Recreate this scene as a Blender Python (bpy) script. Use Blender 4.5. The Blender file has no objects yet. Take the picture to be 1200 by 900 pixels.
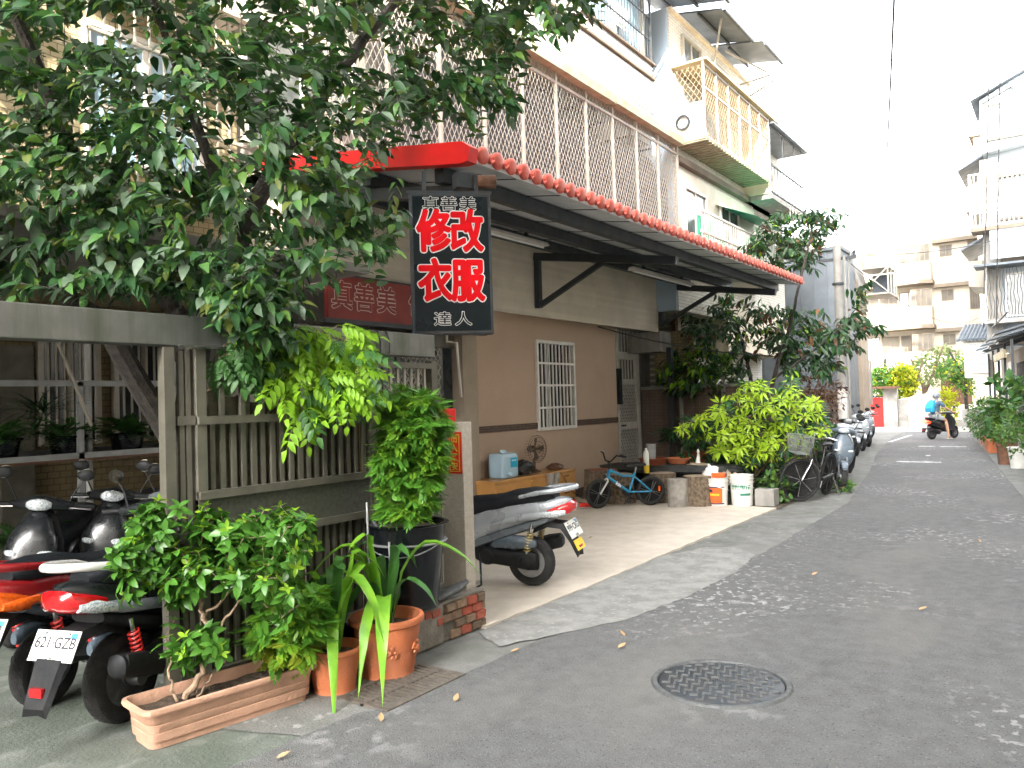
import bpy, bmesh, math, random
from math import sin, cos, pi, radians
from mathutils import Vector, Matrix, noise
import mathutils
random.seed(7)
SC = bpy.context.scene
COL = SC.collection
# ------------------------------------------------------------------ camera
CAM_LOC = Vector((0, 0, 1.6)); CAM_YAW, CAM_PITCH, CAM_ROLL, CAM_F = 34.9965, 1.3347, -1.7258, 930.0
def cam_axes():
    y, p, r = radians(CAM_YAW), radians(CAM_PITCH), radians(CAM_ROLL)
    f = Vector((-sin(y)*cos(p), cos(y)*cos(p), sin(p)))
    rt = Vector((cos(y), sin(y), 0)); up = rt.cross(f)
    return rt*cos(r)+up*sin(r), -rt*sin(r)+up*cos(r), f
C_RT, C_UP, C_FW = cam_axes()
cd = bpy.data.cameras.new('camera'); cam = bpy.data.objects.new('camera', cd); COL.objects.link(cam)
cd.sensor_width = 36; cd.lens = 36*CAM_F/1200; cd.clip_start = 0.05; cd.clip_end = 2000
M = Matrix((C_RT, C_UP, -C_FW)).transposed().to_4x4(); M.translation = CAM_LOC
cam.matrix_world = M
SC.camera = cam
# ------------------------------------------------------------------ light
SUN_EL, SUN_AZ = 31.0, 28.0      # the sun stands behind the camera, 28 deg to the right of straight behind
EXPOSURE = 3.65
w = bpy.data.worlds.new('World'); SC.world = w; w.use_nodes = True
nt = w.node_tree; nt.nodes.clear()
sky = nt.nodes.new('ShaderNodeTexSky'); sky.sky_type = 'NISHITA'; sky.sun_disc = False
sky.sun_elevation = radians(SUN_EL)
sd = Vector((sin(radians(SUN_AZ))*cos(radians(SUN_EL)), -cos(radians(SUN_AZ))*cos(radians(SUN_EL)), sin(radians(SUN_EL))))
sky.sun_rotation = math.atan2(sd.x, sd.y)
sky.air_density = 1.0; sky.dust_density = 4.5; sky.ozone_density = 0.6; sky.altitude = 0
bg = nt.nodes.new('ShaderNodeBackground'); bg.inputs['Strength'].default_value = 0.15
wo = nt.nodes.new('ShaderNodeOutputWorld')
hz = nt.nodes.new('ShaderNodeHueSaturation'); hz.inputs['Saturation'].default_value = .22   # thin high haze whitens the sky
nt.links.new(sky.outputs[0], hz.inputs['Color']); nt.links.new(hz.outputs[0], bg.inputs[0]); nt.links.new(bg.outputs[0], wo.inputs[0])
sl = bpy.data.lights.new('sun', 'SUN'); sl.energy = 2.0; sl.angle = radians(0.5); sl.color = (1.0, 0.90, 0.74)
so = bpy.data.objects.new('sun', sl); COL.objects.link(so)
so.rotation_euler = (-sd).to_track_quat('-Z', 'Y').to_euler(); so.location = sd*40
SC.view_settings.view_transform = 'Standard'; SC.view_settings.look = 'None'
SC.view_settings.gamma = 1; SC.view_settings.exposure = EXPOSURE
SC.cycles.max_bounces = 6; SC.cycles.diffuse_bounces = 3; SC.cycles.transparent_max_bounces = 8

# ------------------------------------------------------------------ materials
MATS = {}
def mat(name, c, c2=None, scale=8, rough=0.7, metal=0.0, bump=0.0, bscale=60, dirt=0.0, dcol=None, dscale=1.3,
        rnd=0.0, spec=0.5, trans=0.0, emit=0.0, tile=None, streak=0.0, coat=0.0, alpha=1.0, tmix=0.0, sub=0.0):
    """procedural principled material. c/c2 mixed by noise, large soft dirt, per-object random value, optional small tile pattern"""
    m = bpy.data.materials.new(name); m.use_nodes = True; MATS[name] = m
    n = m.node_tree; N = n.nodes; L = n.links; b = N['Principled BSDF']
    tc = N.new('ShaderNodeTexCoord'); geo = N.new('ShaderNodeNewGeometry')
    pos = geo.outputs['Position'] if tile or streak or dirt > 0 else tc.outputs['Object']
    if c2 is None: c2 = tuple(v*0.82 for v in c)
    nz = N.new('ShaderNodeTexNoise'); nz.inputs['Scale'].default_value = scale; nz.inputs['Detail'].default_value = 5
    L.new(tc.outputs['Object'], nz.inputs['Vector'])
    rp = N.new('ShaderNodeMapRange'); rp.inputs[1].default_value = .38; rp.inputs[2].default_value = .62
    L.new(nz.outputs[0], rp.inputs[0])
    mx = N.new('ShaderNodeMix'); mx.data_type = 'RGBA'; L.new(rp.outputs[0], mx.inputs[0])
    mx.inputs[6].default_value = (*c, 1); mx.inputs[7].default_value = (*c2, 1)
    out = mx.outputs[2]
    hgt = None
    if tile:   # tile = (width, height, mortar, mortar colour, axis) ; axis 'x' face normal is X, 'y' face normal is Y, 'z' floor
        tw, th, mo, mc, ax = tile
        sx = N.new('ShaderNodeSeparateXYZ'); L.new(pos, sx.inputs[0]); cx = N.new('ShaderNodeCombineXYZ')
        a, bb = {'x': (1, 2), 'y': (0, 2), 'z': (0, 1)}[ax]
        L.new(sx.outputs[a], cx.inputs[0]); L.new(sx.outputs[bb], cx.inputs[1])
        br = N.new('ShaderNodeTexBrick'); br.inputs['Scale'].default_value = 1
        br.inputs['Brick Width'].default_value = tw; br.inputs['Row Height'].default_value = th
        br.inputs['Mortar Size'].default_value = mo; br.inputs['Mortar Smooth'].default_value = .3
        br.inputs['Color1'].default_value = (1, 1, 1, 1); br.inputs['Color2'].default_value = (.86, .86, .86, 1)
        br.inputs['Mortar'].default_value = (*mc, 1)
        L.new(cx.outputs[0], br.inputs['Vector'])
        m2 = N.new('ShaderNodeMix'); m2.data_type = 'RGBA'; m2.blend_type = 'MULTIPLY'; m2.inputs[0].default_value = 1
        L.new(out, m2.inputs[6]); L.new(br.outputs['Color'], m2.inputs[7]); out = m2.outputs[2]; hgt = br.outputs['Fac']
    if dirt > 0:
        d = N.new('ShaderNodeTexNoise'); d.inputs['Scale'].default_value = dscale; d.inputs['Detail'].default_value = 7
        d.inputs['Roughness'].default_value = .65
        if streak:
            mp = N.new('ShaderNodeMapping'); mp.inputs['Scale'].default_value = (6, 6, .35)
            L.new(geo.outputs['Position'], mp.inputs[0]); L.new(mp.outputs[0], d.inputs['Vector'])
        else: L.new(geo.outputs['Position'], d.inputs['Vector'])
        r2 = N.new('ShaderNodeMapRange'); r2.inputs[1].default_value = .45; r2.inputs[2].default_value = .72
        r2.inputs[4].default_value = dirt; L.new(d.outputs[0], r2.inputs[0])
        m3 = N.new('ShaderNodeMix'); m3.data_type = 'RGBA'; L.new(r2.outputs[0], m3.inputs[0]); L.new(out, m3.inputs[6])
        m3.inputs[7].default_value = (*(dcol or tuple(v*.35 for v in c)), 1); out = m3.outputs[2]
    if rnd > 0:
        oi = N.new('ShaderNodeObjectInfo'); hs = N.new('ShaderNodeHueSaturation')
        mr = N.new('ShaderNodeMapRange'); mr.inputs[3].default_value = 1-rnd; mr.inputs[4].default_value = 1+rnd
        L.new(oi.outputs['Random'], mr.inputs[0]); L.new(mr.outputs[0], hs.inputs['Value']); L.new(out, hs.inputs['Color']); out = hs.outputs[0]
    L.new(out, b.inputs['Base Color'])
    b.inputs['Roughness'].default_value = rough; b.inputs['Metallic'].default_value = metal
    b.inputs['Specular IOR Level'].default_value = spec
    if rough > .2:
        rr = N.new('ShaderNodeMapRange'); rr.inputs[3].default_value = max(.05, rough-.12); rr.inputs[4].default_value = min(1, rough+.12)
        L.new(nz.outputs[0], rr.inputs[0]); L.new(rr.outputs[0], b.inputs['Roughness'])
    if coat: b.inputs['Coat Weight'].default_value = coat; b.inputs['Coat Roughness'].default_value = .08
    if trans: b.inputs['Transmission Weight'].default_value = trans
    if alpha < 1: b.inputs['Alpha'].default_value = alpha
    if emit: b.inputs['Emission Strength'].default_value = emit; L.new(out, b.inputs['Emission Color'])
    if bump or hgt is not None:
        bz = N.new('ShaderNodeTexNoise'); bz.inputs['Scale'].default_value = bscale; bz.inputs['Detail'].default_value = 4
        L.new(tc.outputs['Object'], bz.inputs['Vector'])
        bp = N.new('ShaderNodeBump'); bp.inputs['Strength'].default_value = bump or .05; bp.inputs['Distance'].default_value = .02
        L.new(bz.outputs[0], bp.inputs['Height']); last = bp.outputs[0]
        if hgt is not None:
            b2 = N.new('ShaderNodeBump'); b2.invert = True; b2.inputs['Strength'].default_value = .5; b2.inputs['Distance'].default_value = .004
            L.new(hgt, b2.inputs['Height']); L.new(last, b2.inputs['Normal']); last = b2.outputs[0]
        L.new(last, b.inputs['Normal'])
    if tmix:   # leaves let some light through
        tr = N.new('ShaderNodeBsdfTranslucent'); L.new(out, tr.inputs[0]); ms = N.new('ShaderNodeMixShader'); ms.inputs[0].default_value = tmix
        L.new(b.outputs[0], ms.inputs[1]); L.new(tr.outputs[0], ms.inputs[2]); L.new(ms.outputs[0], N['Material Output'].inputs[0])
    return m

# ------------------------------------------------------------------ mesh builder
class MB:
    def __init__(s): s.v = []; s.f = []; s.mi = []; s.sm = []
    def add(s, vs, fs, mi=0, sm=False, mx=None):
        o = len(s.v)
        s.v += [tuple(mx @ Vector(p)) if mx is not None else tuple(p) for p in vs]
        for f in fs: s.f.append(tuple(i+o for i in f)); s.mi.append(mi); s.sm.append(sm)
        return s
    def box(s, x0, x1, y0, y1, z0, z1, mi=0, mx=None, bev=0.0):
        if x0 > x1: x0, x1 = x1, x0
        if y0 > y1: y0, y1 = y1, y0
        if z0 > z1: z0, z1 = z1, z0
        if bev <= 0:
            v = [(x, y, z) for z in (z0, z1) for y in (y0, y1) for x in (x0, x1)]
            return s.add(v, [(0, 2, 3, 1), (4, 5, 7, 6), (0, 1, 5, 4), (2, 6, 7, 3), (0, 4, 6, 2), (1, 3, 7, 5)], mi, False, mx)
        bm = bmesh.new(); bmesh.ops.create_cube(bm, size=1)
        for q in bm.verts: q.co = Vector(((x0+x1)/2+q.co.x*(x1-x0), (y0+y1)/2+q.co.y*(y1-y0), (z0+z1)/2+q.co.z*(z1-z0)))
        bev = min(bev, .45*min(x1-x0, y1-y0, z1-z0))
        bmesh.ops.bevel(bm, geom=bm.edges[:], offset=bev, segments=2, profile=.6, affect='EDGES')
        bm.verts.index_update()
        s.add([q.co[:] for q in bm.verts], [[q.index for q in f.verts] for f in bm.faces], mi, False, mx); bm.free(); return s
    def prism(s, pts, h0, h1, axis='z', mi=0, mx=None):
        """closed outline extruded along an axis: 'z' pts are (x,y); 'x' pts are (y,z); 'y' pts are (x,z)"""
        n = len(pts)
        P = {'z': lambda a, b, h: (a, b, h), 'x': lambda a, b, h: (h, a, b), 'y': lambda a, b, h: (a, h, b)}[axis]
        v = [P(a, b, h0) for a, b in pts]+[P(a, b, h1) for a, b in pts]
        f = [tuple(range(n))[::-1], tuple(range(n, 2*n))]+[(i, (i+1) % n, (i+1) % n+n, i+n) for i in range(n)]
        return s.add(v, f, mi, False, mx)
    def tube(s, path, r, n=8, mi=0, cap=True, sm=True, mx=None, flat=1.0):
        P = [Vector(p) for p in path]; R = r if isinstance(r, (list, tuple)) else [r]*len(P)
        vs = []; ref = None
        for i, p in enumerate(P):
            t = (P[min(i+1, len(P)-1)]-P[max(i-1, 0)])
            t = t.normalized() if t.length > 1e-9 else Vector((0, 0, 1))
            if ref is None: ref = Vector((0, 0, 1)) if abs(t.z) < .9 else Vector((1, 0, 0))
            a = (ref-t*ref.dot(t)); a = a.normalized() if a.length > 1e-6 else t.orthogonal().normalized(); ref = a
            b = t.cross(a)
            for k in range(n):
                an = 2*pi*k/n; vs.append(p+a*cos(an)*R[i]*flat+b*sin(an)*R[i])
        fs = [(i*n+k, i*n+(k+1) % n, (i+1)*n+(k+1) % n, (i+1)*n+k) for i in range(len(P)-1) for k in range(n)]
        if cap: fs += [tuple(range(n))[::-1], tuple(range((len(P)-1)*n, len(P)*n))]
        return s.add(vs, fs, mi, sm, mx)
    def bar(s, a, b, w, h=None, mi=0, mx=None):
        """square section bar from a to b"""
        a, b = Vector(a), Vector(b); h = h or w; t = (b-a).normalized()
        r = Vector((0, 0, 1)) if abs(t.z) < .95 else Vector((0, 1, 0))
        u = t.cross(r).normalized(); q = u.cross(t)
        v = [p+u*i*w/2+q*j*h/2 for p in (a, b) for i, j in ((-1, -1), (1, -1), (1, 1), (-1, 1))]
        return s.add(v, [(0, 3, 2, 1), (4, 5, 6, 7), (0, 1, 5, 4), (1, 2, 6, 5), (2, 3, 7, 6), (3, 0, 4, 7)], mi, False, mx)
    def lathe(s, prof, c=(0, 0, 0), n=24, axis='z', mi=0, sm=True, mx=None, arc=1.0):
        c = Vector(c); vs = []
        for r, h in prof:
            for k in range(n):
                a = 2*pi*k/n
                vs.append(c+Vector({'z': (r*cos(a), r*sin(a), h), 'y': (r*cos(a), h, r*sin(a)), 'x': (h, r*cos(a), r*sin(a))}[axis]))
        m = len(prof)
        fs = [(i*n+k, i*n+(k+1) % n, (i+1)*n+(k+1) % n, (i+1)*n+k) for i in range(m-1) for k in range(n)]
        if prof[0][0] > 1e-6: fs.append(tuple(range(n))[::-1])
        if prof[-1][0] > 1e-6: fs.append(tuple(range((m-1)*n, m*n)))
        return s.add(vs, fs, mi, sm, mx)
    def loft(s, secs, n=14, e=2.4, mi=0, mx=None, sm=True, axis='x'):
        """body through cross sections (x, y, z, half width, half height)"""
        vs = []
        for x, y, z, hw, hh in secs:
            for k in range(n):
                a = 2*pi*k/n; ca, sa = cos(a), sin(a)
                yy = math.copysign(abs(ca)**(2/e), ca)*hw; zz = math.copysign(abs(sa)**(2/e), sa)*hh
                vs.append({'x': (x, y+yy, z+zz), 'z': (y+yy, z+zz, x), 'y': (y+yy, x, z+zz)}[axis])
        m = len(secs)
        fs = [(i*n+k, i*n+(k+1) % n, (i+1)*n+(k+1) % n, (i+1)*n+k) for i in range(m-1) for k in range(n)]
        fs += [tuple(range(n))[::-1], tuple(range((m-1)*n, m*n))]
        return s.add(vs, fs, mi, sm, mx)
    def sphere(s, c, r, n=12, m=8, mi=0, sc=(1, 1, 1), mx=None):
        pr = [(max(1e-7, sin(pi*i/m))*r, -cos(pi*i/m)*r) for i in range(m+1)]
        v0 = len(s.v); s.lathe(pr, (0, 0, 0), n, 'z', mi, True)
        for i in range(v0, len(s.v)):
            p = Vector(s.v[i]); p = Vector((p.x*sc[0]+c[0], p.y*sc[1]+c[1], p.z*sc[2]+c[2])); s.v[i] = tuple(mx @ p if mx is not None else p)
        return s
    def mesh(s, name, mats):
        me = bpy.data.meshes.new(name); me.from_pydata(s.v, [], s.f)
        mats = mats if isinstance(mats, (list, tuple)) else [mats]
        for m in mats: me.materials.append(MATS[m] if isinstance(m, str) else m)
        me.polygons.foreach_set('material_index', s.mi); me.polygons.foreach_set('use_smooth', s.sm)
        me.update()
        return me
    def build(s, name, mats, parent=None, fixn=True, auto=None, world=False):
        if world and parent is not None:
            inv = parent.matrix_basis.inverted()
            if parent.parent: inv = inv @ parent.parent.matrix_basis.inverted()
            s.v = [tuple(inv @ Vector(p)) for p in s.v]
        me = s.mesh(name, mats)
        if fixn:
            bm = bmesh.new(); bm.from_mesh(me); bmesh.ops.recalc_face_normals(bm, faces=bm.faces[:]); bm.to_mesh(me); bm.free()
        if any(s.sm):
            try: me.set_sharp_from_angle(angle=radians(auto or 42))
            except Exception: pass
        return link(name, me, parent)
def link(name, data, parent=None):
    o = bpy.data.objects.new(name, data); COL.objects.link(o)
    if parent is not None: o.parent = parent
    return o
def tag(o, label=None, cat=None, group=None, kind=None):
    if label: o['label'] = label
    if cat: o['category'] = cat
    if group: o['group'] = group
    if kind: o['kind'] = kind
    return o
def thing(name, label, cat, loc=(0, 0, 0), rz=0.0, group=None):
    o = link(name, None); o.location = loc; o.rotation_euler = (0, 0, rz); o.empty_display_size = .2
    return tag(o, label, cat, group)
def structure(o): o['kind'] = 'structure'; return o
def stuff(o): o['kind'] = 'stuff'; return o
def kids(o): return [c for c in bpy.data.objects if c.parent == o]
def place(mesh, name, parent, mx):
    o = link(name, mesh, parent); o.matrix_basis = mx; return o
def text_mesh(body, size, extrude=.001, offset=0.0, name='lettering', m=None, shear=0.0, space=1.0, aspect=1.0):
    c = bpy.data.curves.new(name, 'FONT'); c.body = body; c.size = size; c.extrude = extrude; c.offset = offset
    c.align_x = 'CENTER'; c.align_y = 'CENTER'; c.shear = shear; c.space_character = space; c.resolution_u = 4
    o = bpy.data.objects.new(name, c); COL.objects.link(o); bpy.context.view_layer.update()
    dg = bpy.context.evaluated_depsgraph_get()
    me = bpy.data.meshes.new_from_object(o.evaluated_get(dg)); me.name = name
    bpy.data.objects.remove(o); bpy.data.curves.remove(c)
    for v in me.vertices: v.co.x *= aspect
    me.materials.clear()
    if m: me.materials.append(MATS[m])
    return me
def bold_text(body, size, rad, m, aspect=1.0, n=12, step=.00018, name='lettering'):
    """thick rounded strokes: copies of the glyph shifted round a small circle, each a hair above the last"""
    base = text_mesh(body, size, 0.0, 0.0, aspect=aspect); mb = MB()
    V = [v.co.copy() for v in base.vertices]; Fs = [tuple(f.vertices) for f in base.polygons]
    offs = [(0, 0)]+[(rad*cos(2*pi*k/n), rad*sin(2*pi*k/n)) for k in range(n)]+[(rad*.55*cos(2*pi*k/6), rad*.55*sin(2*pi*k/6)) for k in range(6 if rad > .008 else 0)]
    for i, (dx, dy) in enumerate(offs): mb.add([(v.x+dx, v.y+dy, step*i) for v in V], Fs)
    me = mb.mesh(name, m); bpy.data.meshes.remove(base); return me
def face_mx(loc, normal, up=(0, 0, 1), roll=0.0):
    """matrix that lays text (x right, y up, z out) on a face"""
    z = Vector(normal).normalized(); u = Vector(up); x = u.cross(z).normalized(); y = z.cross(x)
    m = Matrix((x, y, z)).transposed().to_4x4(); m.translation = Vector(loc)
    return m @ Matrix.Rotation(roll, 4, 'Z')
def project(p):
    v = Vector(p)-CAM_LOC; d = v.dot(C_FW)
    if d < .05: return None
    return 600+CAM_F*v.dot(C_RT)/d, 450-CAM_F*v.dot(C_UP)/d, d

# ------------------------------------------------------------------ plants
def leaf_mesh(name, L, W, m, fold=.25, droop=.2, shape='oval', n=4):
    """leaf along +x, face up +z; 2*n quads"""
    vs = []; fs = []
    for i in range(n+1):
        t = i/n
        wd = {'oval': sin(pi*t**.8)**.8 if 0 < t < 1 else 0, 'tip': (sin(pi*t**.62))**1.0 if 0 < t < 1 else 0,
              'lance': (sin(pi*t**.9))**.7 if 0 < t < 1 else 0}[shape]*W/2
        x = L*t; z = -droop*L*t*t
        vs += [(x, -wd, z+fold*wd), (x, 0, z), (x, wd, z+fold*wd)]
    for i in range(n):
        a = 3*i; fs += [(a, a+1, a+4, a+3), (a+1, a+2, a+5, a+4)]
    mb = MB(); mb.add(vs, fs, 0, True); me = mb.mesh(name, m); return me
def frond_mesh(name, L, W, m, pairs=5, lw=.28, droop=.25):
    """pinnate leaf: leaflets in pairs along a bent stalk, joined"""
    mb = MB()
    for i in range(pairs*2+1):
        t = .25+.75*(i//2)/pairs if i < pairs*2 else 1.0
        side = (-1 if i % 2 else 1) if i < pairs*2 else 0
        x = L*t*.8; z = -droop*L*t*t
        ang = side*(1.05-.35*t); l = W*.5*(1.05-.35*abs(t-.5)) if side else W*.5
        d = Vector((cos(ang), sin(ang), -.25)).normalized(); q = Vector((-sin(ang), cos(ang), 0)); u = Vector((0, 0, 1))
        p = Vector((x, 0, z)); wv = l*lw
        mb.add([p, p+d*l*.45+q*wv+u*.1*wv, p+d*l, p+d*l*.45-q*wv+u*.1*wv], [(0, 1, 2), (0, 2, 3)], 0, True)
    return mb.mesh(name, m)
def palm_mesh(name, L, W, m, k=7, spread=2.2, droop=.35):
    """umbrella-like rosette of k leaves"""
    mb = MB()
    for i in range(k):
        a = 2*pi*i/k+.2*(i % 2); d = Vector((cos(a), sin(a), -droop*(.6+.5*(i % 3)))).normalized(); q = Vector((-sin(a), cos(a), 0))
        u = Vector((0, 0, 1)); l = L*(.85+.25*((i*7) % 5)/5)
        p0 = d*l*.12; p1 = d*l*.5+u*l*.04; p2 = d*l+u*(-.14*l)
        mb.add([p0, p1+q*W/2+u*W*.12, p1, p1-q*W/2+u*W*.12, p2, ], [(0, 1, 2), (0, 2, 3), (1, 4, 2), (2, 4, 3)], 0, True)
    return mb.mesh(name, m)
def orient(p, d, upv=(0, 0, 1), s=1.0, roll=0.0):
    x = Vector(d).normalized(); u = Vector(upv)
    y = u.cross(x)
    if y.length < 1e-4: y = x.orthogonal()
    y.normalize(); z = x.cross(y)
    m = Matrix((x*s, y*s, z*s)).transposed().to_4x4(); m.translation = Vector(p)
    return m @ Matrix.Rotation(roll, 4, 'X')
def put_leaves(parent, items, protos, name='leaf', rest='foliage', cap=300, minpx=9, size=.1):
    """items = [(matrix in parent space, proto index)]: the largest in view become leaf parts, the rest one joined part"""
    pm = parent.matrix_basis; sc = []
    for i, (mx, k) in enumerate(items):
        q = project(pm @ mx.translation)
        if q is None or not (0 < q[0] < 1200 and 0 < q[1] < 900): continue
        px = CAM_F*size*mx.to_scale().x/q[2]
        if px >= minpx: sc.append((q[2]/mx.to_scale().x, i))
    sc.sort(); chosen = set(i for _, i in sc[:cap])
    for i in sorted(chosen): place(protos[items[i][1]], name, parent, items[i][0])
    mats = []; mb = MB(); cache = {}
    for k, p in enumerate(protos):
        mi = len(mats); mats.append(p.materials[0])
        cache[k] = ([v.co.copy() for v in p.vertices], [tuple(f.vertices) for f in p.polygons], mi)
    for i, (mx, k) in enumerate(items):
        if i in chosen: continue
        vs, fs, mi = cache[k]; o = len(mb.v)
        mb.v += [tuple(mx @ v) for v in vs]; mb.f += [tuple(a+o for a in f) for f in fs]; mb.mi += [mi]*len(fs); mb.sm += [True]*len(fs)
    if mb.f:
        me = mb.mesh(rest, mats); o = link(rest, me, parent); stuff(o); return o
def rv(a=1.0): return Vector((random.uniform(-a, a), random.uniform(-a, a), random.uniform(-a, a)))
class Skeleton:
    """branches that reach a list of targets from a few hand-placed limbs"""
    def __init__(s, limbs):
        s.nodes = []; s.mb = MB()
        for path, r in limbs:
            P = [Vector(p) for p in path]; Q = []
            for a, b in zip(P, P[1:]):
                for t in range(5): Q.append(a.lerp(b, t/5)+rv(.012))
            Q.append(P[-1]); n = len(Q)
            R = [r[0]+(r[1]-r[0])*i/(n-1) for i in range(n)]
            s.mb.tube(Q, R, 8); s.nodes += [(q, rr) for q, rr in zip(Q, R)]
    def reach(s, t, r1=.004, wig=.03, lift=.0, rmax=.02):
        t = Vector(t); q, r = min(s.nodes, key=lambda n: (n[0]-t).length+.15*max(0, n[0].z-t.z))
        d = (t-q).length; m = max(2, int(d/.12)+1); P = [q]
        for i in range(1, m):
            u = i/m; P.append(q.lerp(t, u)+rv(wig)*d+Vector((0, 0, lift*d*sin(pi*u))))
        P.append(t); r0 = min(r*.7, rmax, .006+.012*d)
        R = [r0+(r1-r0)*i/m for i in range(m+1)]
        s.mb.tube(P, R, 5 if r0 < .012 else 6, cap=False); s.nodes += [(p, rr) for p, rr in zip(P[1:], R[1:])]
        return (P[-1]-P[-2]).normalized()
# ================================================================== MATERIAL LIST
def speckle(m, col, scale=90, thr=.62, amt=.8, kind='noise', stretch=(1, 1, 1), soft=.04, detail=3, mask=None):
    """mix a worn colour over the base colour where a noise passes a threshold"""
    n = MATS[m].node_tree; N = n.nodes; L = n.links; b = N['Principled BSDF']
    src = b.inputs['Base Color'].links[0].from_socket; g = N.new('ShaderNodeNewGeometry')
    mp = N.new('ShaderNodeMapping'); mp.inputs['Scale'].default_value = stretch; L.new(g.outputs['Position'], mp.inputs[0])
    if kind == 'noise':
        t = N.new('ShaderNodeTexNoise'); t.inputs['Scale'].default_value = scale; t.inputs['Detail'].default_value = detail; o = t.outputs[0]
    else:
        t = N.new('ShaderNodeTexVoronoi'); t.inputs['Scale'].default_value = scale; o = t.outputs['Color']
    L.new(mp.outputs[0], t.inputs['Vector'])
    r = N.new('ShaderNodeMapRange'); r.inputs[1].default_value = thr; r.inputs[2].default_value = thr+soft; r.inputs[4].default_value = amt
    L.new(o, r.inputs[0]); f = r.outputs[0]
    if mask:
        t2 = N.new('ShaderNodeTexNoise'); t2.inputs['Scale'].default_value = mask[0]; t2.inputs['Detail'].default_value = 3; L.new(mp.outputs[0], t2.inputs['Vector'])
        r2 = N.new('ShaderNodeMapRange'); r2.inputs[1].default_value = mask[1]; r2.inputs[2].default_value = mask[1]+.12; L.new(t2.outputs[0], r2.inputs[0])
        mu = N.new('ShaderNodeMath'); mu.operation = 'MULTIPLY'; L.new(f, mu.inputs[0]); L.new(r2.outputs[0], mu.inputs[1]); f = mu.outputs[0]
    mx = N.new('ShaderNodeMix'); mx.data_type = 'RGBA'; L.new(f, mx.inputs[0]); L.new(src, mx.inputs[6]); mx.inputs[7].default_value = (*col, 1)
    L.new(mx.outputs[2], b.inputs['Base Color'])
mat('asphalt', (.120, .122, .120), (.10, .102, .10), 9, .9, bump=.9, bscale=110, dirt=.35, dcol=(.16, .16, .155), dscale=.7)
speckle('asphalt', (.22, .22, .215), 75, .60, .6, 'noise', soft=.06)
speckle('asphalt', (.03, .03, .035), 60, .61, .75, 'noise', soft=.06)
speckle('asphalt', (.36, .36, .35), 8, .53, .5, 'noise', (1.0, .8, 1), .10, 15, (.75, .55))
speckle('asphalt', (.45, .45, .43), 17, .565, .65, 'noise', (1.0, .8, 1), .05, 12, (.5, .50))
speckle('asphalt', (.17, .165, .15), 1.2, .52, .5, 'noise', (1.0, .35, 1), .15, 10)
speckle('asphalt', (.05, .05, .052), 3.5, .60, .5, 'noise', (1.0, .5, 1), .2, 12)
mat('concrete_strip', (.175, .175, .165), (.135, .135, .125), 5, .9, bump=.5, bscale=70, dirt=.6, dcol=(.07, .085, .06), dscale=1.6)
speckle('concrete_strip', (.34, .34, .32), 14, .6, .6, 'noise', (1, 1, 1), .07, 8, (.7, .48))
speckle('concrete_strip', (.04, .045, .04), 60, .66, .5)
mat('yard_floor', (.13, .145, .125), (.09, .105, .085), 4, .88, bump=.5, bscale=50, dirt=.7, dcol=(.05, .07, .045), dscale=1.9)
speckle('yard_floor', (.24, .25, .23), 6, .56, .5, 'noise', (1, .5, 1), .1, 8)
mat('pale_patch', (.24, .24, .225), (.19, .19, .18), 6, .9, bump=.5, bscale=60, dirt=.35, dcol=(.11, .11, .10), dscale=3)
speckle('pale_patch', (.36, .36, .34), 22, .58, .5, 'noise', (1, 1, 1), .1, 7)
mat('terrazzo', (.56, .50, .42), (.49, .435, .365), 5, .75, bump=.3, bscale=160, dirt=.35, dcol=(.32, .28, .22), dscale=1.2)
speckle('terrazzo', (.25, .20, .15), 170, .63, .6, 'noise', soft=.05); speckle('terrazzo', (.62, .58, .5), 120, .62, .5)
mat('ground', (.22, .21, .19), (.17, .165, .15), 2, .9, bump=.4, bscale=30)
mat('garden_soil', (.09, .07, .05), (.05, .04, .03), 9, .95, bump=1, bscale=40)
speckle('garden_soil', (.2, .16, .1), 40, .6, .8)
mat('bright_pave', (.34, .32, .29), (.27, .26, .24), 2, .9, bump=.3, dirt=.3)
mat('road_paint', (.62, .62, .6), (.3, .3, .3), 18, .8)
mat('pink_plaster', (.54, .40, .30), (.48, .355, .265), 70, .85, bump=.55, bscale=90, dirt=.3, dcol=(.30, .22, .155), dscale=.8)
speckle('pink_plaster', (.2, .14, .11), 150, .64, .45)
mat('band_tile', (.13, .085, .06), (.10, .06, .045), 30, .6, tile=(.2, .033, .006, (.35, .3, .25), 'x'))
mat('beige_siding', (.60, .54, .44), (.56, .50, .41), 3, .7, tile=(3, .06, .002, (.85, .85, .85), 'x'), dirt=.3, dscale=1.2)
mat('white_siding', (.74, .74, .72), (.70, .70, .68), 3, .6, tile=(5, .075, .006, (.45, .45, .45), 'x'), dirt=.2, dcol=(.5, .5, .48), streak=1)
mat('white_tile', (.74, .70, .62), (.68, .64, .56), 3, .6, tile=(.20, .065, .006, (.5, .48, .42), 'x'), dirt=.25, dcol=(.5, .45, .36), streak=1)
mat('cream_wall', (.68, .60, .47), (.62, .54, .42), 2, .8, bump=.1, dirt=.4, dcol=(.42, .36, .26), streak=1)
mat('cream_tile', (.42, .35, .22), (.37, .31, .19), 3, .7, tile=(.12, .065, .006, (.45, .45, .42), 'x'), dirt=.4, dcol=(.2, .16, .09), streak=1)
mat('cream_tile_y', (.52, .42, .25), (.46, .37, .21), 3, .7, tile=(.12, .065, .006, (.45, .45, .42), 'y'), dirt=.4, dcol=(.2, .16, .09), streak=1)
mat('brown_tile', (.15, .105, .08), (.12, .085, .065), 3, .7, tile=(.2, .065, .006, (.6, .55, .5), 'y'), dirt=.5, streak=1)
mat('brown_tile_x', (.15, .105, .08), (.12, .085, .065), 3, .7, tile=(.2, .065, .006, (.6, .55, .5), 'x'), dirt=.5, streak=1)
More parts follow.
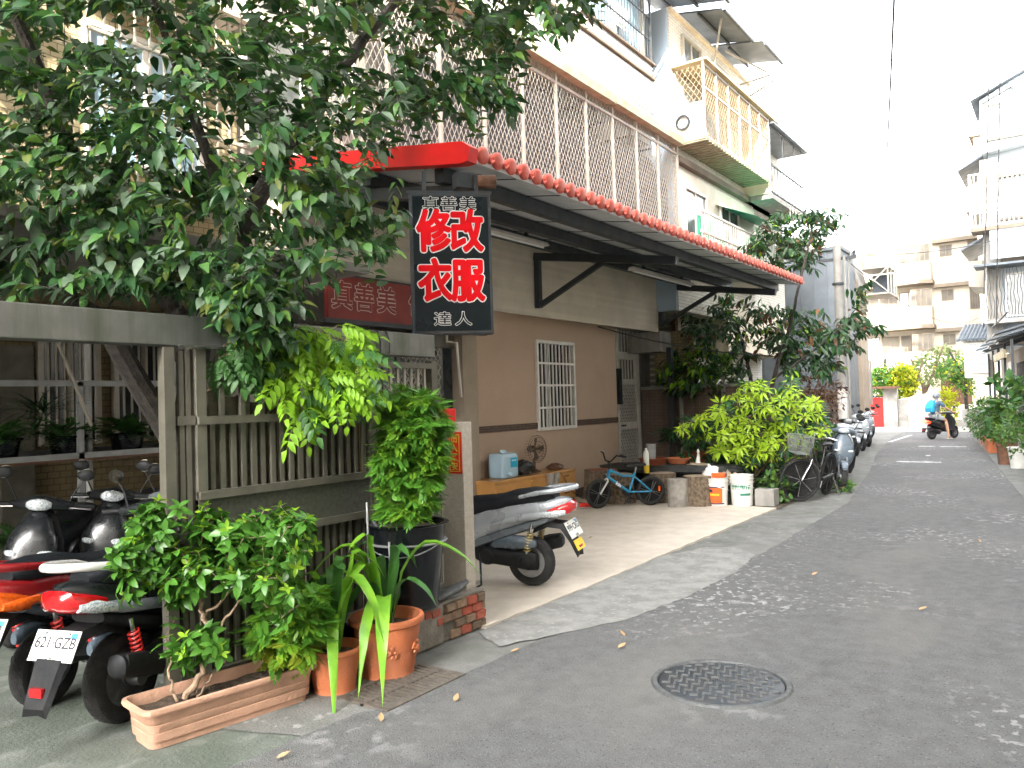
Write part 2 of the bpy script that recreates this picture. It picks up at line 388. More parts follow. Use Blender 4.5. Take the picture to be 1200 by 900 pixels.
mat('blue_wall', (.36, .45, .54), (.33, .42, .51), 2, .7, bump=.1, dirt=.2, dcol=(.25, .3, .36), streak=1)
mat('far_white', (.40, .355, .29), (.36, .32, .26), 1, .8, dirt=.25, dcol=(.55, .48, .38), streak=1)
mat('far_ledge', (.16, .13, .095), (.13, .105, .08), 2, .8)
mat('pale_blue_wall', (.40, .45, .49), (.37, .42, .46), 2, .75, bump=.1, dirt=.4, dcol=(.3, .32, .33), streak=1)
mat('concrete', (.30, .285, .26), (.24, .23, .21), 4, .85, bump=.4, bscale=30, dirt=.5, dcol=(.12, .11, .10), streak=1)
mat('old_concrete', (.36, .34, .31), (.24, .23, .21), 3, .85, bump=.4, bscale=25, dirt=.7, dcol=(.14, .13, .12), dscale=2)
mat('sheet_metal', (.145, .165, .185), (.12, .14, .16), 3, .5, .3, dirt=.4, dcol=(.13, .14, .15), streak=1)
mat('brown_plaster', (.33, .27, .205), (.29, .235, .18), 3, .85, bump=.3, bscale=25, dirt=.3, dcol=(.2, .16, .12), streak=1)
mat('glass_dark', (.03, .04, .045), (.02, .025, .03), 3, .08, spec=.8)
mat('glass_blue', (.28, .42, .52), (.22, .35, .46), 2, .15, spec=.8)
mat('glass_grey', (.14, .15, .15), (.07, .08, .08), 4, .12, spec=.8)
mat('curtain', (.62, .66, .66), (.5, .55, .56), 6, .8)
mat('white_paint', (.72, .70, .66), (.64, .62, .58), 8, .45, dirt=.3, dcol=(.4, .33, .24), dscale=6)
mat('cage_white', (.40, .375, .325), (.34, .32, .275), 8, .5, .2, dirt=.4, dcol=(.35, .27, .19), dscale=5)
mat('cage_yellow', (.38, .42, .30), (.32, .35, .24), 6, .6, dirt=.5, dcol=(.2, .15, .08), dscale=4)
mat('iron_dark', (.045, .055, .065), (.035, .045, .052), 8, .5, .4, bump=.2, dirt=.35, dcol=(.10, .06, .035), dscale=7)
mat('iron_black', (.02, .02, .022), (.015, .015, .016), 8, .45, .3)
mat('soffit', (.62, .63, .64), (.57, .58, .59), 5, .55, .1, dirt=.3, dcol=(.18, .18, .18))
mat('steel_beam', (.22, .225, .21), (.17, .175, .16), 6, .40, .65, dirt=.85, dcol=(.085, .10, .07), streak=1)
mat('gate_metal', (.135, .125, .10), (.10, .092, .073), 7, .55, .25, bump=.15, dirt=.6, dcol=(.10, .11, .075), streak=1)
mat('gate_panel', (.105, .105, .09), (.075, .075, .065), 40, .5, .4, bump=.5, bscale=120, dirt=.6, dcol=(.07, .08, .05), dscale=3)
mat('old_board', (.115, .095, .065), (.07, .058, .042), 12, .85, bump=.6, bscale=40, dirt=.7, dcol=(.06, .075, .04), streak=1, rnd=.3)
mat('tarp_grey', (.06, .062, .064), (.05, .052, .054), 5, .6, tile=(.09, 4, .012, (.6, .6, .6), 'x'), dirt=.3)
mat('red_tile', (.62, .11, .075), (.55, .09, .06), 9, .45, dirt=.35, dcol=(.40, .18, .12), dscale=9, rnd=.15)
mat('red_metal', (.66, .008, .008), (.58, .006, .006), 4, .35, dirt=.15)
mat('sign_black', (.006, .012, .016), (.004, .009, .012), 4, .3, spec=.2)
mat('sign_red', (.80, .002, .008), (.74, .002, .007), 3, .5, spec=.15)
mat('sign_white', (.88, .88, .86), (.85, .85, .83), 3, .4)
mat('shop_red', (.22, .02, .015), (.17, .015, .012), 3, .5, dirt=.3)
mat('shop_letter', (.62, .54, .46), (.56, .48, .41), 3, .5)
mat('couplet_red', (.75, .03, .015), (.68, .025, .012), 6, .5)
mat('gold', (.85, .50, .05), (.75, .42, .04), 8, .4)
mat('granite', (.56, .50, .42), (.49, .44, .37), 30, .75, bump=.5, bscale=120, dirt=.2, dcol=(.3, .26, .2), dscale=5)
speckle('granite', (.3, .24, .18), 190, .6, .6); speckle('granite', (.7, .66, .6), 150, .62, .6)
mat('brick', (.26, .165, .105), (.20, .13, .085), 14, .9, bump=.9, bscale=45, dirt=.6, dcol=(.15, .14, .11), dscale=7, rnd=.3)
mat('brick_red', (.40, .09, .05), (.33, .075, .045), 14, .9, bump=.9, bscale=45, dirt=.4, dcol=(.2, .15, .11), dscale=7)
mat('mortar', (.20, .185, .16), (.14, .13, .11), 12, .95, bump=.9, bscale=30, dirt=.5, dcol=(.09, .095, .07), dscale=5)
mat('cast_iron', (.125, .13, .13), (.09, .095, .095), 25, .6, .5, bump=.4, bscale=90, dirt=.5, dcol=(.14, .14, .13), dscale=6)
mat('grate_iron', (.15, .13, .11), (.11, .095, .08), 20, .7, .4, bump=.4, bscale=80, dirt=.5, dcol=(.16, .14, .11), dscale=8)
mat('hollow_shade', (.012, .012, .012), (.01, .01, .01), 5, .9)  # near-black that stands for the shade inside hollows
mat('green_sheet', (.02, .36, .19), (.015, .3, .16), 3, .45)
mat('roof_metal', (.13, .15, .175), (.10, .12, .14), 3, .5, .4, dirt=.4)
mat('roof_yellow', (.52, .44, .28), (.44, .36, .2), 2, .6, dirt=.5, dcol=(.25, .17, .08))
mat('slate_roof', (.14, .16, .18), (.11, .13, .15), 4, .6, bump=.3)
mat('rust', (.16, .075, .04), (.10, .05, .03), 10, .85, bump=.4)
mat('red_gate', (.70, .012, .008), (.62, .01, .007), 4, .45)
mat('white_wall', (.72, .68, .60), (.66, .62, .54), 2, .8, dirt=.45, dcol=(.42, .36, .25), dscale=1.5)
mat('pole_paint', (.50, .50, .48), (.42, .42, .40), 5, .7, dirt=.4)
mat('pole_concrete', (.28, .27, .25), (.24, .23, .21), 6, .85, bump=.3, dirt=.3)
mat('cable', (.03, .03, .03), (.03, .03, .03), 5, .6)

mat('yard_tile_shaded', (.19, .145, .075), (.16, .12, .06), 3, .8, tile=(.12, .065, .006, (.45, .45, .42), 'x'), dirt=.5, dcol=(.08, .065, .035), streak=1)  # darker copy of cream_tile, the yard's shade is put into its colour
mat('far_window', (.13, .115, .09), (.08, .07, .06), 1.5, .5, spec=.2)
mat('cage_dark', (.24, .19, .13), None, 5, .6)
# ================================================================== GROUND
def sheet(name, pts, z, m, sub=None, jit=0.0, th=None):
    """flat ground piece with an irregular outline; th gives it a real edge"""
    out = []
    for i, p in enumerate(pts):
        q = pts[(i+1) % len(pts)]; d = math.dist(p, q); k = max(1, int(d/(sub or 1e9)))
        if k > 80: k = 1
        for j in range(k):
            t = j/k; out.append((p[0]+(q[0]-p[0])*t+(random.uniform(-jit, jit) if j else 0), p[1]+(q[1]-p[1])*t+(random.uniform(-jit, jit) if j else 0)))
    bm = bmesh.new(); vs = [bm.verts.new((x, y, z)) for x, y in out]; f = bm.faces.new(vs)
    if f.normal.z < 0 or sum((out[i-1][0]*out[i][1]-out[i][0]*out[i-1][1]) for i in range(len(out))) < 0: f.normal_flip()
    if th:
        r = bmesh.ops.extrude_edge_only(bm, edges=bm.edges[:]); [setattr(v, 'co', v.co-Vector((0, 0, th))) for v in r['geom'] if isinstance(v, bmesh.types.BMVert)]
    bmesh.ops.triangulate(bm, faces=[q for q in bm.faces if len(q.verts) > 4])
    me = bpy.data.meshes.new(name); bm.to_mesh(me); bm.free(); me.materials.append(MATS[m]); return structure(link(name, me))
sheet('ground', [(-600, -400), (600, -400), (600, 900), (-600, 900)], -.030, 'ground')
RX = lambda y: 1.12-.125*y                       # right edge of the asphalt
LX = lambda y: -3.05 if y < 4.4 else (-2.62 if y < 12 else -2.62-.132*(y-12))
road = [(-3.25, -20), (-3.22, 1), (-3.12, 2.8), (-3.0, 3.7), (-2.98, 4.5), (-2.72, 5.2), (-2.58, 7.2), (-2.62, 9.5), (-2.68, 12.2), (-3.3, 17), (-4.15, 22.5), (-5.1, 30.5),
        (-5.3, 34), (RX(34), 34), (RX(0), 0), (RX(-20), -20)]
sheet('road', road, 0, 'asphalt', .12, .012)
sheet('yard_floor', [(-9.6, -20), (-3.26, -20), (-3.2, 1), (-3.1, 2.8), (-3.0, 3.75), (-3.35, 4.4), (-6.3, 4.6), (-9.6, 4.6)], -.012, 'yard_floor')
sheet('kerb_strip', [(-3.7, 2.4), (-2.9, 2.7), (-2.9, 4.4), (-2.4, 6), (-2.45, 12.2), (-3.0, 17), (-4.8, 30.5), (-5.2, 33.9), (-6.2, 33.9), (-5.8, 28), (-4.6, 20), (-3.6, 14), (-3.6, 4.5)], -.006, 'concrete_strip', .15, .012)
sheet('pale_patch', [(-3.44, 4.42), (-3.12, 4.22), (-2.95, 4.6), (-2.68, 5.2), (-2.56, 6.0), (-2.52, 7.0), (-2.62, 7.9), (-2.95, 8.2), (-3.2, 8.1), (-3.44, 7.4)], .004, 'pale_patch', .06, .015)
sheet('apron', [(-9.5, 4.48), (-3.46, 4.52), (-3.42, 6), (-3.43, 8), (-3.41, 11.25), (-5.0, 11.3), (-7.0, 11.35), (-7.0, 14.5), (-9.5, 14.5)], .014, 'terrazzo', .12, .012, .05)
sheet('garden_bed', [(-7.0, 11.3), (-3.35, 11.2), (-3.5, 14), (-4.3, 19), (-5.2, 25.9), (-8.0, 25.9), (-8.0, 11.3)], .006, 'garden_soil')
sheet('cross_street', [(-60, 34.0), (60, 34.0), (60, 38.6), (-60, 38.9)], -.004, 'bright_pave')
sheet('right_kerb', [(RX(-20), -20), (RX(0), 0), (RX(32), 32), (RX(32)+.55, 32), (RX(0)+.45, 0), (RX(-20)+.45, -20)], .004, 'concrete_strip', .5, .01, .06)
sheet('right_pavement', [(RX(-20)+.45, -20), (RX(0)+.45, 0), (RX(32)+.55, 32), (6, 32), (6, -20)], -.008, 'old_concrete')
mb = MB()
for x0, x1, y0, y1 in ((-3.55, -3.15, 25.1, 25.35), (-3.0, -2.35, 25.0, 25.2), (-3.25, -2.35, 19.6, 19.8), (-4.72, -4.6, 27.2, 31.5), (-2.9, -2.8, 21.5, 21.8)):
    o = len(mb.v); k = 12
    pts = [(x0+(x1-x0)*i/k+random.uniform(-.02, .02), y0+random.uniform(-.05, .05)) for i in range(k+1)]+[(x1-(x1-x0)*i/k+random.uniform(-.02, .02), y1+random.uniform(-.05, .05)) for i in range(k+1)]
    mb.add([(x, y, .004) for x, y in pts], [(i, i+1, 2*k-i, 2*k+1-i) for i in range(k)])
structure(mb.build('road_marking', 'road_paint', fixn=False))

# manhole cover: disc, rim, raised pattern pieces
t = thing('manhole_cover', 'round cast iron manhole cover with raised basket pattern set in the asphalt', 'manhole cover', (-1.65, 4.30, 0))
mb = MB(); mb.lathe([(0, .004), (.335, .004), (.34, .002)], n=48); mb.build('plate', 'iron_dark', t)
mb = MB(); mb.lathe([(.345, .001), (.35, .011), (.375, .012), (.385, .001)], n=56); mb.build('rim', 'cast_iron', t)
mb = MB(); g = .052
for i in range(-7, 8):
    for j in range(-7, 8):
        x, y = i*g, j*g
        if .10 < math.hypot(x, y) < .315 or (math.hypot(x, y) <= .315 and abs(y) > .05):
            a = radians(20)+(pi/2 if (i+j) % 2 else 0)
            mb.box(-.022, .022, -.0065, .0065, .003, .0135, 0, Matrix.Translation((x, y, 0)) @ Matrix.Rotation(a, 4, 'Z'))
stuff(mb.build('raised_pattern', 'cast_iron', t))
for body, y, s in (('污水下水道', .018, .042), ('10', -.03, .03)):
    place(text_mesh(body, s, .003, name='lettering', m='cast_iron'), 'lettering', t, Matrix.Translation((0, y, .006)) @ Matrix.Rotation(radians(20), 4, 'Z'))
# drain grate: two grids of bars
t = thing('drain_grate', 'rusty rectangular drain grate with slots beside the terracotta pots', 'drain grate', (-3.17, 3.36, -.004), 0)
mb = MB()
for x in (-.19, -.012, .165): mb.box(x, x+.025, -.33, .33, -.02, .012)
for y in (-.33, -.012, .305): mb.box(-.17, .17, y, y+.025, -.021, .011)
mb.build('frame', 'grate_iron', t)
for sy in (-1, 1):
    for sx in (-1, 1):
        for k in range(7):
            mb = MB(); y0 = sy*.16+(k-3)*.04
            mb.box(sx*.088-.075, sx*.088+.075, y0-.011, y0+.011, -.018, .009)
            mb.build('grate_bar', 'grate_iron', t)
mb = MB(); mb.box(-.185, .185, -.325, .325, -.03, .0005); mb.build('slot_shade', 'hollow_shade', t)  # solid near-black slab, painted shade between the grate bars

# ================================================================== BUILDING PIECES
def lattice(mb, y0, y1, z0, z1, x, ang=60, gap=.1, w=.008, axis='x'):
    """diamond wire lattice in a rectangle"""
    s = math.tan(radians(ang)); W = y1-y0; Hh = z1-z0; d = gap
    def seg(a, b):
        t = (a[0], a[1]); 
        if axis == 'x': mb.bar((x, a[0], a[1]), (x, b[0], b[1]), w)
        else: mb.bar((a[0], x, a[1]), (b[0], x, b[1]), w)
    c = -Hh/s
    while c < W:
        a0 = (y0+c, z0); b0 = (y0+c+Hh/s, z1)
        for sg in (0, 1):
            p, q = a0, b0
            # clip to y range
            if p[0] < y0: p = (y0, z0+(y0-p[0])*s)
            if q[0] > y1: q = (y1, z1-(q[0]-y1)*s)
            if q[0]-p[0] > .01:
                if sg == 0: seg(p, q)
                else: seg((y0+y1-p[0], p[1]), (y0+y1-q[0], q[1]))
        c += d
def window(parent, c, w, h, face='x', sgn=1, frame='white_paint', glass='glass_grey', bars=0, rows=0, fw=.05, depth=.06, mull=1):
    """window on a face whose outward normal is +-x or +-y; c centre on the face"""
    mx = Matrix.Translation(c) @ {('x', 1): Matrix.Rotation(pi/2, 4, 'Z'), ('x', -1): Matrix.Rotation(-pi/2, 4, 'Z'), ('y', -1): Matrix.Identity(4), ('y', 1): Matrix.Rotation(pi, 4, 'Z')}[(face, sgn)]
    # local: x along face, -y outwards, z up
    m = MB(); a, b = w/2, h/2
    m.box(-a, a, -depth, .02, b-fw, b, 0, mx); m.box(-a, a, -depth, .02, -b, -b+fw, 0, mx)
    m.box(-a, -a+fw, -depth+.002, .02, -b+fw, b-fw, 0, mx); m.box(a-fw, a, -depth+.002, .02, -b+fw, b-fw, 0, mx)
    for i in range(mull): x = -a+w*(i+1)/(mull+1); m.box(x-fw/2, x+fw/2, -depth*.5, .02, -b+fw, b-fw, 0, mx)
    f = m.build('window', frame, parent, world=True)
    m = MB(); m.box(-a+fw, a-fw, -.012, .0, -b+fw, b-fw, 0, mx); g = m.build('pane', glass, f, world=False); g.data.transform(parent.matrix_basis.inverted())
    if bars:
        m = MB()
        for i in range(bars): x = -a+w*(i+1)/(bars+1); m.box(x-.009, x+.009, -depth-.03, -depth-.012, -b, b, 0, mx)
        for i in range(rows): z = -b+h*(i+1)/(rows+1); m.box(-a, a, -depth-.034, -depth-.008, z-.011, z+.011, 0, mx)
        g = m.build('grille', frame, f); g.data.transform(parent.matrix_basis.inverted())
    return f
def bx(parent, name, m, *a, label=None, bev=0):
    q = MB(); q.box(*a, bev=bev); o = q.build(name, m, parent, world=True)
    if label: o['label'] = label
    return o

# ---------------------------------------------------------------- the shop house (left of the street)
A = thing('shop_house', 'beige house with caged balcony and white siding above the long red-edged awning', 'building', (-7, 9, 0))
wy0, wy1, wz0, wz1 = 10.66, 11.86, 1.13, 2.60
m = MB(); m.box(-7.35, -7.0, 8.95, wy0, 0, 3.0); m.box(-7.35, -7.0, wy1, 13.45, 0, 3.0)
m.box(-7.35, -7.0, wy0, wy1, 0, wz0); m.box(-7.35, -7.0, wy0, wy1, wz1, 3.0); m.box(-9.5, -7.35, 13.1, 13.45, 0, 3.0)
m.build('wall', 'pink_plaster', A, world=True)
m = MB(); m.box(-6.99, -6.98, 8.96, wy0, 1.165, 1.265); m.box(-6.99, -6.98, wy1, 13.44, 1.165, 1.265); m.box(-7, -6.984, 8.96, 13.45, 0, .09)
m.build('tile_band', 'band_tile', A, world=True)
# barred window: frame, 2 panes, bars each of their own
f = MB()
for a in ((-7.06, -6.955, wy0, wy0+.05, wz0, wz1), (-7.06, -6.955, wy1-.05, wy1, wz0, wz1), (-7.06, -6.957, wy0+.05, wy1-.05, wz0, wz0+.05), (-7.06, -6.957, wy0+.05, wy1-.05, wz1-.05, wz1), (-7.2, -7.12, 11.22, 11.28, wz0, wz1)): f.box(*a)
wf = f.build('window', 'white_paint', A, world=True)
def sub(mb, name, m, parent):  # sub-part given in world coordinates
    o = mb.build(name, m, parent); T = parent.matrix_basis
    if parent.parent: T = parent.parent.matrix_basis @ T
    o.data.transform(T.inverted()); return o
for y0, y1 in ((wy0+.03, 11.23), (11.27, wy1-.03)): sub(MB().box(-7.19, -7.18, y0, y1, wz0+.03, wz1-.03), 'pane', 'glass_dark', wf)
for k in range(9): y = wy0+.05+(wy1-wy0-.1)*(k+1)/10; sub(MB().box(-6.985, -6.965, y-.012, y+.012, wz0+.05, wz1-.05), 'window_bar', 'white_paint', wf)
for k in range(3): z = wz0+(wz1-wz0)*(.25, .5, .745)[k]; sub(MB().box(-6.995, -6.958, wy0+.05, wy1-.05, z-.016, z+.016), 'window_rail', 'white_paint', wf)
# projecting upper wall
m = MB(); m.prism([(-7.35, 3.0), (-7.0, 2.985), (-6.62, 2.90), (-6.58, 2.90), (-6.58, 4.15), (-7.35, 4.15)], 5.4, 14.5, 'y'); m.build('upper_wall', 'beige_siding', A, world=True)
bx(A, 'core', 'concrete', -12, -7.36, 5.4, 14.4, 0, 10.2)
# shopfront recess left of the plaster wall
bx(A, 'pillar', 'brown_plaster', -7.1, -6.86, 8.62, 8.95, 0, 2.9)
bx(A, 'downpipe', 'iron_black', -6.99, -6.93, 8.96, 9.02, 0, 2.95)
bx(A, 'shopfront_frame', 'gate_metal', -7.1, -7.0, 5.4, 8.62, 2.38, 2.55)
for k, y in enumerate((5.9, 6.7, 7.5, 8.3)):
    bx(A, 'door_post', 'gate_metal', -7.08, -7.02, y-.03, y+.03, .02, 2.38)
    bx(A, 'glass_door', 'glass_dark', -7.06, -7.04, y+.03 if k < 3 else y+.03, y+.77 if k < 3 else 8.6, .1, 2.38)
bx(A, 'security_mesh', 'gate_metal', -7.0, -6.99, 7.6, 8.3, 2.2, 2.21)
q = MB(); lattice(q, 7.55, 8.27, .9, 2.36, -6.97, 55, .09, .007); stuff(q.build('lattice', 'cage_white', A, world=True))
# second floor: slab, back wall, cage with posts and mesh panels, grey sheets behind the mesh
bx(A, 'floor_slab', 'concrete', -7.3, -6.1, 5.4, 14.42, 4.0, 4.14)
bx(A, 'balcony_parapet', 'concrete', -6.38, -6.30, 5.4, 14.40, 4.14, 4.6)
q = MB()
top = lambda y: 5.95+.12*sin(y*2.1)+.07*sin(y*5.3)
n = 60
pts = [(6.4+(14.2-6.4)*i/n, top(6.4+(14.2-6.4)*i/n)) for i in range(n+1)]
for i in range(n):
    (ya, za), (yb, zb) = pts[i], pts[i+1]; xo = -6.16+(.02 if i % 2 else 0)
    q.add([(xo, ya, 4.16), (-6.16+(.02 if (i+1) % 2 else 0), yb, 4.16), (-6.16+(.02 if (i+1) % 2 else 0), yb, zb), (xo, ya, za)], [(0, 1, 2, 3)])
q.build('wind_sheet', 'tarp_grey', A, world=True)
for k in range(4): window(A, (-6.95-.4, 6.3+k*2.3, 5.3), 1.7, 1.5, 'x', 1, 'white_paint', 'glass_grey')
cy = [5.5+i*(14.38-5.5)/10 for i in range(11)]
for i, y in enumerate(cy): bx(A, 'cage_post', 'cage_white', -6.045, -6.0, y-.022, y+.022, 3.95, 6.45)
for z in (3.97, 6.30): bx(A, 'cage_rail', 'cage_white', -6.04, -6.008, 5.5, 14.38, z-.02, z+.02)
for i in range(10):
    q = MB(); lattice(q, cy[i]+.02, cy[i+1]-.02, 3.98, 6.46, -6.022, 61, .092, .0065); stuff(q.build('mesh_panel', 'cage_white', A, world=True))
q = MB(); lattice(q, -6.6, -6.06, 3.98, 6.44, 14.38, 61, .105, .0065, 'y'); stuff(q.build('mesh_panel', 'cage_white', A, world=True))
for k in range(8): q = MB(); q.box(-6.5, -6.05, cy[k+2]-.25, cy[k+2]-.22, 6.12, 6.15); q.build('cage_rod', 'iron_dark', A, world=True)
for i, (a, b) in enumerate(((5.4, 8.7), (8.76, 11.6), (11.66, 14.45))):
    bx(A, 'top_beam', 'cage_yellow', -6.16, -5.88-.0*i, a, b, 6.46-.015*(i % 2), 6.6)
# third floor: white siding boards, ledges, barred window
for k in range(11):
    z = 6.62+k*.078
    q = MB(); q.prism([(-6.3, z), (-6.085, z), (-6.102, z+.078), (-6.3, z+.078)], 5.4, 13.56, 'y'); q.build('siding_board', 'white_siding', A, world=True)
bx(A, 'ledge', 'far_ledge', -6.3, -6.05, 5.4, 13.6, 7.49, 7.53)
for k in range(3): z = 7.54+k*.075; q = MB(); q.prism([(-6.3, z), (-6.085, z), (-6.102, z+.074), (-6.3, z+.074)], 5.4, 13.56, 'y'); q.build('siding_board', 'white_siding', A, world=True)
bx(A, 'sill', 'far_ledge', -6.3, -6.04, 10.9, 13.62, 7.77, 7.80)
wf = bx(A, 'window', 'cage_white', -6.32, -6.22, 11.2, 13.5, 7.8, 7.86)
for y in (11.2, 12.35, 13.48): sub(MB().box(-6.3, -6.2, y-.03, y+.03, 7.8, 9.6), 'window_post', 'cage_white', wf)
sub(MB().box(-6.29, -6.27, 11.2, 13.5, 7.86, 9.6), 'pane', 'glass_blue', wf)
sub(MB().box(-6.19, -6.17, 12.3, 12.75, 8.1, 8.5), 'curtain', 'curtain', wf)
for k in range(22): y = 11.2+k*.11; sub(MB().box(-6.115, -6.103, y-.005, y+.005, 7.8, 9.6), 'window_bar', 'iron_dark', wf)
for k in range(5): z = 7.82+k*.42; sub(MB().box(-6.12, -6.098, 11.15, 13.55, z-.01, z+.01), 'window_rail', 'iron_dark', wf)
bx(A, 'corner_post', 'iron_dark', -6.13, -6.09, 13.53, 13.57, 7.5, 9.7)
bx(A, 'third_floor_wall', 'white_tile', -6.8, -6.31, 5.4, 13.5, 7.5, 10.2)
bx(A, 'side_wall', 'concrete', -7.3, -6.6, 13.6, 14.4, 6.6, 10.2)
for k in range(2): window(A, (-6.31, 6.9+k*2.6, 8.7), 1.6, 1.5, 'x', 1, 'white_paint', 'glass_grey', 10, 3)
# pieces between the house and its neighbour: canopy box, bent stay, white door with lattice
bx(A, 'canopy_box', 'concrete', -7.25, -6.55, 14.48, 15.0, 2.52, 2.92)
D = thing('lattice_door', 'white metal door with diamond lattice and vertical bars at the end of the beige wall', 'door', (-7.3, 14.6, 0))
q = MB()
for a in ((-7.34, -7.28, 14.02, 14.10, 0, 3.0), (-7.34, -7.28, 14.88, 15.02, 0, 2.75), (-7.34, -7.282, 14.10, 14.88, 2.40, 2.55), (-7.34, -7.282, 14.10, 14.88, .05, .2), (-7.34, -7.282, 14.10, 14.88, 1.0, 1.14), (-7.34, -7.282, 14.1, 14.88, 1.9, 2.0)): q.box(*a)
q.build('door_frame', 'white_paint', D, world=True)
for z0, z1 in ((.2, 1.0), (1.14, 1.9)):
    q = MB(); lattice(q, 14.10, 14.88, z0, z1, -7.3, 60, .075, .012); stuff(q.build('lattice', 'white_paint', D, world=True))
for k in range(6): y = 14.10+.78*(k+.5)/6; bx(D, 'door_bar', 'white_paint', -7.31, -7.29, y-.012, y+.012, 2.0, 2.98)
bx(D, 'handle', 'iron_dark', -7.28, -7.23, 14.14, 14.26, 1.06, 1.09)
bx(D, 'door_backing', 'concrete', -7.6, -7.5, 13.5, 18.5, 0, 3.25)  # added backing that blocks the bright ground seen through the lattice
tag(bx(None, 'meter_box', 'iron_dark', -7.28, -7.15, 13.86, 13.98, 1.5, 2.2), 'narrow dark meter box beside the white lattice door', 'meter box')

# ---------------------------------------------------------------- awning
W = thing('awning', 'long lean-to awning with red tile edge, grey soffit and dark steel brackets over the forecourt', 'awning', (-5.3, 10, 3.6))
def aw(x): return 3.60+(-4.0-x)*.155      # underside height of the roof sheet
q = MB(); q.prism([(-6.6, aw(-6.6)+.02), (-4.0, aw(-4.0)+.02), (-4.0, aw(-4.0)+.07), (-6.6, aw(-6.6)+.07)], 5.22, 15.15, 'y'); q.build('roof_sheet', 'soffit', W, world=True)
k = 0; y = 5.9
while y < 15: bx(W, 'soffit_seam', 'iron_dark', -6.55, -4.02, y-.006, y+.006, 0, .01); o = W.children; y += .76; k += 1
for o in kids(W):
    if o.name.startswith('soffit_seam'):
        for v in o.data.vertices:
            z = aw(v.co.x-5.3)+.013+(.008 if v.co.z > -3.595 else 0); v.co.z = z-3.6
# tiled edge: each roll tile its own, from the front gable back
tm = MB(); k = 7; pr = []
for i in range(9):
    a = pi*i/8; pr.append((cos(a)*.075, sin(a)*.06))
for j in range(2): pass
vs = []; L = .55
for x in (0, -L):
    for (yy, zz) in pr: vs.append((x, yy, zz+.0))
    for (yy, zz) in pr[::-1]: vs.append((x, yy*.85, zz*.85-.012))
m_ = 18; fs = [(i, (i+1) % m_, (i+1) % m_+m_, i+m_) for i in range(m_)]+[(i, 8-0+9-i, ) for i in ()]
tm.add(vs, fs, 0, True)
tm.lathe([(.002, .012), (.05, .012), (.074, .0), (.074, -.03)], (0, 0, .0), 16, 'x')
tile = tm.mesh('roof_tile', 'red_tile')
pan = MB(); pan.prism([(-.04, .012), (0, -.022), (.04, .012), (.04, 0.0), (0, -.036), (-.04, .0)], -L, .012, 'x'); pan = pan.mesh('pan_tile', 'red_tile')
nt_ = 48; sl = math.atan(.155)
for i in range(nt_):
    y = 5.36+i*(15.12-5.36)/(nt_-1)
    for me, dy, dz in ((tile, 0, .10), (pan, .103, .085)):
        mx = Matrix.Translation((-3.97-(-5.3), y+dy-10, aw(-3.97)+dz-3.6)) @ Matrix.Rotation(sl, 4, 'Y') @ Matrix.Rotation(random.uniform(-.03, .03), 4, 'Z')
        place(me, 'roof_tile' if dy == 0 else 'pan_tile', W, mx)
q = MB(); q.prism([(-6.6, aw(-6.6)+.072), (-4.4, aw(-4.4)+.072), (-4.4, aw(-4.4)+.13), (-6.6, aw(-6.6)+.13)], 5.4, 15.1, 'y'); q.build('roof_cover', 'red_tile', W, world=True)
q = MB(); q.prism([(-6.6, aw(-6.6)-.02), (-4.05, aw(-4.05)-.02), (-3.96, aw(-3.96)+.0), (-3.94, aw(-3.94)+.12), (-4.02, aw(-4.02)+.165), (-6.6, aw(-6.6)+.145)], 5.12, 5.24, 'y')
q.build('gable_trim', 'red_metal', W, world=True)
for x in (-4.42, -5.3, -6.15): q = MB(); q.box(x-.05, x+.05, 5.3, 15.05, aw(x)-.13, aw(x)-.001); q.build('purlin', 'iron_dark', W, world=True)
for y in (5.45, 10.10, 14.55):
    br = MB(); x0, x1 = -6.57, -4.28
    br.bar((x0, y, aw(x0)-.19), (x1, y, aw(x1)-.19), .1, .11); br.bar((-6.53, y, 3.02), (-6.53, y, aw(-6.5)-.2), .085)
    br.bar((-6.5, y, 3.06), (-5.35, y, aw(-5.35)-.2), .07, .07)
    br.build('bracket', 'iron_dark', W, world=True)
for y0 in (6.6, 11.7):
    T = thing('ceiling_lamp', 'unlit fluorescent tube lamp under the awning, '+('the near one by the hanging sign' if y0 < 8 else 'the far one by the rear bracket'), 'lamp', (-5.72, y0+1.2, aw(-5.7)-.17), 0, 'lamps under the awning')
    q = MB(); q.prism([(-.075, .0), (.075, .0), (.04, .05), (-.04, .05)], -1.25, 1.25, 'y'); q.build('lamp_housing', 'white_paint', T)
    for yy in (-.8, .8): bx(T, 'lamp_bracket', 'iron_dark', -5.74, -5.70, y0+1.2+yy-.02, y0+1.2+yy+.02, aw(-5.72)-.12, aw(-5.72))
    q = MB(); q.tube([(0, -1.2, -.018), (0, 1.2, -.018)], .014, 8); q.build('tube', 'sign_white', T)
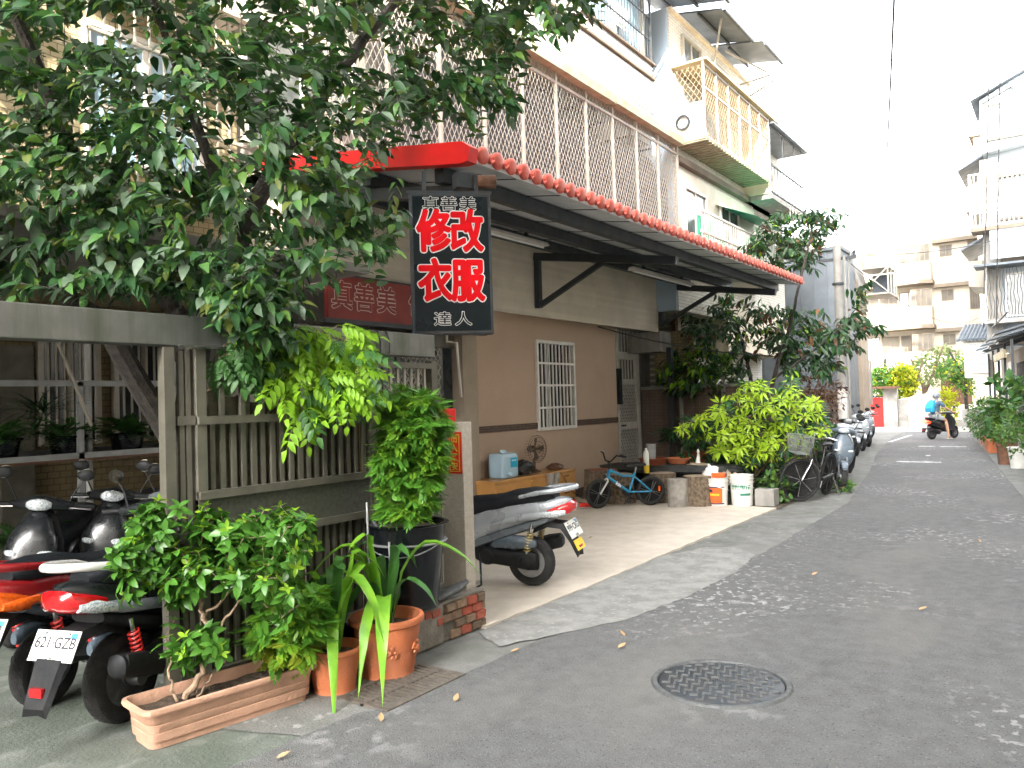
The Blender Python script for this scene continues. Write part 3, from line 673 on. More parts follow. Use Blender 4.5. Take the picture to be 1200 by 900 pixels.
# ---------------------------------------------------------------- hanging sign
S = thing('hanging_sign', 'black double-sided shop sign with big red characters hanging from the awning corner', 'sign', (-4.02, 4.94, 2.155), radians(44))
q = MB(); q.box(-.325, .325, -.06, .06, 0, 1.13, bev=.012); q.build('sign_box', 'iron_dark', S)
q = MB(); q.box(-.30, .30, -.066, -.058, .03, 1.10); q.build('sign_face', 'sign_black', S)
def sign_text(body, x, z, size, col, off, depth, asp=1.0): place(bold_text(body, size, off, col, asp), 'lettering', S, face_mx((x, -.0665-depth, z), (0, -1, 0)))
for b_, x, z in (('修', -.135, .80), ('改', .125, .80), ('衣', -.135, .405), ('服', .125, .405)):
    sign_text(b_, x, z, .355, 'sign_white', .0215, .0, .76); sign_text(b_, x, z, .355, 'sign_red', .0125, .0045, .76)
for b_, x, z in (('真', -.155, 1.035), ('善', -.01, 1.035), ('美', .14, 1.035), ('達', -.085, .115), ('人', .08, .115)):
    sign_text(b_, x, z, .115, 'sign_white', .0058, .0, 1.22); sign_text(b_, x, z, .115, 'sign_black', .0008, .004, 1.22)
q = MB(); q.bar((-.2, 0, 1.13), (-.2, 0, 1.33), .03); q.build('hanger', 'iron_dark', S); q = MB(); q.bar((.22, 0, 1.13), (.22, 0, 1.30), .03); q.build('hanger', 'iron_dark', S)
q = MB(); q.bar((-.34, 0, 1.145), (.34, 0, 1.145), .05, .025); q.build('hanger_bar', 'iron_dark', S)
q = MB(); q.bar((.05, .02, 1.25), (.26, .08, 1.25), .11, .12); q.build('arm', 'iron_dark', S)
q = MB(); q.lathe([(.0, -.03), (.052, -.03), (.055, .11), (.05, .12), (.0, .115)], (.26, .0, 1.24), 18, 'x'); q.build('end_cap', 'rust', S)
q = MB(); q.tube([(-.05, 0, 0), (-.05, .02, -.05), (.03, .05, -.06), (.06, .1, -.5)], .012, 6); q.build('conduit', 'cage_white', S)
# red shop sign on the wall, with characters
S2 = thing('shop_sign', 'dark red shop board with outlined characters on the wall behind the gate', 'sign', (-6.56, 7.1, 2.58))
q = MB(); q.box(-.03, .03, -1.2, 1.6, 0, .48); q.build('board', 'shop_red', S2)
q = MB(); q.box(-.04, .04, -1.25, 1.65, -.05, 0); q.box(-.04, .04, -1.25, 1.65, .48, .5); q.build('board_frame', 'iron_dark', S2)
for b_, y in (('真', -1.0), ('善', -.66), ('美', -.30), ('修', .25), ('改', .60), ('衣', .95), ('服', 1.3)):
    for col, of, dx in (('shop_letter', .014, 0), ('shop_red', .006, .004)):
        place(bold_text(b_, .33, of, col), 'lettering', S2, face_mx((.031+dx, y, .24), (1, 0, 0)))
# ================================================================== NEIGHBOUR HOUSE (cream, behind the shop house)
B = thing('cream_house', 'cream tiled house with yellow-floored balcony cage and rusty rooftop sheets beyond the shop house', 'building', (-7, 18, 0))
bx(B, 'blue_side_wall', 'blue_wall', -7.3, -6.17, 14.46, 14.52, 3.3, 9.25)
m = MB(); m.box(-12, -6.15, 14.53, 19.3, 3.3, 9.2); m.box(-12, -6.2, 19.3, 21.9, 3.3, 8.2); m.box(-12, -6.9, 16.0, 21.9, 1.0, 3.3); m.build('wall', 'white_tile', B, world=True)
bx(B, 'orange_strip', 'rust', -6.9, -6.8, 15.85, 15.99, 1.6, 3.6)
bx(B, 'parapet_cap', 'cream_wall', -6.3, -6.08, 14.5, 19.35, 9.2, 9.27)
bx(B, 'cornice', 'far_ledge', -6.18, -6.02, 14.53, 21.9, 6.2, 6.32)
bx(B, 'lower_wall', 'cream_wall', -6.9, -6.14, 17.2, 21.9, 2.6, 3.6)
# caged balcony, third floor
CG = MB()
CG.box(-6.15, -5.5, 14.58, 18.6, 6.56, 6.60); CG.build('balcony_floor', 'roof_yellow', B, world=True)
for k in range(26): bx(B, 'floor_slat', 'cage_yellow', -6.14, -5.5, 14.6+k*.157, 14.66+k*.157, 6.53, 6.555)
ys = [14.58+i*(18.6-14.58)/6 for i in range(7)]
for y in ys: bx(B, 'cage_post', 'cage_white', -5.53, -5.49, y-.02, y+.02, 6.6, 8.05)
for z in (6.6, 7.55, 8.0): bx(B, 'cage_rail', 'cage_white', -5.525, -5.495, 14.58, 18.6, z-.015, z+.02)
for i in range(6):
    q = MB(); lattice(q, ys[i], ys[i+1], 6.62, 8.0, -5.51, 55, .11, .008); stuff(q.build('mesh_panel', 'cage_dark', B, world=True))
q = MB(); lattice(q, -6.12, -5.52, 7.3, 8.0, 14.58, 55, .11, .008, 'y'); stuff(q.build('mesh_panel', 'cage_dark', B, world=True))
bx(B, 'balcony_panel', 'white_wall', -6.13, -5.52, 14.60, 14.63, 6.6, 7.3)
bx(B, 'balcony_wall', 'cream_wall', -6.145, -6.12, 14.65, 18.6, 6.6, 8.0)
bx(B, 'balcony_roof', 'roof_yellow', -6.2, -5.42, 14.53, 19.2, 8.06, 8.1)
q = MB()
for i in range(18):
    a, b = 2*pi*i/18, 2*pi*(i+1)/18; q.bar((-5.95+.13*cos(a), 14.56, 6.95+.13*sin(a)), (-5.95+.13*cos(b), 14.56, 6.95+.13*sin(b)), .035)
q.build('hose_coil', 'iron_dark', B, world=True)
for k in range(3): window(B, (-6.12, 15.4+k*1.3, 7.3), 1.0, 1.0, 'x', 1, 'cage_white', 'curtain')
# second balcony further on, dark rails and an air conditioner
bx(B, 'balcony_floor', 'concrete', -6.2, -5.5, 18.7, 21.6, 6.2, 6.32)
for k in range(12):
    y = 18.75+k*.25; bx(B, 'rail_bar', 'iron_dark', -5.53, -5.51, y, y+.025, 6.32, 7.9 if k % 4 == 0 else 7.0)
for z in (6.35, 7.0, 7.9): bx(B, 'rail', 'iron_dark', -5.54, -5.50, 18.75, 21.5, z, z+.03)
bx(B, 'balcony_roof', 'roof_metal', -6.2, -5.4, 18.7, 21.7, 7.95, 7.99)
bx(B, 'side_panel', 'cream_wall', -6.15, -5.56, 18.66, 18.7, 6.32, 7.9)
bx(B, 'air_conditioner', 'white_paint', -6.1, -5.6, 19.2, 20.0, 6.34, 6.95)
bx(B, 'balcony_floor', 'concrete', -6.2, -5.4, 19.8, 22.5, 5.3, 5.4)
for k in range(11): y = 19.85+k*.25; bx(B, 'rail_bar', 'cage_white', -5.43, -5.41, y, y+.025, 5.4, 6.2)
# second floor balcony above the awning: white railings, green screens, green canopy
bx(B, 'balcony_floor', 'white_wall', -6.15, -5.6, 14.5, 19.2, 4.05, 4.35)
for k in range(38): y = 14.5+k*.125; bx(B, 'rail_bar', 'white_paint', -5.62, -5.60, y, y+.028, 4.35, 5.15)
for z in (4.38, 4.75, 5.15): bx(B, 'rail', 'white_paint', -5.63, -5.59, 14.45, 19.2, z, z+.035)
for y0, y1 in ((14.55, 16.0), (17.2, 19.1)): bx(B, 'green_screen', 'green_sheet', -5.72, -5.70, y0, y1, 4.6, 5.1)
bx(B, 'balcony_back_wall', 'white_wall', -6.14, -6.1, 14.55, 19.2, 4.35, 6.1)
q = MB()
for k in range(14):
    y = 16.6+k*.19; q.add([(-6.1, y, 5.75+.02*(k % 2)), (-5.25, y, 5.38+.02*(k % 2)), (-5.25, y+.19, 5.38+.02*((k+1) % 2)), (-6.1, y+.19, 5.75+.02*((k+1) % 2))], [(0, 1, 2, 3)])
q.build('green_canopy', 'green_sheet', B, world=True)
for k in range(2): window(B, (-6.1, 15.4+k*2, 5.3), 1.2, 1.0, 'x', 1, 'white_paint', 'glass_grey')
for k in range(3): window(B, (-6.15, 15.6+k*1.6, 8.6), 1.0, .7, 'x', 1, 'cage_white', 'glass_grey')
# rooftop sheets, stepped and tilted, with stays
for x1, y0, y1, z, mm in ((-5.15, 11.5, 15.0, 9.75, 'roof_yellow'), (-5.35, 15.0, 15.6, 9.6, 'roof_metal'), (-5.45, 15.6, 17.4, 9.45, 'roof_metal'), (-5.2, 17.4, 18.7, 9.38, 'roof_metal')):
    q = MB(); q.prism([(-6.9, z+.28), (x1, z-.02), (x1, z+.015), (-6.9, z+.315)], y0, y1, 'y'); q.build('roof_sheet', mm, B, world=True)
    for xx in (-6.5, -5.95, x1+.05): q = MB(); q.bar((xx, y0, z+.22-.18*(xx+6.9)), (xx, y1, z+.22-.18*(xx+6.9)), .05); q.build('rafter', 'iron_dark', B, world=True)
for a, b in (((-5.6, 16.0, 9.5), (-6.1, 16.5, 8.2)), ((-5.9, 17.0, 9.2), (-5.5, 18.6, 9.15)), ((-6.15, 18.6, 9.0), (-5.3, 18.7, 9.1)), ((-6.1, 18.9, 8.75), (-5.25, 18.75, 9.0))):
    q = MB(); q.bar(a, b, .035); q.build('stay', 'cage_white', B, world=True)

# garden wall, side wall with yellow tiles
t = thing('garden_wall', 'brown tiled garden wall with posts behind the umbrella plants', 'wall', (-6, 15.1, 0))
bx(t, 'wall_panel', 'brown_tile', -7.28, -4.9, 15.08, 15.25, 0, 1.78)
bx(t, 'wall_panel', 'brown_tile_x', -5.05, -4.9, 15.25, 22.5, 0, 1.7)
bx(t, 'coping', 'concrete', -7.28, -4.88, 15.05, 15.28, 1.78, 1.84)
for x in (-6.62, -6.38, -5.5): bx(t, 'post', 'concrete', x-.03, x+.03, 15.0, 15.06, 0, 2.0)
tag(bx(None, 'yellow_tiled_wall', 'cream_tile_y', -7.2, -6.3, 15.6, 15.7, 1.6, 3.0), 'yellow tiled wall seen above the brown garden wall', 'wall')
tag(bx(None, 'drain_pipe', 'iron_dark', -6.52, -6.42, 14.7, 14.8, 0, 2.6), 'dark vertical pipe in front of the garden wall', 'pipe')

# grey sheet metal shed and beige gable beyond it
t = thing('metal_shed', 'tall blue-grey sheet metal shed wall behind the utility pole', 'building', (-6.2, 24, 0))
bx(t, 'wall', 'sheet_metal', -8.4, -5.2, 24, 25.7, 0, 5.7)
for k in range(9): x = -8.3+k*.385; bx(t, 'wall_seam', 'sheet_metal', x-.02, x+.02, 23.96, 24, 0, 5.7)
bx(t, 'roof_edge', 'roof_metal', -8.45, -5.14, 23.9, 25.75, 5.7, 5.8)
q = MB(); q.box(-5.2, -5.16, 24.4, 25.6, .3, 5.4); q.build('side_panel', 'sheet_metal', t, world=True)
t = thing('beige_house', 'plain beige plastered house end with a small rooftop cage beside the motorcycles', 'building', (-5.6, 26.8, 0))
q = MB(); q.prism([(-8.5, 0), (-5.12, 0), (-5.12, 4.75), (-5.3, 5.55), (-5.75, 5.95), (-8.5, 5.95)], 26.0, 27.0, 'y'); q.build('wall', 'brown_plaster', t, world=True)
q = MB(); q.prism([(-5.06, 4.7), (-5.25, 5.6), (-5.7, 6.03), (-8.5, 6.03), (-8.5, 5.96), (-5.75, 5.96), (-5.3, 5.56), (-5.11, 4.7)], 25.93, 27.1, 'y'); q.build('roof_edge', 'concrete', t, world=True)
for a in ((-5.1, -4.3, 26.1, 27.5, 4.55, 4.6), (-5.1, -4.3, 26.1, 27.5, 5.35, 5.38)): bx(t, 'cage_shelf', 'cage_white', *a)
q = MB()
for y in (26.1, 26.6, 27.1, 27.5): q.bar((-4.32, y, 4.6), (-4.32, y, 5.36), .04)
q.bar((-5.1, 26.1, 4.6), (-4.32, 26.1, 5.36), .04); q.bar((-4.32, 26.1, 4.6), (-5.1, 26.1, 5.36), .03); q.build('cage_frame', 'cage_white', t, world=True)
bx(t, 'cage_sheet', 'roof_metal', -5.0, -4.4, 27.4, 27.45, 4.6, 5.3)
bx(t, 'shutter', 'concrete', -5.12, -5.07, 26.9, 27.1, 1.2, 2.6)
# utility pole: concrete shaft, painted foot, clamps and boxes
t = thing('utility_pole', 'grey utility pole with white painted foot and wires by the shed', 'utility pole', (-4.62, 21.0, 0))
q = MB(); q.lathe([(.12, 1.75), (.115, 3), (.095, 5.3), (.0, 5.31)], n=16); q.build('shaft', 'pole_concrete', t)
q = MB(); q.lathe([(.15, 0), (.145, .1), (.13, 1.75), (.12, 1.76)], n=16); q.build('painted_foot', 'white_paint', t)
q = MB(); q.tube([(.17, -.05, .2), (.17, -.05, 5.0)], .03, 8); q.tube([(.2, .06, 2.5), (.24, .06, 4.6), (.3, .1, 5.1)], .02, 6); q.build('conduit', 'pole_concrete', t)
for z in (1.7, 2.9, 4.3): q = MB(); q.lathe([(.135, z), (.15, z), (.15, z+.05), (.135, z+.05)], n=16); q.build('clamp', 'iron_dark', t)
q = MB(); q.bar((-.5, 0, 4.95), (.45, 0, 4.95), .07); q.build('cross_arm', 'iron_dark', t)
for x in (-.4, 0, .4): q = MB(); q.lathe([(.0, 5.0), (.045, 5.0), (.03, 5.05), (.05, 5.08), (.0, 5.16)], (x, 0, 0), 10); q.build('insulator', 'iron_dark', t)

# ================================================================== YARD HOUSE (left, behind the fence)
Y = thing('yard_house', 'old yellow tiled house with grilled windows behind the fence and the big tree', 'building', (-8, 0, 0))
bx(Y, 'wall', 'yard_tile_shaded', -12, -8.4, -9, 5.35, 0, 2.75)
bx(Y, 'upper_wall', 'cream_tile', -12, -7.3, -9, 5.35, 2.75, 10)
bx(Y, 'added_shade_roof', 'concrete', -7.3, -5.3, -9, 5.3, 2.84, 2.92)  # added roof over the yard, put in to keep light out
bx(Y, 'party_wall', 'concrete', -8.4, -7.35, 5.2, 5.39, 0, 2.75)
for y, w_ in ((4.05, .62), (4.85, .7), (2.2, 1.2)): window(Y, (-8.38, y, 1.95), w_, 1.3, 'x', 1, 'cage_white', 'glass_dark', 7, 1)
bx(Y, 'door_frame', 'gate_metal', -8.4, -8.34, 3.4, 3.7, 0, 2.3)
for z, y, ww in ((4.6, 1.5, 2.6), (7.4, -.5, 2.6), (7.4, 3.2, 2.4), (4.6, 4.3, 1.6), (4.6, -2.4, 2.2), (7.4, -3.8, 2.2)):
    window(Y, (-7.3, y, z), ww-.4, 1.3, 'x', 1, 'white_paint', 'glass_blue')
    for k in range(int(ww/.14)+1): bx(Y, 'cage_bar', 'cage_white', -6.82, -6.80, y-ww/2+k*.14, y-ww/2+k*.14+.016, z-.95, z+.95)
    for zz in (-.95, -.3, .35, .95): bx(Y, 'cage_rail', 'cage_white', -6.83, -6.79, y-ww/2, y+ww/2, z+zz-.015, z+zz+.015)
    bx(Y, 'cage_shelf', 'cage_white', -7.3, -6.8, y-ww/2, y+ww/2, z-.99, z-.95); bx(Y, 'cage_roof', 'white_wall', -7.3, -6.7, y-ww/2, y+ww/2, z+.96, z+1.0)
bx(Y, 'cornice', 'white_wall', -7.3, -7.1, -9, 5.35, 5.85, 6.0)

# ================================================================== FAR APARTMENTS, closing the street
F = thing('far_apartments', 'sunlit cream apartment block with stacked balconies closing the far end', 'building', (-9, 58, 0))
bx(F, 'wall', 'far_white', -22, -3.5, 58.6, 70, 0, 12.6)
bx(F, 'rear_block', 'far_white', -30, -7.5, 64, 78, 0, 13.2)
for k, z in enumerate((2.95, 5.85, 8.75)):
    q = MB(); q.prism([(-11.9, 58.6), (-11.9, 57.7), (-7.6, 57.0), (-7.0, 57.5), (-7.0, 58.6)], z, z+1.15, 'z'); q.build('balcony_parapet', 'far_white', F, world=True)
    q = MB(); q.prism([(-12.0, 58.6), (-12.0, 57.6), (-7.6, 56.9), (-6.9, 57.45), (-6.9, 58.6)], z-.25, z, 'z'); q.build('balcony_floor', 'far_ledge', F, world=True)
    bx(F, 'ledge', 'far_ledge', -6.95, -3.4, 58.15, 58.6, z+2.4, z+2.62)
    for j in range(3): x = -10.9+j*1.2; window(F, (x, 58.58, z+1.75), 1.1, 1.15, 'y', -1, 'far_ledge', ('curtain', 'far_window', 'far_window')[(j+k) % 3])
    for j in range(2): window(F, (-7.9+j*.62, 57.35, z+1.75), .6, 1.1, 'y', -1, 'far_ledge', 'far_window')
    window(F, (-6.2, 58.6, z+1.9), .7, .7, 'y', -1, 'far_ledge', 'far_window'); window(F, (-4.5, 58.6, z+1.6), .9, 1.5, 'y', -1, 'far_ledge', 'far_window', 5)
    if k < 2:
        for j in range(14): x = -11.5+j*.3; bx(F, 'rail_bar', 'far_ledge', x, x+.03, 57.2, 57.23, z+1.15, z+1.5)
    q = MB(); q.prism([(-14.6, 58.6), (-14.6, 57.9), (-12.4, 57.9), (-12.4, 58.6)], z-.1, z+1.0, 'z'); q.build('balcony_parapet', 'far_white', F, world=True)
    for j in range(2): window(F, (-14+j*1.1, 58.58, z+1.7), 1.0, 1.3, 'y', -1, 'far_ledge', ('far_window', 'curtain')[j])
q = MB()
for x in [-11.6+i*.35 for i in range(13)]: q.bar((x, 57.6, 9.9), (x, 57.6, 10.8), .04)
q.bar((-11.6, 57.6, 10.8), (-7.2, 57.6, 10.8), .06); q.build('roof_railing', 'far_ledge', F, world=True)
bx(F, 'green_board', 'green_sheet', -12.15, -11.85, 57.85, 57.89, 6.9, 7.9)
bx(F, 'rooftop_shed', 'far_ledge', -12.6, -11.2, 58.0, 60, 9.75, 10.9)
for j in range(3): window(F, (-11.2+j*2.2, 58.6, 1.6), 1.3, .8, 'y', -1, 'far_ledge', 'far_window')
# yellowish low house with a brown panel (seen between the far trees)
t = thing('yellow_house', 'low pale yellow corrugated house with a brown shutter behind the rider', 'building', (-4.2, 47.5, 0))
bx(t, 'wall', 'cream_wall', -9.2, -1.5, 47.5, 50, 0, 3.4)
for k in range(20): x = -7.1+k*.28; bx(t, 'wall_rib', 'cream_wall', x, x+.05, 47.46, 47.5, .9, 3.4)
bx(t, 'shutter', 'rust', -5.5, -4.1, 47.42, 47.46, .7, 2.1)
bx(t, 'base_wall', 'white_wall', -7.2, -1.5, 47.2, 47.4, 0, .8)
# red gate with canopy, white wall
t = thing('red_gate', 'bright red metal gate under a small rusty canopy at the street end', 'gate', (-7.2, 38.9, 0))
bx(t, 'gate_leaf', 'red_gate', -7.75, -6.85, 38.85, 38.92, 0, 1.32); bx(t, 'gate_leaf', 'red_gate', -8.6, -7.77, 38.85, 38.92, 0, 1.32)
bx(t, 'gate_post', 'old_concrete', -6.82, -6.25, 38.75, 39.1, 0, 1.72); bx(t, 'canopy', 'rust', -8.8, -6.2, 38.2, 39.4, 1.72, 1.82)
bx(t, 'gate_post', 'white_wall', -9.0, -8.62, 38.75, 39.1, 0, 1.72)
bx(t, 'lintel', 'iron_dark', -8.6, -6.83, 38.84, 38.94, 1.33, 1.39)
t = thing('white_garden_wall', 'sunlit whitewashed garden wall with a stained foot beside the red gate', 'wall', (-5.5, 39, 0))
q = MB(); q.prism([(-6.24, 0), (-4.98, 0), (-4.98, 1.45), (-5.5, 1.40), (-5.8, 1.3), (-6.24, 1.22)], 39.0, 39.2, 'y'); q.build('wall', 'white_wall', t, world=True)
bx(t, 'wall_pier', 'old_concrete', -6.24, -5.85, 38.92, 39.0, 0, 1.2)
tag(bx(None, 'low_stone_wall', 'old_concrete', -3.9, 4, 40.2, 40.5, 0, .7), 'low grey stone wall behind the rider', 'wall')

# ================================================================== RIGHT SIDE (street turned 7 degrees)
R = thing('balcony_apartments', 'tall pale blue apartment building with white caged balcony on the right', 'building', (0, 32, 0))
bx(R, 'wall', 'pale_blue_wall', -2.0, 9, 32.4, 37.9, 3.0, 11.4); bx(R, 'ground_floor_wall', 'concrete', -1.6, 9, 32.4, 37.9, 0, 3.0)
bx(R, 'side_wall', 'concrete', -2.25, -1.75, 32.2, 32.6, 2.6, 9.6)
for z in (3.1, 5.95, 8.9): bx(R, 'ledge', 'far_ledge', -2.3, 9, 32.25, 32.4, z, z+.13)
# cage with bars (third floor) and flowers
for k in range(17):
    x = -2.55+k*.14; bx(R, 'rail_bar', 'white_paint', x, x+.03, 31.55, 31.58, 7.15, 8.95)
for z in (7.15, 7.6, 8.05, 8.5, 8.95): bx(R, 'rail', 'white_paint', -2.56, -.2, 31.545, 31.585, z, z+.04)
for k in range(6): bx(R, 'rail_bar', 'white_paint', -2.56, -2.53, 31.55+k*.16, 31.58+k*.16, 7.15, 8.95)
bx(R, 'balcony_floor', 'far_ledge', -2.55, -.2, 31.55, 32.4, 7.0, 7.12); bx(R, 'balcony_parapet', 'pale_blue_wall', -2.0, -.2, 31.6, 31.64, 6.0, 7.0)
window(R, (-1.3, 32.4, 8.1), 1.1, 1.4, 'y', -1, 'far_ledge', 'glass_grey')
# top floor glazed room with slanted roof
q = MB(); q.prism([(-2.15, 9.75), (-.5, 9.9), (-.5, 12.4), (-2.15, 11.6)], 31.9, 34, 'y'); q.build('glazed_room', 'pale_blue_wall', R, world=True)
q = MB(); q.prism([(-2.4, 11.55), (-.3, 12.45), (-.3, 12.52), (-2.4, 11.63)], 31.6, 34.2, 'y'); q.build('slanted_roof', 'roof_metal', R, world=True)
for k in range(3): window(R, (-1.75+k*.5, 31.88, 10.75), .48, 1.25, 'y', -1, 'far_ledge', 'curtain')
q = MB(); q.bar((-2.1, 31.85, 11.45), (-1.2, 31.85, 11.85), .05); q.bar((-1.2, 31.85, 11.85), (-.9, 31.85, 11.4), .05); q.build('brace', 'iron_dark', R, world=True)
# second floor cage with decorative bars
for k in range(20):
    x = -2.15+k*.1; q = MB(); q.tube([(x+.03*sin(k+j)*(1 if j % 2 else -1), 31.5, 3.95+j*.28) for j in range(7)], .012, 4); q.build('cage_bar', 'iron_dark', R, world=True)
bx(R, 'cage_side', 'cage_white', -2.2, -2.13, 31.5, 32.4, 3.9, 5.75)
bx(R, 'cage_roof', 'roof_metal', -2.5, .2, 31.3, 32.4, 5.75, 5.82); bx(R, 'cage_floor', 'concrete', -2.2, .2, 31.5, 32.4, 3.8, 3.92)
window(R, (-1.0, 32.39, 4.8), 1.3, 1.5, 'y', -1, 'white_paint', 'glass_grey')
# left face: balconies stepping out over the street further back
for z in (5.3, 8.0): q = MB(); q.prism([(-2.8, z), (-2.0, z-.15), (-2.0, z+.9), (-2.8, z+.9)], 33.0, 35.8, 'y'); q.build('side_balcony', 'far_white', R, world=True)
for z in (6.6, 9.5): q = MB(); q.prism([(-3.0, z), (-2.0, z+.5), (-2.0, z+.58), (-3.0, z+.07)], 32.9, 36, 'y'); q.build('side_awning', 'roof_metal', R, world=True)
t = thing('rear_apartments', 'white apartment building rising behind the pale blue one on the right', 'building', (-3, 47, 0))
bx(t, 'wall', 'far_white', -3.7, 9, 49.5, 58, 0, 15.2)
for z in (4, 7, 10, 13): bx(t, 'ledge', 'far_ledge', -3.95, 9, 49.2, 49.5, z, z+.12); window(t, (-3.1, 49.5, z+1.4), .8, 1.1, 'y', -1, 'far_ledge', 'glass_grey')
bx(t, 'roof_slab', 'far_ledge', -3.9, 9, 49.3, 58, 15.2, 15.35)
# low houses with lean-to roofs
t = thing('low_house', 'low house with corrugated lean-to roof and open front on the right', 'building', (0, 24, 0))
mx = Matrix.Translation((RX(22)+1.0, 22, 0)) @ Matrix.Rotation(radians(7.1), 4, 'Z')
def lb(name, m, *a): q = MB(); q.box(*a, mx=mx); return q.build(name, m, t, world=True)
lb('wall', 'brown_plaster', .12, 4, 0, 9.6, 0, 2.7); lb('door_panel', 'white_wall', .05, .12, 8.0, 9.3, .2, 2.4); lb('door_panel', 'white_wall', .05, .12, 6.4, 7.6, .2, 2.4)
lb('opening_shade_panel', 'hollow_shade', .09, .13, 2.0, 5.4, .3, 2.3); lb('corner_pipe', 'white_paint', -.02, .06, 9.5, 9.58, 0, 2.9); lb('fascia', 'roof_yellow', -.5, -.44, 1.2, 5.0, 2.35, 2.55)  # near-black slab on the wall, painted shade of an open front
for k in range(10):
    q = MB(); zz = 2.95+.12*(k % 3 == 0); q.prism([(-.75+.1*(k % 3), zz-.2), (2.6, zz+.75), (2.6, zz+.79), (-.75+.1*(k % 3), zz-.16)], k*.97, k*.97+1.0, 'y', mx=mx); q.build('roof_sheet', ('roof_metal', 'slate_roof')[k % 2], t, world=True)
for k in range(5): lb('post', 'iron_dark', -.42, -.36, .3+k*2.2, .36+k*2.2, 0, 2.75)
lb('rear_wall', 'brown_plaster', 1.8, 5, -.2, 9.7, 2.4, 4.1)
lb('front_rail', 'iron_dark', -.5, -.46, 0, 5, 3.35, 3.38)
t = thing('tile_roof_annex', 'small annex with grey tiled roof and white window at the corner', 'building', (-2.4, 33, 0))
bx(t, 'window_box', 'white_wall', -3.05, -2.25, 33.0, 34.6, 2.0, 3.35)
window(t, (-2.62, 33.0, 2.7), .7, 1.1, 'y', -1, 'white_paint', 'curtain', 2, 2)
for k in range(9):
    q = MB(); q.tube([(-3.2+k*.12, 32.75, 3.35), (-3.1+k*.12, 34.6, 4.0)], .06, 6); q.build('roof_tile', 'slate_roof', t, world=True)
# tall row on the right, beside and behind the camera: it shades the street
for i, (y0, y1, hh, lab) in enumerate(((-34, -13.6, 17.5, 'long apartment building far behind the camera on the right'), (-13.95, -2.45, 18.6, 'tiled apartment building just behind the camera on the right'), (-2.8, 19.5, 16.0, 'apartment building on the right before the low house'))):
    t = thing('right_apartments', lab, 'building', (RX(y0)+1.6+.03*i, y0, 0), radians(7.1))
    L_ = y1-y0; q = MB(); q.box(0, 9, 0, L_, 0, hh); q.build('wall', 'white_tile', t, world=False)
    q = MB(); q.box(-.1, 9.1, -.1, L_+.1, hh, hh+.2); q.build('roof_slab', 'concrete', t)
    for fl in range(int(hh/3)):
        for k in range(int(L_/3)):
            c = mx0 = None; z = 1.5+fl*3.0; yk = 1.5+k*3.0
            m_ = MB(); m_.box(-.05, .02, yk-.9, yk+.9, z-.7, z+.8); w1 = m_.build('window', 'cage_white', t)
            m_ = MB(); m_.box(-.07, -.045, yk-.82, yk+.82, z-.62, z+.72); m_.build('pane', 'glass_grey', w1)
t = thing('gable_building', 'tall house across the street behind the camera', 'building', (-10, -34, 0)); bx(t, 'wall', 'cream_tile', -14, -5, -34, -10, 0, 9)
# cables
def cable(label, a, b, sag, r=.012):
    a, b = Vector(a), Vector(b); q = MB()
    P = [a.lerp(b, i/20)+Vector((0, 0, -sag*4*(i/20)*(1-i/20))) for i in range(21)]
    q.tube(P, r, 6, cap=True); o = q.build('cable', 'cable'); return tag(o, label, 'cable', 'overhead cables')
# ================================================================== MATERIALS FOR OBJECTS
def paint(n, c, c2=None, **k): return mat(n, c, c2, 6, .28, coat=.6, dirt=.15, **k)
paint('paint_black', (.012, .014, .016)); paint('paint_red', (.30, .012, .015)); paint('paint_white', (.72, .72, .70)); paint('paint_silver', (.42, .45, .48), metal=.3)
paint('paint_grey', (.16, .185, .205), metal=.2); paint('paint_blue_grey', (.10, .13, .16)); paint('paint_blue', (.01, .26, .48)); paint('paint_cream', (.6, .62, .58))
mat('black_plastic', (.010, .011, .012), (.007, .008, .009), 30, .6, spec=.3, bump=.15, bscale=200, dirt=.3, dcol=(.04, .04, .04), dscale=9)
mat('seat_vinyl', (.008, .010, .013), (.006, .008, .010), 30, .5, spec=.3, bump=.25, bscale=220)
mat('tyre', (.014, .014, .015), (.02, .02, .02), 20, .85, bump=.5, bscale=120, dirt=.4, dcol=(.07, .068, .06), dscale=12)
mat('engine_metal', (.22, .23, .24), (.14, .145, .15), 14, .45, .7, dirt=.4, dcol=(.05, .045, .04), dscale=10)
mat('rim_silver', (.42, .43, .44), (.32, .33, .34), 12, .4, .7, dirt=.3, dcol=(.1, .09, .08), dscale=14)
mat('rim_gold', (.5, .38, .12), (.42, .3, .1), 12, .4, .7)
mat('chrome', (.6, .6, .6), (.5, .5, .5), 12, .18, .95)
mat('lamp_red', (.55, .008, .01), (.42, .005, .008), 60, .15, coat=.8, spec=.8)
mat('lamp_orange', (.85, .14, .01), (.7, .1, .01), 60, .15, coat=.8)
mat('lamp_clear', (.62, .66, .68), (.25, .28, .30), 90, .08, coat=1, spec=1)
mat('lamp_lit', (.9, .04, .02), (.9, .03, .02), 5, .3, emit=2.2)
mat('plate_white', (.72, .73, .70), (.66, .67, .64), 20, .5, dirt=.2)
mat('plate_ink', (.015, .015, .018), None, 4, .6)
mat('plate_blue', (.05, .35, .65), None, 4, .6)
mat('spring_red', (.65, .03, .025), None, 10, .35)
mat('spring_brass', (.5, .4, .15), None, 10, .35, .5)
mat('mirror_glass', (.55, .55, .5), None, 10, .05, .95)
mat('sticker_grey', (.30, .33, .36), (.16, .18, .21), 5, .35)
mat('terracotta', (.52, .155, .06), (.44, .13, .05), 6, .75, bump=.25, bscale=60, dirt=.5, dcol=(.30, .14, .08), dscale=5)
mat('planter_clay', (.50, .29, .195), (.42, .24, .16), 6, .8, bump=.3, bscale=60, dirt=.7, dcol=(.28, .17, .11), dscale=6)
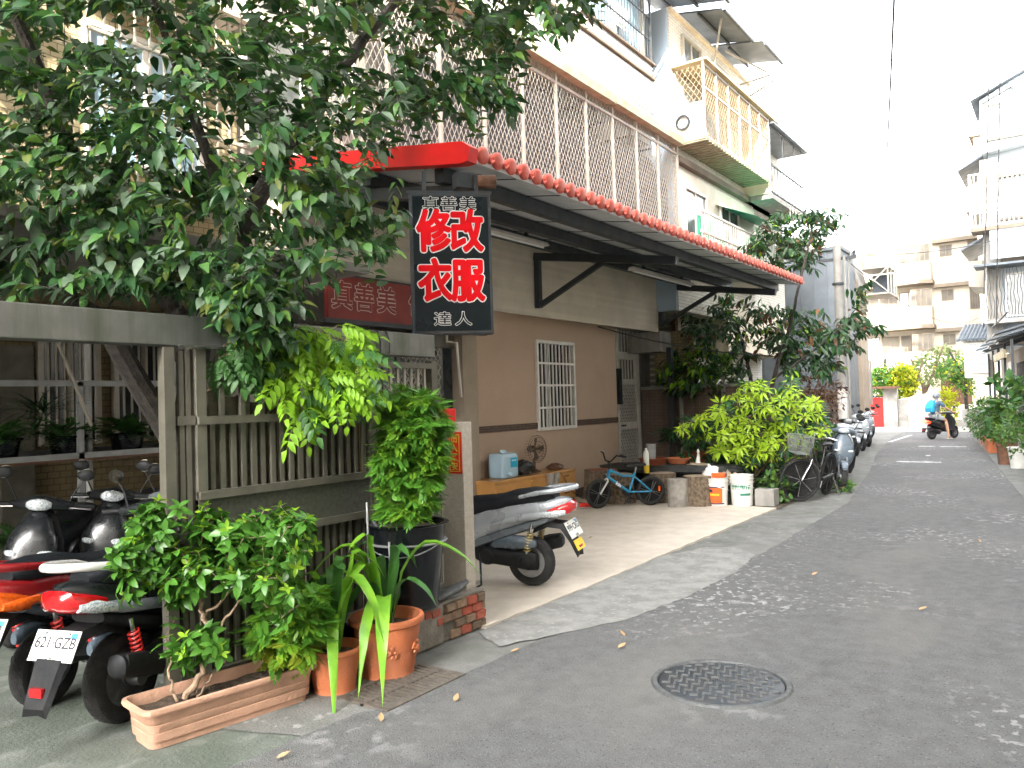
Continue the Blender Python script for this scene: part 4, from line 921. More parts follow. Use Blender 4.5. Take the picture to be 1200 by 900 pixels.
mat('soil', (.10, .07, .045), (.045, .032, .022), 25, .95, bump=1, bscale=60)
mat('black_pot', (.007, .009, .012), (.005, .007, .009), 5, .22, spec=.45, dirt=.2, dcol=(.06, .05, .04), dscale=5)
mat('plinth_cement', (.26, .235, .20), (.2, .18, .155), 10, .92, bump=.6, bscale=35, dirt=.6, dcol=(.12, .12, .085), dscale=4)
mat('wood_cabinet', (.52, .27, .085), (.44, .22, .065), 3, .35, dirt=.2, dcol=(.3, .15, .05), coat=.3)
mat('wood_dark', (.12, .05, .025), (.09, .035, .02), 10, .5)
mat('red_wood', (.26, .07, .03), (.2, .05, .022), 12, .5, bump=.2)
mat('bark', (.20, .15, .10), (.09, .065, .045), 22, .95, bump=1, bscale=30, dirt=.3)
mat('cut_wood', (.34, .27, .19), (.26, .2, .14), 20, .85, bump=.4)
mat('grey_log', (.30, .28, .25), (.22, .2, .175), 12, .9, bump=.5, bscale=30, dirt=.3)
mat('stone_dark', (.035, .037, .038), (.02, .021, .022), 7, .6, bump=.8, bscale=14, dirt=.3, dcol=(.12, .12, .11))
mat('jug_blue', (.38, .52, .62), (.34, .48, .58), 3, .4)
mat('label_blue', (.01, .34, .56), None, 5, .5)
mat('orange_plastic', (.85, .13, .02), (.8, .11, .02), 5, .4)
mat('bucket_white', (.70, .70, .66), (.62, .62, .58), 6, .45, dirt=.3, dcol=(.4, .37, .3), dscale=6)
mat('label_green', (.02, .20, .12), None, 5, .5)
mat('navy', (.02, .03, .09), None, 5, .5)
mat('yellow', (.8, .55, .03), None, 5, .5)
mat('fan_brown', (.09, .055, .035), (.07, .04, .025), 8, .4)
mat('plastic_bag', (.5, .52, .53), (.4, .42, .43), 12, .2, spec=.8, alpha=.55)
mat('bag_black', (.015, .015, .016), None, 14, .3, bump=.8, bscale=20)
mat('stick', (.32, .33, .33), None, 8, .5, .3)
mat('twig', (.16, .11, .07), (.10, .07, .045), 20, .9, bump=.5)
mat('twig_pale', (.34, .24, .16), (.24, .17, .11), 20, .9, bump=.6, bscale=50)
mat('twig_dark', (.05, .042, .034), (.03, .026, .022), 20, .9, bump=.5)
mat('skin', (.52, .30, .20), (.48, .27, .18), 8, .6); mat('cloth_blue', (.10, .17, .26), (.08, .14, .22), 12, .9); mat('cloth_grey', (.36, .38, .40), None, 12, .9)
mat('bag_cyan', (.02, .32, .50), (.015, .27, .44), 12, .7); mat('helmet_grey', (.25, .27, .30), None, 5, .3, coat=.5); mat('dry_leaf', (.40, .26, .13), (.28, .17, .08), 20, .8)
mat('sandal', (.6, .58, .52), None, 5, .6)

# ================================================================== FENCE, PLINTH, PILLAR
FX = -3.93
T = thing('steel_gate_fence', 'weathered grey steel fence with upright slats, a flat panel and board backing', 'fence', (FX, 3.4, 0))
bx(T, 'fence_post', 'gate_metal', FX-.03, FX+.03, 2.375, 2.435, 0, 1.95); bx(T, 'fence_post', 'gate_metal', FX-.03, FX+.035, 2.56, 2.62, 0, 1.95)
bx(T, 'fence_post', 'gate_metal', FX-.03, FX+.035, 3.86, 3.92, 0, 1.95); bx(T, 'fence_post', 'gate_metal', FX-.03, FX+.035, 4.52, 4.585, .27, 1.93)
for z in (.14, .86, 1.12, 1.53): bx(T, 'rail', 'gate_metal', FX+.02, FX+.055, 2.56, 3.86, z, z+.045)
for z in (1.05, 1.5, 1.87): bx(T, 'rail', 'gate_metal', FX+.02, FX+.05, 3.92, 4.52, z, z+.04)
bx(T, 'panel', 'gate_panel', FX, FX+.03, 2.56, 3.86, .905, 1.12)
bx(T, 'panel', 'gate_panel', FX, FX+.028, 3.92, 4.52, .3, .75)
n = 19
for i in range(n):
    y = 2.60+i*(3.82-2.60)/(n-1)
    bx(T, 'slat', 'gate_metal', FX-.005, FX+.018+random.uniform(-.004, .004), y-.016, y+.016+random.uniform(-.008, .004), 1.165, 1.53 if i % 2 else 1.76+random.uniform(-.02, .02))
    bx(T, 'slat', 'gate_metal', FX-.005, FX+.018, y-.016, y+.016+random.uniform(-.008, .004), .185, .86)
for i in range(13):
    y = 2.58+i*(3.86-2.58)/13
    o = bx(T, 'board', 'old_board', FX-.06, FX-.035, y, y+.065+random.uniform(0, .02), .12, 1.70+random.uniform(-.06, .06))
for y in (2.48, 2.52): bx(T, 'slat', 'gate_metal', FX-.005, FX+.018, y-.014, y+.014, .1, 1.93)
for z in (1.53, .9): bx(T, 'rail', 'gate_metal', FX-.02, FX+.025, 2.45, 2.56, z, z+.05)
for i in range(8):
    y = 3.96+i*.072; bx(T, 'bar', 'cage_white' if i > 1 else 'gate_metal', FX, FX+.016, y-.011, y+.011, 1.09, 1.88)
mb = MB(); lattice(mb, 3.93, 4.52, 1.1, 1.87, FX-.1, 50, .09, .006); stuff(mb.build('lattice', 'cage_white', T, world=True))
T = thing('entrance_beam', 'long brushed steel beam over the yard entrance and fence, streaked green', 'beam', (FX, 0, 1.95))
q = MB(); q.box(FX-.10, FX+.03, -6, 3.3, 1.96, 2.125, bev=.006); q.build('beam', 'steel_beam', T, world=True)
q = MB(); q.box(FX-.10, FX+.03, 3.303, 4.57, 1.96, 2.125, bev=.006); q.build('beam', 'steel_beam', T, world=True)
q = MB(); q.tube([(FX+.045, 2.45, 1.955), (FX+.045, 3.1, 1.955)], .012, 6); q.build('closer_rod', 'chrome', T, world=True)
for y in (3.96, 4.05): q = MB(); q.tube([(FX+.035, y, 2.13), (FX+.05, y+.01, 2.05), (FX+.04, y+.02, 1.97)], .006, 5); q.build('wire_hook', 'iron_dark', T, world=True)
T = thing('granite_pillar', 'pale speckled granite pillar with a red couplet strip, standing on the brick plinth', 'pillar', (-3.665, 4.50, .27))
q = MB(); q.box(-.105, .105, -.055, .055, 0, 1.2, bev=.006); q.build('shaft', 'granite', T)
q = MB(); q.box(-.03, .098, -.0585, -.0555, .83, 1.13); q.build('couplet_strip', 'couplet_red', T)
q = MB(); q.box(-.012, .08, -.0615, -.0595, .845, 1.115); q.build('couplet_border', 'gold', T)
q = MB(); q.box(-.006, .074, -.0625, -.0617, .851, 1.109); q.build('couplet_inner', 'couplet_red', T)
for i, c in enumerate('出入平安'): place(text_mesh(c, .062, .0004, .0015, m='gold'), 'lettering', T, face_mx((.034, -.0628, 1.078-i*.066), (0, -1, 0)))
q = MB(); q.box(-.10, -.03, -.05, .05, 1.2, 1.30, bev=.01); o = q.build('intercom_box', 'red_metal', T)
# red and gold new year prints behind the gate
for i, (y, z, c) in enumerate(((3.98, 1.62, 'couplet_red'), (4.60, 1.5, 'couplet_red'), (4.03, 1.33, 'gold'))):
    o = MB().box(FX-.30, FX-.295, y-.07, y+.07, z-.2, z+.2).build('paper_print', c)
    tag(o, ('red paper print hanging behind the gate bars, left one', 'red paper print behind the gate by the pillar', 'yellow paper print low behind the gate bars')[i], 'paper print')
T = thing('brick_plinth', 'low cement and brick plinth under the black pot and granite pillar', 'plinth', (-3.68, 4.0, 0))
q = MB(); q.box(-.215, .165, -.55, .575, 0, .262); q.build('core', 'mortar', T)
q = MB(); q.box(-.22, .195, -.55, .10, 0, .268, bev=.02); q.box(-.22, .18, .1, .575, .25, .272, bev=.008); q.build('cement_cover', 'plinth_cement', T)
bl, bh = .115, .056
bm_ = {}
def brick(w, d, h, m):
    k = (round(w, 3), round(d, 3), m, random.randint(0, 2))
    if k not in bm_:
        q = MB(); q.box(-d/2, d/2, -w/2, w/2, 0, h, bev=.007); me = q.mesh('brick', m)
        for v in me.vertices: v.co += rv(.003)
        bm_[k] = me
    return bm_[k]
for r in range(4):
    y = .08+(.05 if r % 2 else 0)+(.10 if r < 2 else 0); z = .006+r*.062
    while y < .56:
        w_ = min(bl, .575-y)
        if w_ > .03: place(brick(w_-.01, .07, bh, 'brick_red' if random.random() < .25 else 'brick'), 'brick', T, Matrix.Translation((.155+random.uniform(-.004, .006), y+w_/2, z)) @ Matrix.Rotation(random.uniform(-.03, .03), 4, 'Z'))
        y += bl
    x = -.2
    while x < .12:
        place(brick(.10, .07, bh, 'brick'), 'brick', T, Matrix.Translation((x+.05+.02*(r % 2), .55, z)) @ Matrix.Rotation(pi/2, 4, 'Z')); x += .112
for k, (y, z, w_) in enumerate(((.02, .192, .09), (-.06, .2, .07), (.06, .13, .06))): place(brick(w_, .02, .05, 'brick_red'), 'brick', T, Matrix.Translation((.19, y, z)))
tag(MB().loft([(-.17, 0, .02, .01, .008), (-.08, 0, .03, .05, .02), (.06, .0, .035, .055, .025), (.17, .0, .05, .02, .01)]).build('roof_shard', 'cast_iron'), 'broken grey slab lying on the plinth beside the black pot', 'slab')
o = bpy.data.objects['roof_shard']; o.location = (-3.52, 4.2, .285); o.rotation_euler = (.1, -.2, 1.3)

# ================================================================== POTS
def pot(name, label, cat, loc, r, h, m, rim=.03, soil_z=.8, n=40, rings=(), taper=.72, soil=True):
    t = thing(name, label, cat, loc)
    pr = [(r*taper*.9, 0), (r*taper, .006)]
    for i in range(1, 13):
        zz = h*i/13; rr = r*(taper+(1-taper)*(i/13)**.85)*.93
        for z0 in rings:
            if abs(zz-z0) < h*.04: rr += .004
        pr.append((rr, zz))
    pr += [(r*.93, h-rim*1.3), (r*1.0, h-rim), (r*1.02, h-rim*.4), (r*.99, h), (r*.9, h), (r*.88, h-rim), (r*.82, h*soil_z)]
    mb = MB(); mb.lathe(pr, n=n); mb.build('pot_body', m, t)
    if soil:
        mb = MB(); vs = []
        mb.lathe([(0.001, h*soil_z+.012), (r*.4, h*soil_z+.016), (r*.84, h*soil_z)], n=20); o = mb.build('soil', 'soil', t)
    return t
P1 = pot('terracotta_pot', 'smaller plain terracotta pot with strap leaves beside the long planter', 'plant pot', (-3.50, 3.14, -.01), .165, .25, 'terracotta', .025, rings=(.17,))
P2 = pot('terracotta_pot', 'larger terracotta pot with moulded relief and arching strap leaves by the drain grate', 'plant pot', (-3.43, 3.50, -.01), .225, .35, 'terracotta', .035, rings=(.24, .1, .06))
for i in range(6):
    rel = MB()
    a = 2*pi*i/6+.3; c, s_ = cos(a), sin(a)
    for dz, r_, da in ((0, .018, 0), (.03, .012, .09), (-.025, .012, .1), (.02, .012, -.12), (-.02, .010, -.12), (.0, .01, .18)):
        cc, ss = cos(a+da), sin(a+da); rel.sphere((.193*cc, .193*ss, .17+dz), r_, 8, 5)
    P = [(.196*cos(a+.5*t-.25), .196*sin(a+.5*t-.25), .17+.035*sin(t*6.28)) for t in [k/8 for k in range(9)]]
    rel.tube(P, .005, 5); rel.build('relief', 'terracotta', P2)
BP = pot('black_pot', 'tall glossy black pot with feathery shrub, standing on the brick plinth', 'plant pot', (-3.64, 3.93, .268), .275, .56, 'black_pot', .012, soil_z=.93, taper=.74)
q = MB(); q.lathe([(.262, .43), (.268, .436), (.262, .442)], n=30); q.tube([(.265*cos(a), .265*sin(a), .43-.06*abs(sin(a*1.5))) for a in [-2.6+i*.2 for i in range(16)]], .004, 5); q.build('tie_wire', 'stick', BP)
# long planter
PL = thing('window_box_planter', 'long weathered pinkish planter box with leafy shrubs in front of the fence', 'planter', (-3.68, 2.55, -.008), radians(-9))
def rrect(hw, hl, r, k=5):
    out = []
    for cx_, cy_, a0 in ((hw-r, hl-r, 0), (-hw+r, hl-r, pi/2), (-hw+r, -hl+r, pi), (hw-r, -hl+r, 1.5*pi)):
        for i in range(k+1): a = a0+pi/2*i/k; out.append((cx_+r*cos(a), cy_+r*sin(a)))
    return out
def rr_loft(mb, rows, r=.05):
    vs = []; 
    for hw, hl, z in rows: vs += [(x, y, z) for x, y in rrect(hw, hl, min(r, hw*.6))]
    n = len(vs)//len(rows); fs = [(i*n+k, i*n+(k+1) % n, (i+1)*n+(k+1) % n, (i+1)*n+k) for i in range(len(rows)-1) for k in range(n)]
    fs.append(tuple(range(n))[::-1]); mb.add(vs, fs, 0, True)
q = MB(); rows = [(.115, .425, 0), (.118, .428, .035), (.128, .438, .037), (.131, .441, .075), (.127, .437, .079), (.131, .441, .083), (.134, .444, .115), (.130, .44, .119), (.134, .444, .123), (.14, .452, .165), (.158, .472, .172), (.163, .477, .185), (.16, .474, .2), (.145, .459, .203), (.138, .452, .195), (.132, .444, .14)]
rr_loft(q, rows); q.build('planter_body', 'planter_clay', PL)
q = MB(); g_ = []
for i in range(5):
    for j in range(15): g_.append((-.128+.064*i, -.43+.86*j/14, .148+random.uniform(-.008, .012)))
q.add(g_, [(i*15+j, i*15+j+1, (i+1)*15+j+1, (i+1)*15+j) for i in range(4) for j in range(14)], 0, True); q.build('soil', 'soil', PL)

# ================================================================== SCOOTERS
def wheel(parent, x, r=.215, w_=.10, rim='rim_silver', spokes=5, solid=False, name='wheel', y=0):
    q = MB(); rr = r*.62
    q.lathe([(rr+.014, -w_*.36), (rr, -w_*.34), (rr-.016, -w_*.1), (rr-.016, w_*.1), (rr, w_*.34), (rr+.014, w_*.36)], (x, y, r), 28, 'y')
    q.lathe([(.001, -w_*.5), (.045, -w_*.5), (.05, w_*.5), (.001, w_*.5)], (x, y, r), 16, 'y')
    for k in range(spokes):
        a = 2*pi*k/spokes+.3; c_, s_ = cos(a), sin(a)
        q.bar((x+.03*c_, y, r+.03*s_), (x+(rr-.005)*c_, y, r+(rr-.005)*s_), .045 if not solid else .08, .035)
    wh = q.build(name, rim, parent)
    q = MB(); pr = []
    for i in range(13): a = -pi*.5-pi*.62+(2*pi*.62+pi*0)*i/12; 
    pr = [(rr-.002, -w_*.33), (rr+.02, -w_*.44), (r*.86, -w_*.5), (r*.95, -w_*.42), (r*.99, -w_*.22), (r, 0), (r*.99, w_*.22), (r*.95, w_*.42), (r*.86, w_*.5), (rr+.02, w_*.44), (rr-.002, w_*.33)]
    q.lathe(pr, (x, y, r), 40, 'y')
    # tread grooves as shallow raised blocks
    for k in range(40):
        a = 2*pi*k/40
        mx = Matrix.Translation((x, y, r)) @ Matrix.Rotation(a, 4, 'Y')
        q.box(r*.98, r*1.001, -w_*.2, w_*.2, -.008, .005, 0, mx)
    q.build('tyre', 'tyre', wh)
    return wh
def coil(r, h, turns, n=10, p0=(0, 0, 0)): return [(r*cos(2*pi*i/n), r*sin(2*pi*i/n), h*i/(turns*n)) for i in range(turns*n+1)]
def plate(parent, loc, normal, txt, size=(.26, .145), sz=.075, two=None, roll=0):
    mx = face_mx(loc, normal, roll=roll)
    q = MB(); q.box(-size[0]/2, size[0]/2, -size[1]/2, size[1]/2, -.002, .002, bev=.0, mx=mx); p = q.build('plate', 'plate_white', parent)
    q = MB(); q.box(size[0]/2-.05, size[0]/2-.012, size[1]/2-.035, size[1]/2-.01, .002, .0032, mx=mx); q.build('sticker', 'plate_blue', p)
    q = MB()
    for xx in (-.07, .07): q = MB(); q.lathe([(.006, .002), (.006, .005), (.001, .006)], (xx, size[1]/2-.015, 0), 8, mx=mx); q.build('bolt', 'iron_dark', p)
    me = text_mesh(txt, sz, .0006, .001, m='plate_ink', aspect=.86); place(me, 'lettering', p, mx @ Matrix.Translation((0, -.012 if not two else .012, .0026)))
    if two: place(text_mesh(two, sz*.3, .0005, 0, m='plate_ink'), 'lettering', p, mx @ Matrix.Translation((0, -size[1]/2+.012, .0026)))
    return p
def scooter(label, loc, head, body='paint_black', accent='black_plastic', tail='lamp_red', rail='paint_white', txt='', lean=-.1, group='parked motor scooters', detail=2, shield=None, rim='engine_metal', front_lamp='lamp_clear', name='motor_scooter', decal=None, mirrors=True, spring='spring_red', box=False, seat='seat_vinyl', tail_h=0.0, brand=None, mud=0, R=.215):
    """x forward, y left; head = heading angle from +X. rear wheel foot at the origin"""
    t = thing(name, label, 'motor scooter', loc, head, group); t.rotation_euler = (lean, 0, head)
    shield = shield or body; wb = 1.24; r = R
    wheel(t, 0, r, .105, rim, 5, True); wheel(t, wb, r, .09, rim, 5)
    th = tail_h
    # side bodywork
    q = MB(); q.loft([(-.40, 0, .745+th, .03, .018), (-.36, 0, .735+th, .075, .045), (-.24, 0, .70+th, .115, .075), (-.05, 0, .665, .145, .10), (.15, 0, .62, .158, .125), (.35, 0, .565, .155, .14), (.50, 0, .50, .14, .15), (.60, 0, .42, .12, .13), (.64, 0, .36, .09, .09)], 20, 2.8)
    q.build('body_panel', body, t)
    q = MB(); q.loft([(-.22, 0, .60, .10, .03), (-.05, 0, .545, .135, .045), (.2, 0, .47, .15, .05), (.42, 0, .39, .148, .05), (.60, 0, .32, .13, .04)], 16, 3.0); q.build('lower_trim', accent, t)
    for s in (-1, 1):
        q = MB(); q.loft([(-.30, s*.088, .655+th, .03, .022), (-.12, s*.125, .635, .03, .035), (.10, s*.145, .60, .025, .032), (.30, s*.15, .55, .02, .02)], 12, 2.2); q.build('side_trim', decal or accent, t)
    q = MB(); q.loft([(-.27, 0, .785+th*.6, .06, .03), (-.20, 0, .79+th*.6, .115, .06), (-.05, 0, .78+th*.4, .138, .075), (.12, 0, .75, .145, .08), (.24, 0, .715, .145, .08), (.38, 0, .69, .135, .09), (.52, 0, .66, .115, .11), (.60, 0, .62, .09, .11), (.64, 0, .58, .05, .07)], 18, 2.6); q.build('seat', seat, t)
    # tail
    q = MB(); q.loft([(-.43, 0, .705+th, .055, .03), (-.405, 0, .70+th, .10, .052), (-.32, 0, .672+th, .128, .056), (-.22, 0, .65+th, .13, .05)], 16, 3.2); q.build('tail_light', tail, t)
    for s in (-1, 1):
        q = MB(); q.loft([(-.38, s*.095, .665+th, .02, .022), (-.30, s*.125, .655+th, .022, .034), (-.18, s*.138, .645, .015, .02)], 10, 2.4); q.build('indicator', 'lamp_clear' if tail == 'lamp_red' else 'lamp_orange', t)
    q = MB(); q.tube([(.02, .135, .79), (-.15, .15, .83+th), (-.33, .12, .855+th), (-.43, .05, .865+th), (-.45, 0, .868+th), (-.43, -.05, .865+th), (-.33, -.12, .855+th), (-.15, -.15, .83+th), (.02, -.135, .79)], [.016, .02, .022, .022, .022, .022, .022, .02, .016], 10); q.build('grab_rail', rail, t)
    # rear mudguard and plate
    q = MB(); P = [(-.06, 0, .50), (-.20, 0, .56), (-.32, 0, .55), (-.40-mud, 0, .44), (-.455-mud*1.5, 0, .31-mud)]
    vs = []; W_ = [.08, .085, .09, .09, .07]
    for (x, _, z), w_ in zip(P, W_): vs += [(x, -w_, z-.03), (x-.004, -w_*.8, z+.012), (x-.006, w_*.8, z+.012), (x, w_, z-.03), (x+.02, 0, z-.025)]
    q.add(vs, [(i*5+k, i*5+(k+1) % 5, (i+1)*5+(k+1) % 5, (i+1)*5+k) for i in range(4) for k in range(5)]+[(0, 1, 2, 3, 4), (20, 24, 23, 22, 21)], 0, True); q.build('rear_mudguard', 'black_plastic', t)
    q = MB(); q.box(-.465-mud*1.2, -.445-mud*1.2, -.035, .035, .34-mud*.5, .38-mud*.5); q.build('reflector', 'lamp_red', t)
    if txt: plate(t, (-.405-mud*.3, 0, .515), (-.88, 0, .46), txt, two='台灣省' )
    # engine, filter box, belt cover on the left; silencer on the right
    q = MB(); q.loft([(-.10, .10, .235, .035, .07), (-.02, .105, .245, .045, .085), (.12, .105, .25, .045, .07), (.30, .10, .27, .045, .075), (.42, .09, .28, .04, .09), (.50, .08, .28, .02, .06)], 14, 3); q.build('belt_cover', 'black_plastic', t)
    for cx_, r_ in ((.36, .08), (0, .05)): q = MB(); q.lathe([(.0, .04), (r_*.7, .038), (r_*.93, .02), (r_, 0)], (cx_, .13, .27 if cx_ else .225), 18, 'y'); q.build('cover_cap', 'black_plastic', t)
    q = MB(); q.loft([(-.10, .11, .39, .02, .03), (-.05, .115, .40, .045, .055), (.12, .115, .40, .05, .06), (.27, .11, .38, .045, .045), (.33, .10, .36, .02, .02)], 12, 2.6); q.build('air_filter', 'paint_blue_grey', t)
    q = MB(); q.loft([(.02, 0, .25, .07, .08), (.2, 0, .28, .09, .10), (.4, 0, .30, .10, .11), (.5, 0, .30, .06, .06)], 12, 3); q.tube([(.35, -.09, .24), (.25, -.13, .19), (.12, -.15, .22)], .018, 8); q.build('engine', 'engine_metal', t)
    q = MB(); q.loft([(-.24, -.165, .36, .035, .035), (-.22, -.17, .36, .055, .06), (-.10, -.17, .335, .058, .066), (.08, -.168, .29, .056, .062), (.20, -.155, .25, .045, .05), (.27, -.14, .23, .02, .02)], 16, 2.6); q.build('silencer', 'black_plastic', t)
    q = MB(); q.loft([(-.20, -.215, .375, .012, .045), (-.08, -.222, .35, .012, .05), (.08, -.218, .305, .012, .045), (.16, -.205, .28, .01, .03)], 10, 3); q.build('heat_shield', 'black_plastic' if body != 'paint_red' else 'engine_metal', t)
    q = MB(); q.lathe([(.001, 0), (.04, 0), (.046, .05), (.04, .07), (.001, .072)], (0, -.13, r), 18, 'y'); q.tube([(-.0, -.10, r), (.02, -.10, .35)], .02, 8); q.build('hub', 'engine_metal', t)
    for s in ((1, -1) if detail > 1 else (1,)):
        mx = Matrix.Translation((-.02, s*.13, .33)) @ Matrix.Rotation(radians(-14), 4, 'Y')
        q = MB(); q.tube([tuple(mx @ Vector(p)) for p in coil(.027, .17, 7)], .0062, 6); sh = q.build('shock_spring', spring, t)
        q = MB(); q.tube([tuple(mx @ Vector((0, 0, -.06))), tuple(mx @ Vector((0, 0, .24)))], .013, 8); q.build('damper', 'chrome', sh)
    # floor, leg shield, front
    q = MB(); q.box(.56, .98, -.16, .16, .27, .33, bev=.02); q.build('footboard', 'black_plastic', t)
    def front(name, secs, m, e=2.6, n=18): q = MB(); q.loft(secs, n, e, axis='z'); return q.build(name, m, t)
    # sections along z : (z, x, y, half x, half y)
    front('leg_shield', [(.27, 1.0, 0, .04, .16), (.38, 1.03, 0, .045, .20), (.55, 1.03, 0, .05, .215), (.72, .99, 0, .055, .18), (.86, .955, 0, .05, .12), (.93, .94, 0, .03, .07)], 'black_plastic')
    front('front_panel', [(.36, 1.08, 0, .03, .09), (.48, 1.11, 0, .06, .15), (.60, 1.11, 0, .08, .18), (.74, 1.07, 0, .08, .16), (.86, 1.02, 0, .06, .10), (.92, .99, 0, .03, .05)], shield)
    for s in (-1, 1):
        q = MB(); q.loft([(.60, s*.12, 1.165, .03, .02), (.66, s*.125, 1.16, .05, .03), (.70, s*.11, 1.14, .04, .02)][0:0] or [(1.13, s*.105, .64, .06, .03), (1.17, s*.10, .635, .045, .022), (1.19, s*.095, .63, .02, .01)], 12, 2.2); q.build('front_indicator', 'lamp_clear', t)
    q = MB(); q.loft([(wb-.24, 0, .40, .03, .02), (wb-.14, 0, .445, .06, .03), (wb, 0, .46, .07, .03), (wb+.12, 0, .43, .06, .03), (wb+.20, 0, .36, .04, .02)], 12, 2.4); q.build('front_mudguard', shield, t)
    q = MB()
    for s in (-1, 1): q.tube([(wb+.0, s*.065, r), (wb-.05, s*.06, .45), (wb-.10, s*.05, .60)], .02, 8)
    q.build('fork', 'engine_metal', t)
    q = MB(); q.lathe([(.075, -.055), (.085, -.052), (.085, -.048), (.05, -.048)], (wb, 0, r), 20, 'y'); q.build('brake_disc', 'chrome', t)
    q = MB(); q.loft([(-.22, .90, .955, .03, .025), (-.12, .935, .965, .06, .045), (0, .955, .975, .085, .062), (.12, .935, .965, .06, .045), (.22, .90, .955, .03, .025)], 14, 2.4, axis='y')
    hv = [(x, y, z) for x, y, z in q.v]; q.build('handlebar_cover', shield, t)
    q = MB(); q.loft([(-.085, 1.00, .965, .02, .02), (-.05, 1.02, .968, .035, .04), (0, 1.028, .97, .04, .046), (.05, 1.02, .968, .035, .04), (.085, 1.00, .965, .02, .02)], 14, 2.6, axis='y'); q.build('headlight', front_lamp, t)
    for s in (-1, 1):
        q = MB(); q.tube([(.915, s*.20, .955), (.875, s*.34, .95)], .017, 10); q.build('grip', 'black_plastic', t)
        q = MB(); q.tube([(.95, s*.19, .945), (.925, s*.33, .935)], .006, 6); q.build('brake_lever', 'chrome', t)
        if mirrors:
            q = MB(); q.tube([(.91, s*.17, .97), (.93, s*.22, 1.08), (.93, s*.26, 1.15)], .006, 6); m_ = q.build('mirror', 'iron_black', t)
            q = MB(); q.sphere((.93, s*.275, 1.19), .055, 12, 8, sc=(.3, 1.15, .75)); q.build('mirror_shell', 'black_plastic', m_)
            q = MB(); q.lathe([(.001, 0), (.048, 0)], (.912, s*.275, 1.19), 16, 'x'); q.build('mirror_glass', 'mirror_glass', m_)
    q = MB(); q.tube([(.45, .10, .22), (.40, .20, .03), (.44, .24, .01)], .011, 6); q.build('side_stand', 'iron_dark', t)
    if brand:
        for s in (-1, 1): place(text_mesh(brand, .05, .0008, .0012, m='rim_silver', shear=.4), 'lettering', t, face_mx((-.03, s*.151, .66), (0, s, .12), roll=(.22 if s < 0 else -.22)))
    if box: q = MB(); q.box(-.62, -.30, -.19, .19, .87+th, 1.15+th, bev=.06); q.build('luggage_box', 'black_plastic', t)
    return t
def hd(dx, dy): return math.atan2(dy, dx)
H1 = hd(-.42, .91)
scooter('black and white scooter with plate 621-GZB and red shock spring at the lower left', (-4.14, 2.25, -.01), H1-.10, 'paint_black', 'black_plastic', 'lamp_red', 'paint_white', '621·GZB', 0, mud=.06, R=.235, decal='sticker_grey', tail_h=.02)
s2 = scooter('faded red scooter with orange tail lamp at the left picture edge', (-4.74, 2.14, -.01), H1-.04, 'paint_red', 'paint_grey', 'lamp_orange', 'paint_red', '320·KYB', 0, shield='paint_black', brand='FUZZY', tail_h=-.02)
scooter('black scooter facing out of the yard with oval headlight, furthest left', (-7.05, 3.38, -.01), hd(.75, -.66), 'paint_black', txt='', rail='iron_black')
scooter('black scooter facing out of the yard with square headlamp, in the middle of the three', (-7.04, 3.98, -.01), hd(.72, -.70), 'paint_black', txt='', rail='iron_black')
scooter('grey scooter facing out of the yard, half hidden by the fence post', (-6.20, 4.22, -.01), hd(.55, -.83), 'paint_grey', txt='', rail='iron_black')
sv = scooter('silver scooter with black seat parked on the forecourt behind the granite pillar', (-3.86, 5.74, .014), hd(-.985, -.17), 'paint_silver', 'paint_grey', 'lamp_red', 'paint_silver', '999·CRG', -.06, rim='rim_silver', spring='spring_brass', decal='paint_silver')
q = MB(); q.box(-.09, .09, -.045, .045, 0, .003, mx=face_mx((-.450, 0, .385), (-.91, 0, .42))); q.build('yellow_sticker', 'yellow', sv)
# row of parked scooters along the left edge of the street, fronts to the road
row = [('dark green-black scooter with orange indicator next to the bicycle', (-3.55, 15.0), (.35, -.94), 'paint_blue_grey', 'paint_blue_grey', 'rim_silver'),
       ('silver-sided scooter behind the bicycle', (-3.95, 16.6), (.40, -.92), 'paint_silver', 'paint_silver', 'rim_silver'),
       ('black scooter with gold wheel rims in the roadside row', (-4.55, 19.6), (.42, -.91), 'paint_black', 'paint_black', 'rim_gold'),
       ('grey scooter behind the gold-rimmed one', (-4.95, 22.4), (.42, -.91), 'paint_grey', 'paint_silver', 'rim_silver'),
       ('pale scooter in the middle of the roadside row', (-5.15, 24.2), (.42, -.91), 'paint_silver', 'paint_silver', 'rim_silver'),
       ('blue-grey scooter near the end of the roadside row', (-5.35, 26.0), (.42, -.91), 'paint_blue_grey', 'paint_grey', 'rim_silver'),
       ('white-fronted scooter at the far end of the row by the red gate', (-6.0, 29.2), (.45, -.89), 'paint_cream', 'paint_cream', 'rim_silver')]
for lab, (x, y), (dx, dy), b_, sh_, rm in row: scooter(lab, (x, y, -.004), hd(dx, dy), b_, 'black_plastic', 'lamp_red', 'paint_silver', '', -.1, 'scooters parked in the roadside row', 1, shield=sh_, rim=rm)
scooter('grey motor scooter parked on the right by the potted plants', (-2.05, 30.3, -.004), hd(-.1, -1), 'paint_grey', 'black_plastic', 'lamp_red', 'paint_silver', '', -.1, 'scooters parked in the roadside row', 1, rim='rim_silver')
rs = scooter('black scooter being ridden away up the street with lit tail lamp', (-3.66, 28.75, 0), hd(.5, .86), 'paint_black', 'black_plastic', 'lamp_lit', 'paint_silver', '683·HZN', 0, 'ridden scooter', 1, mirrors=True); rs.scale = (.86, .86, .86)

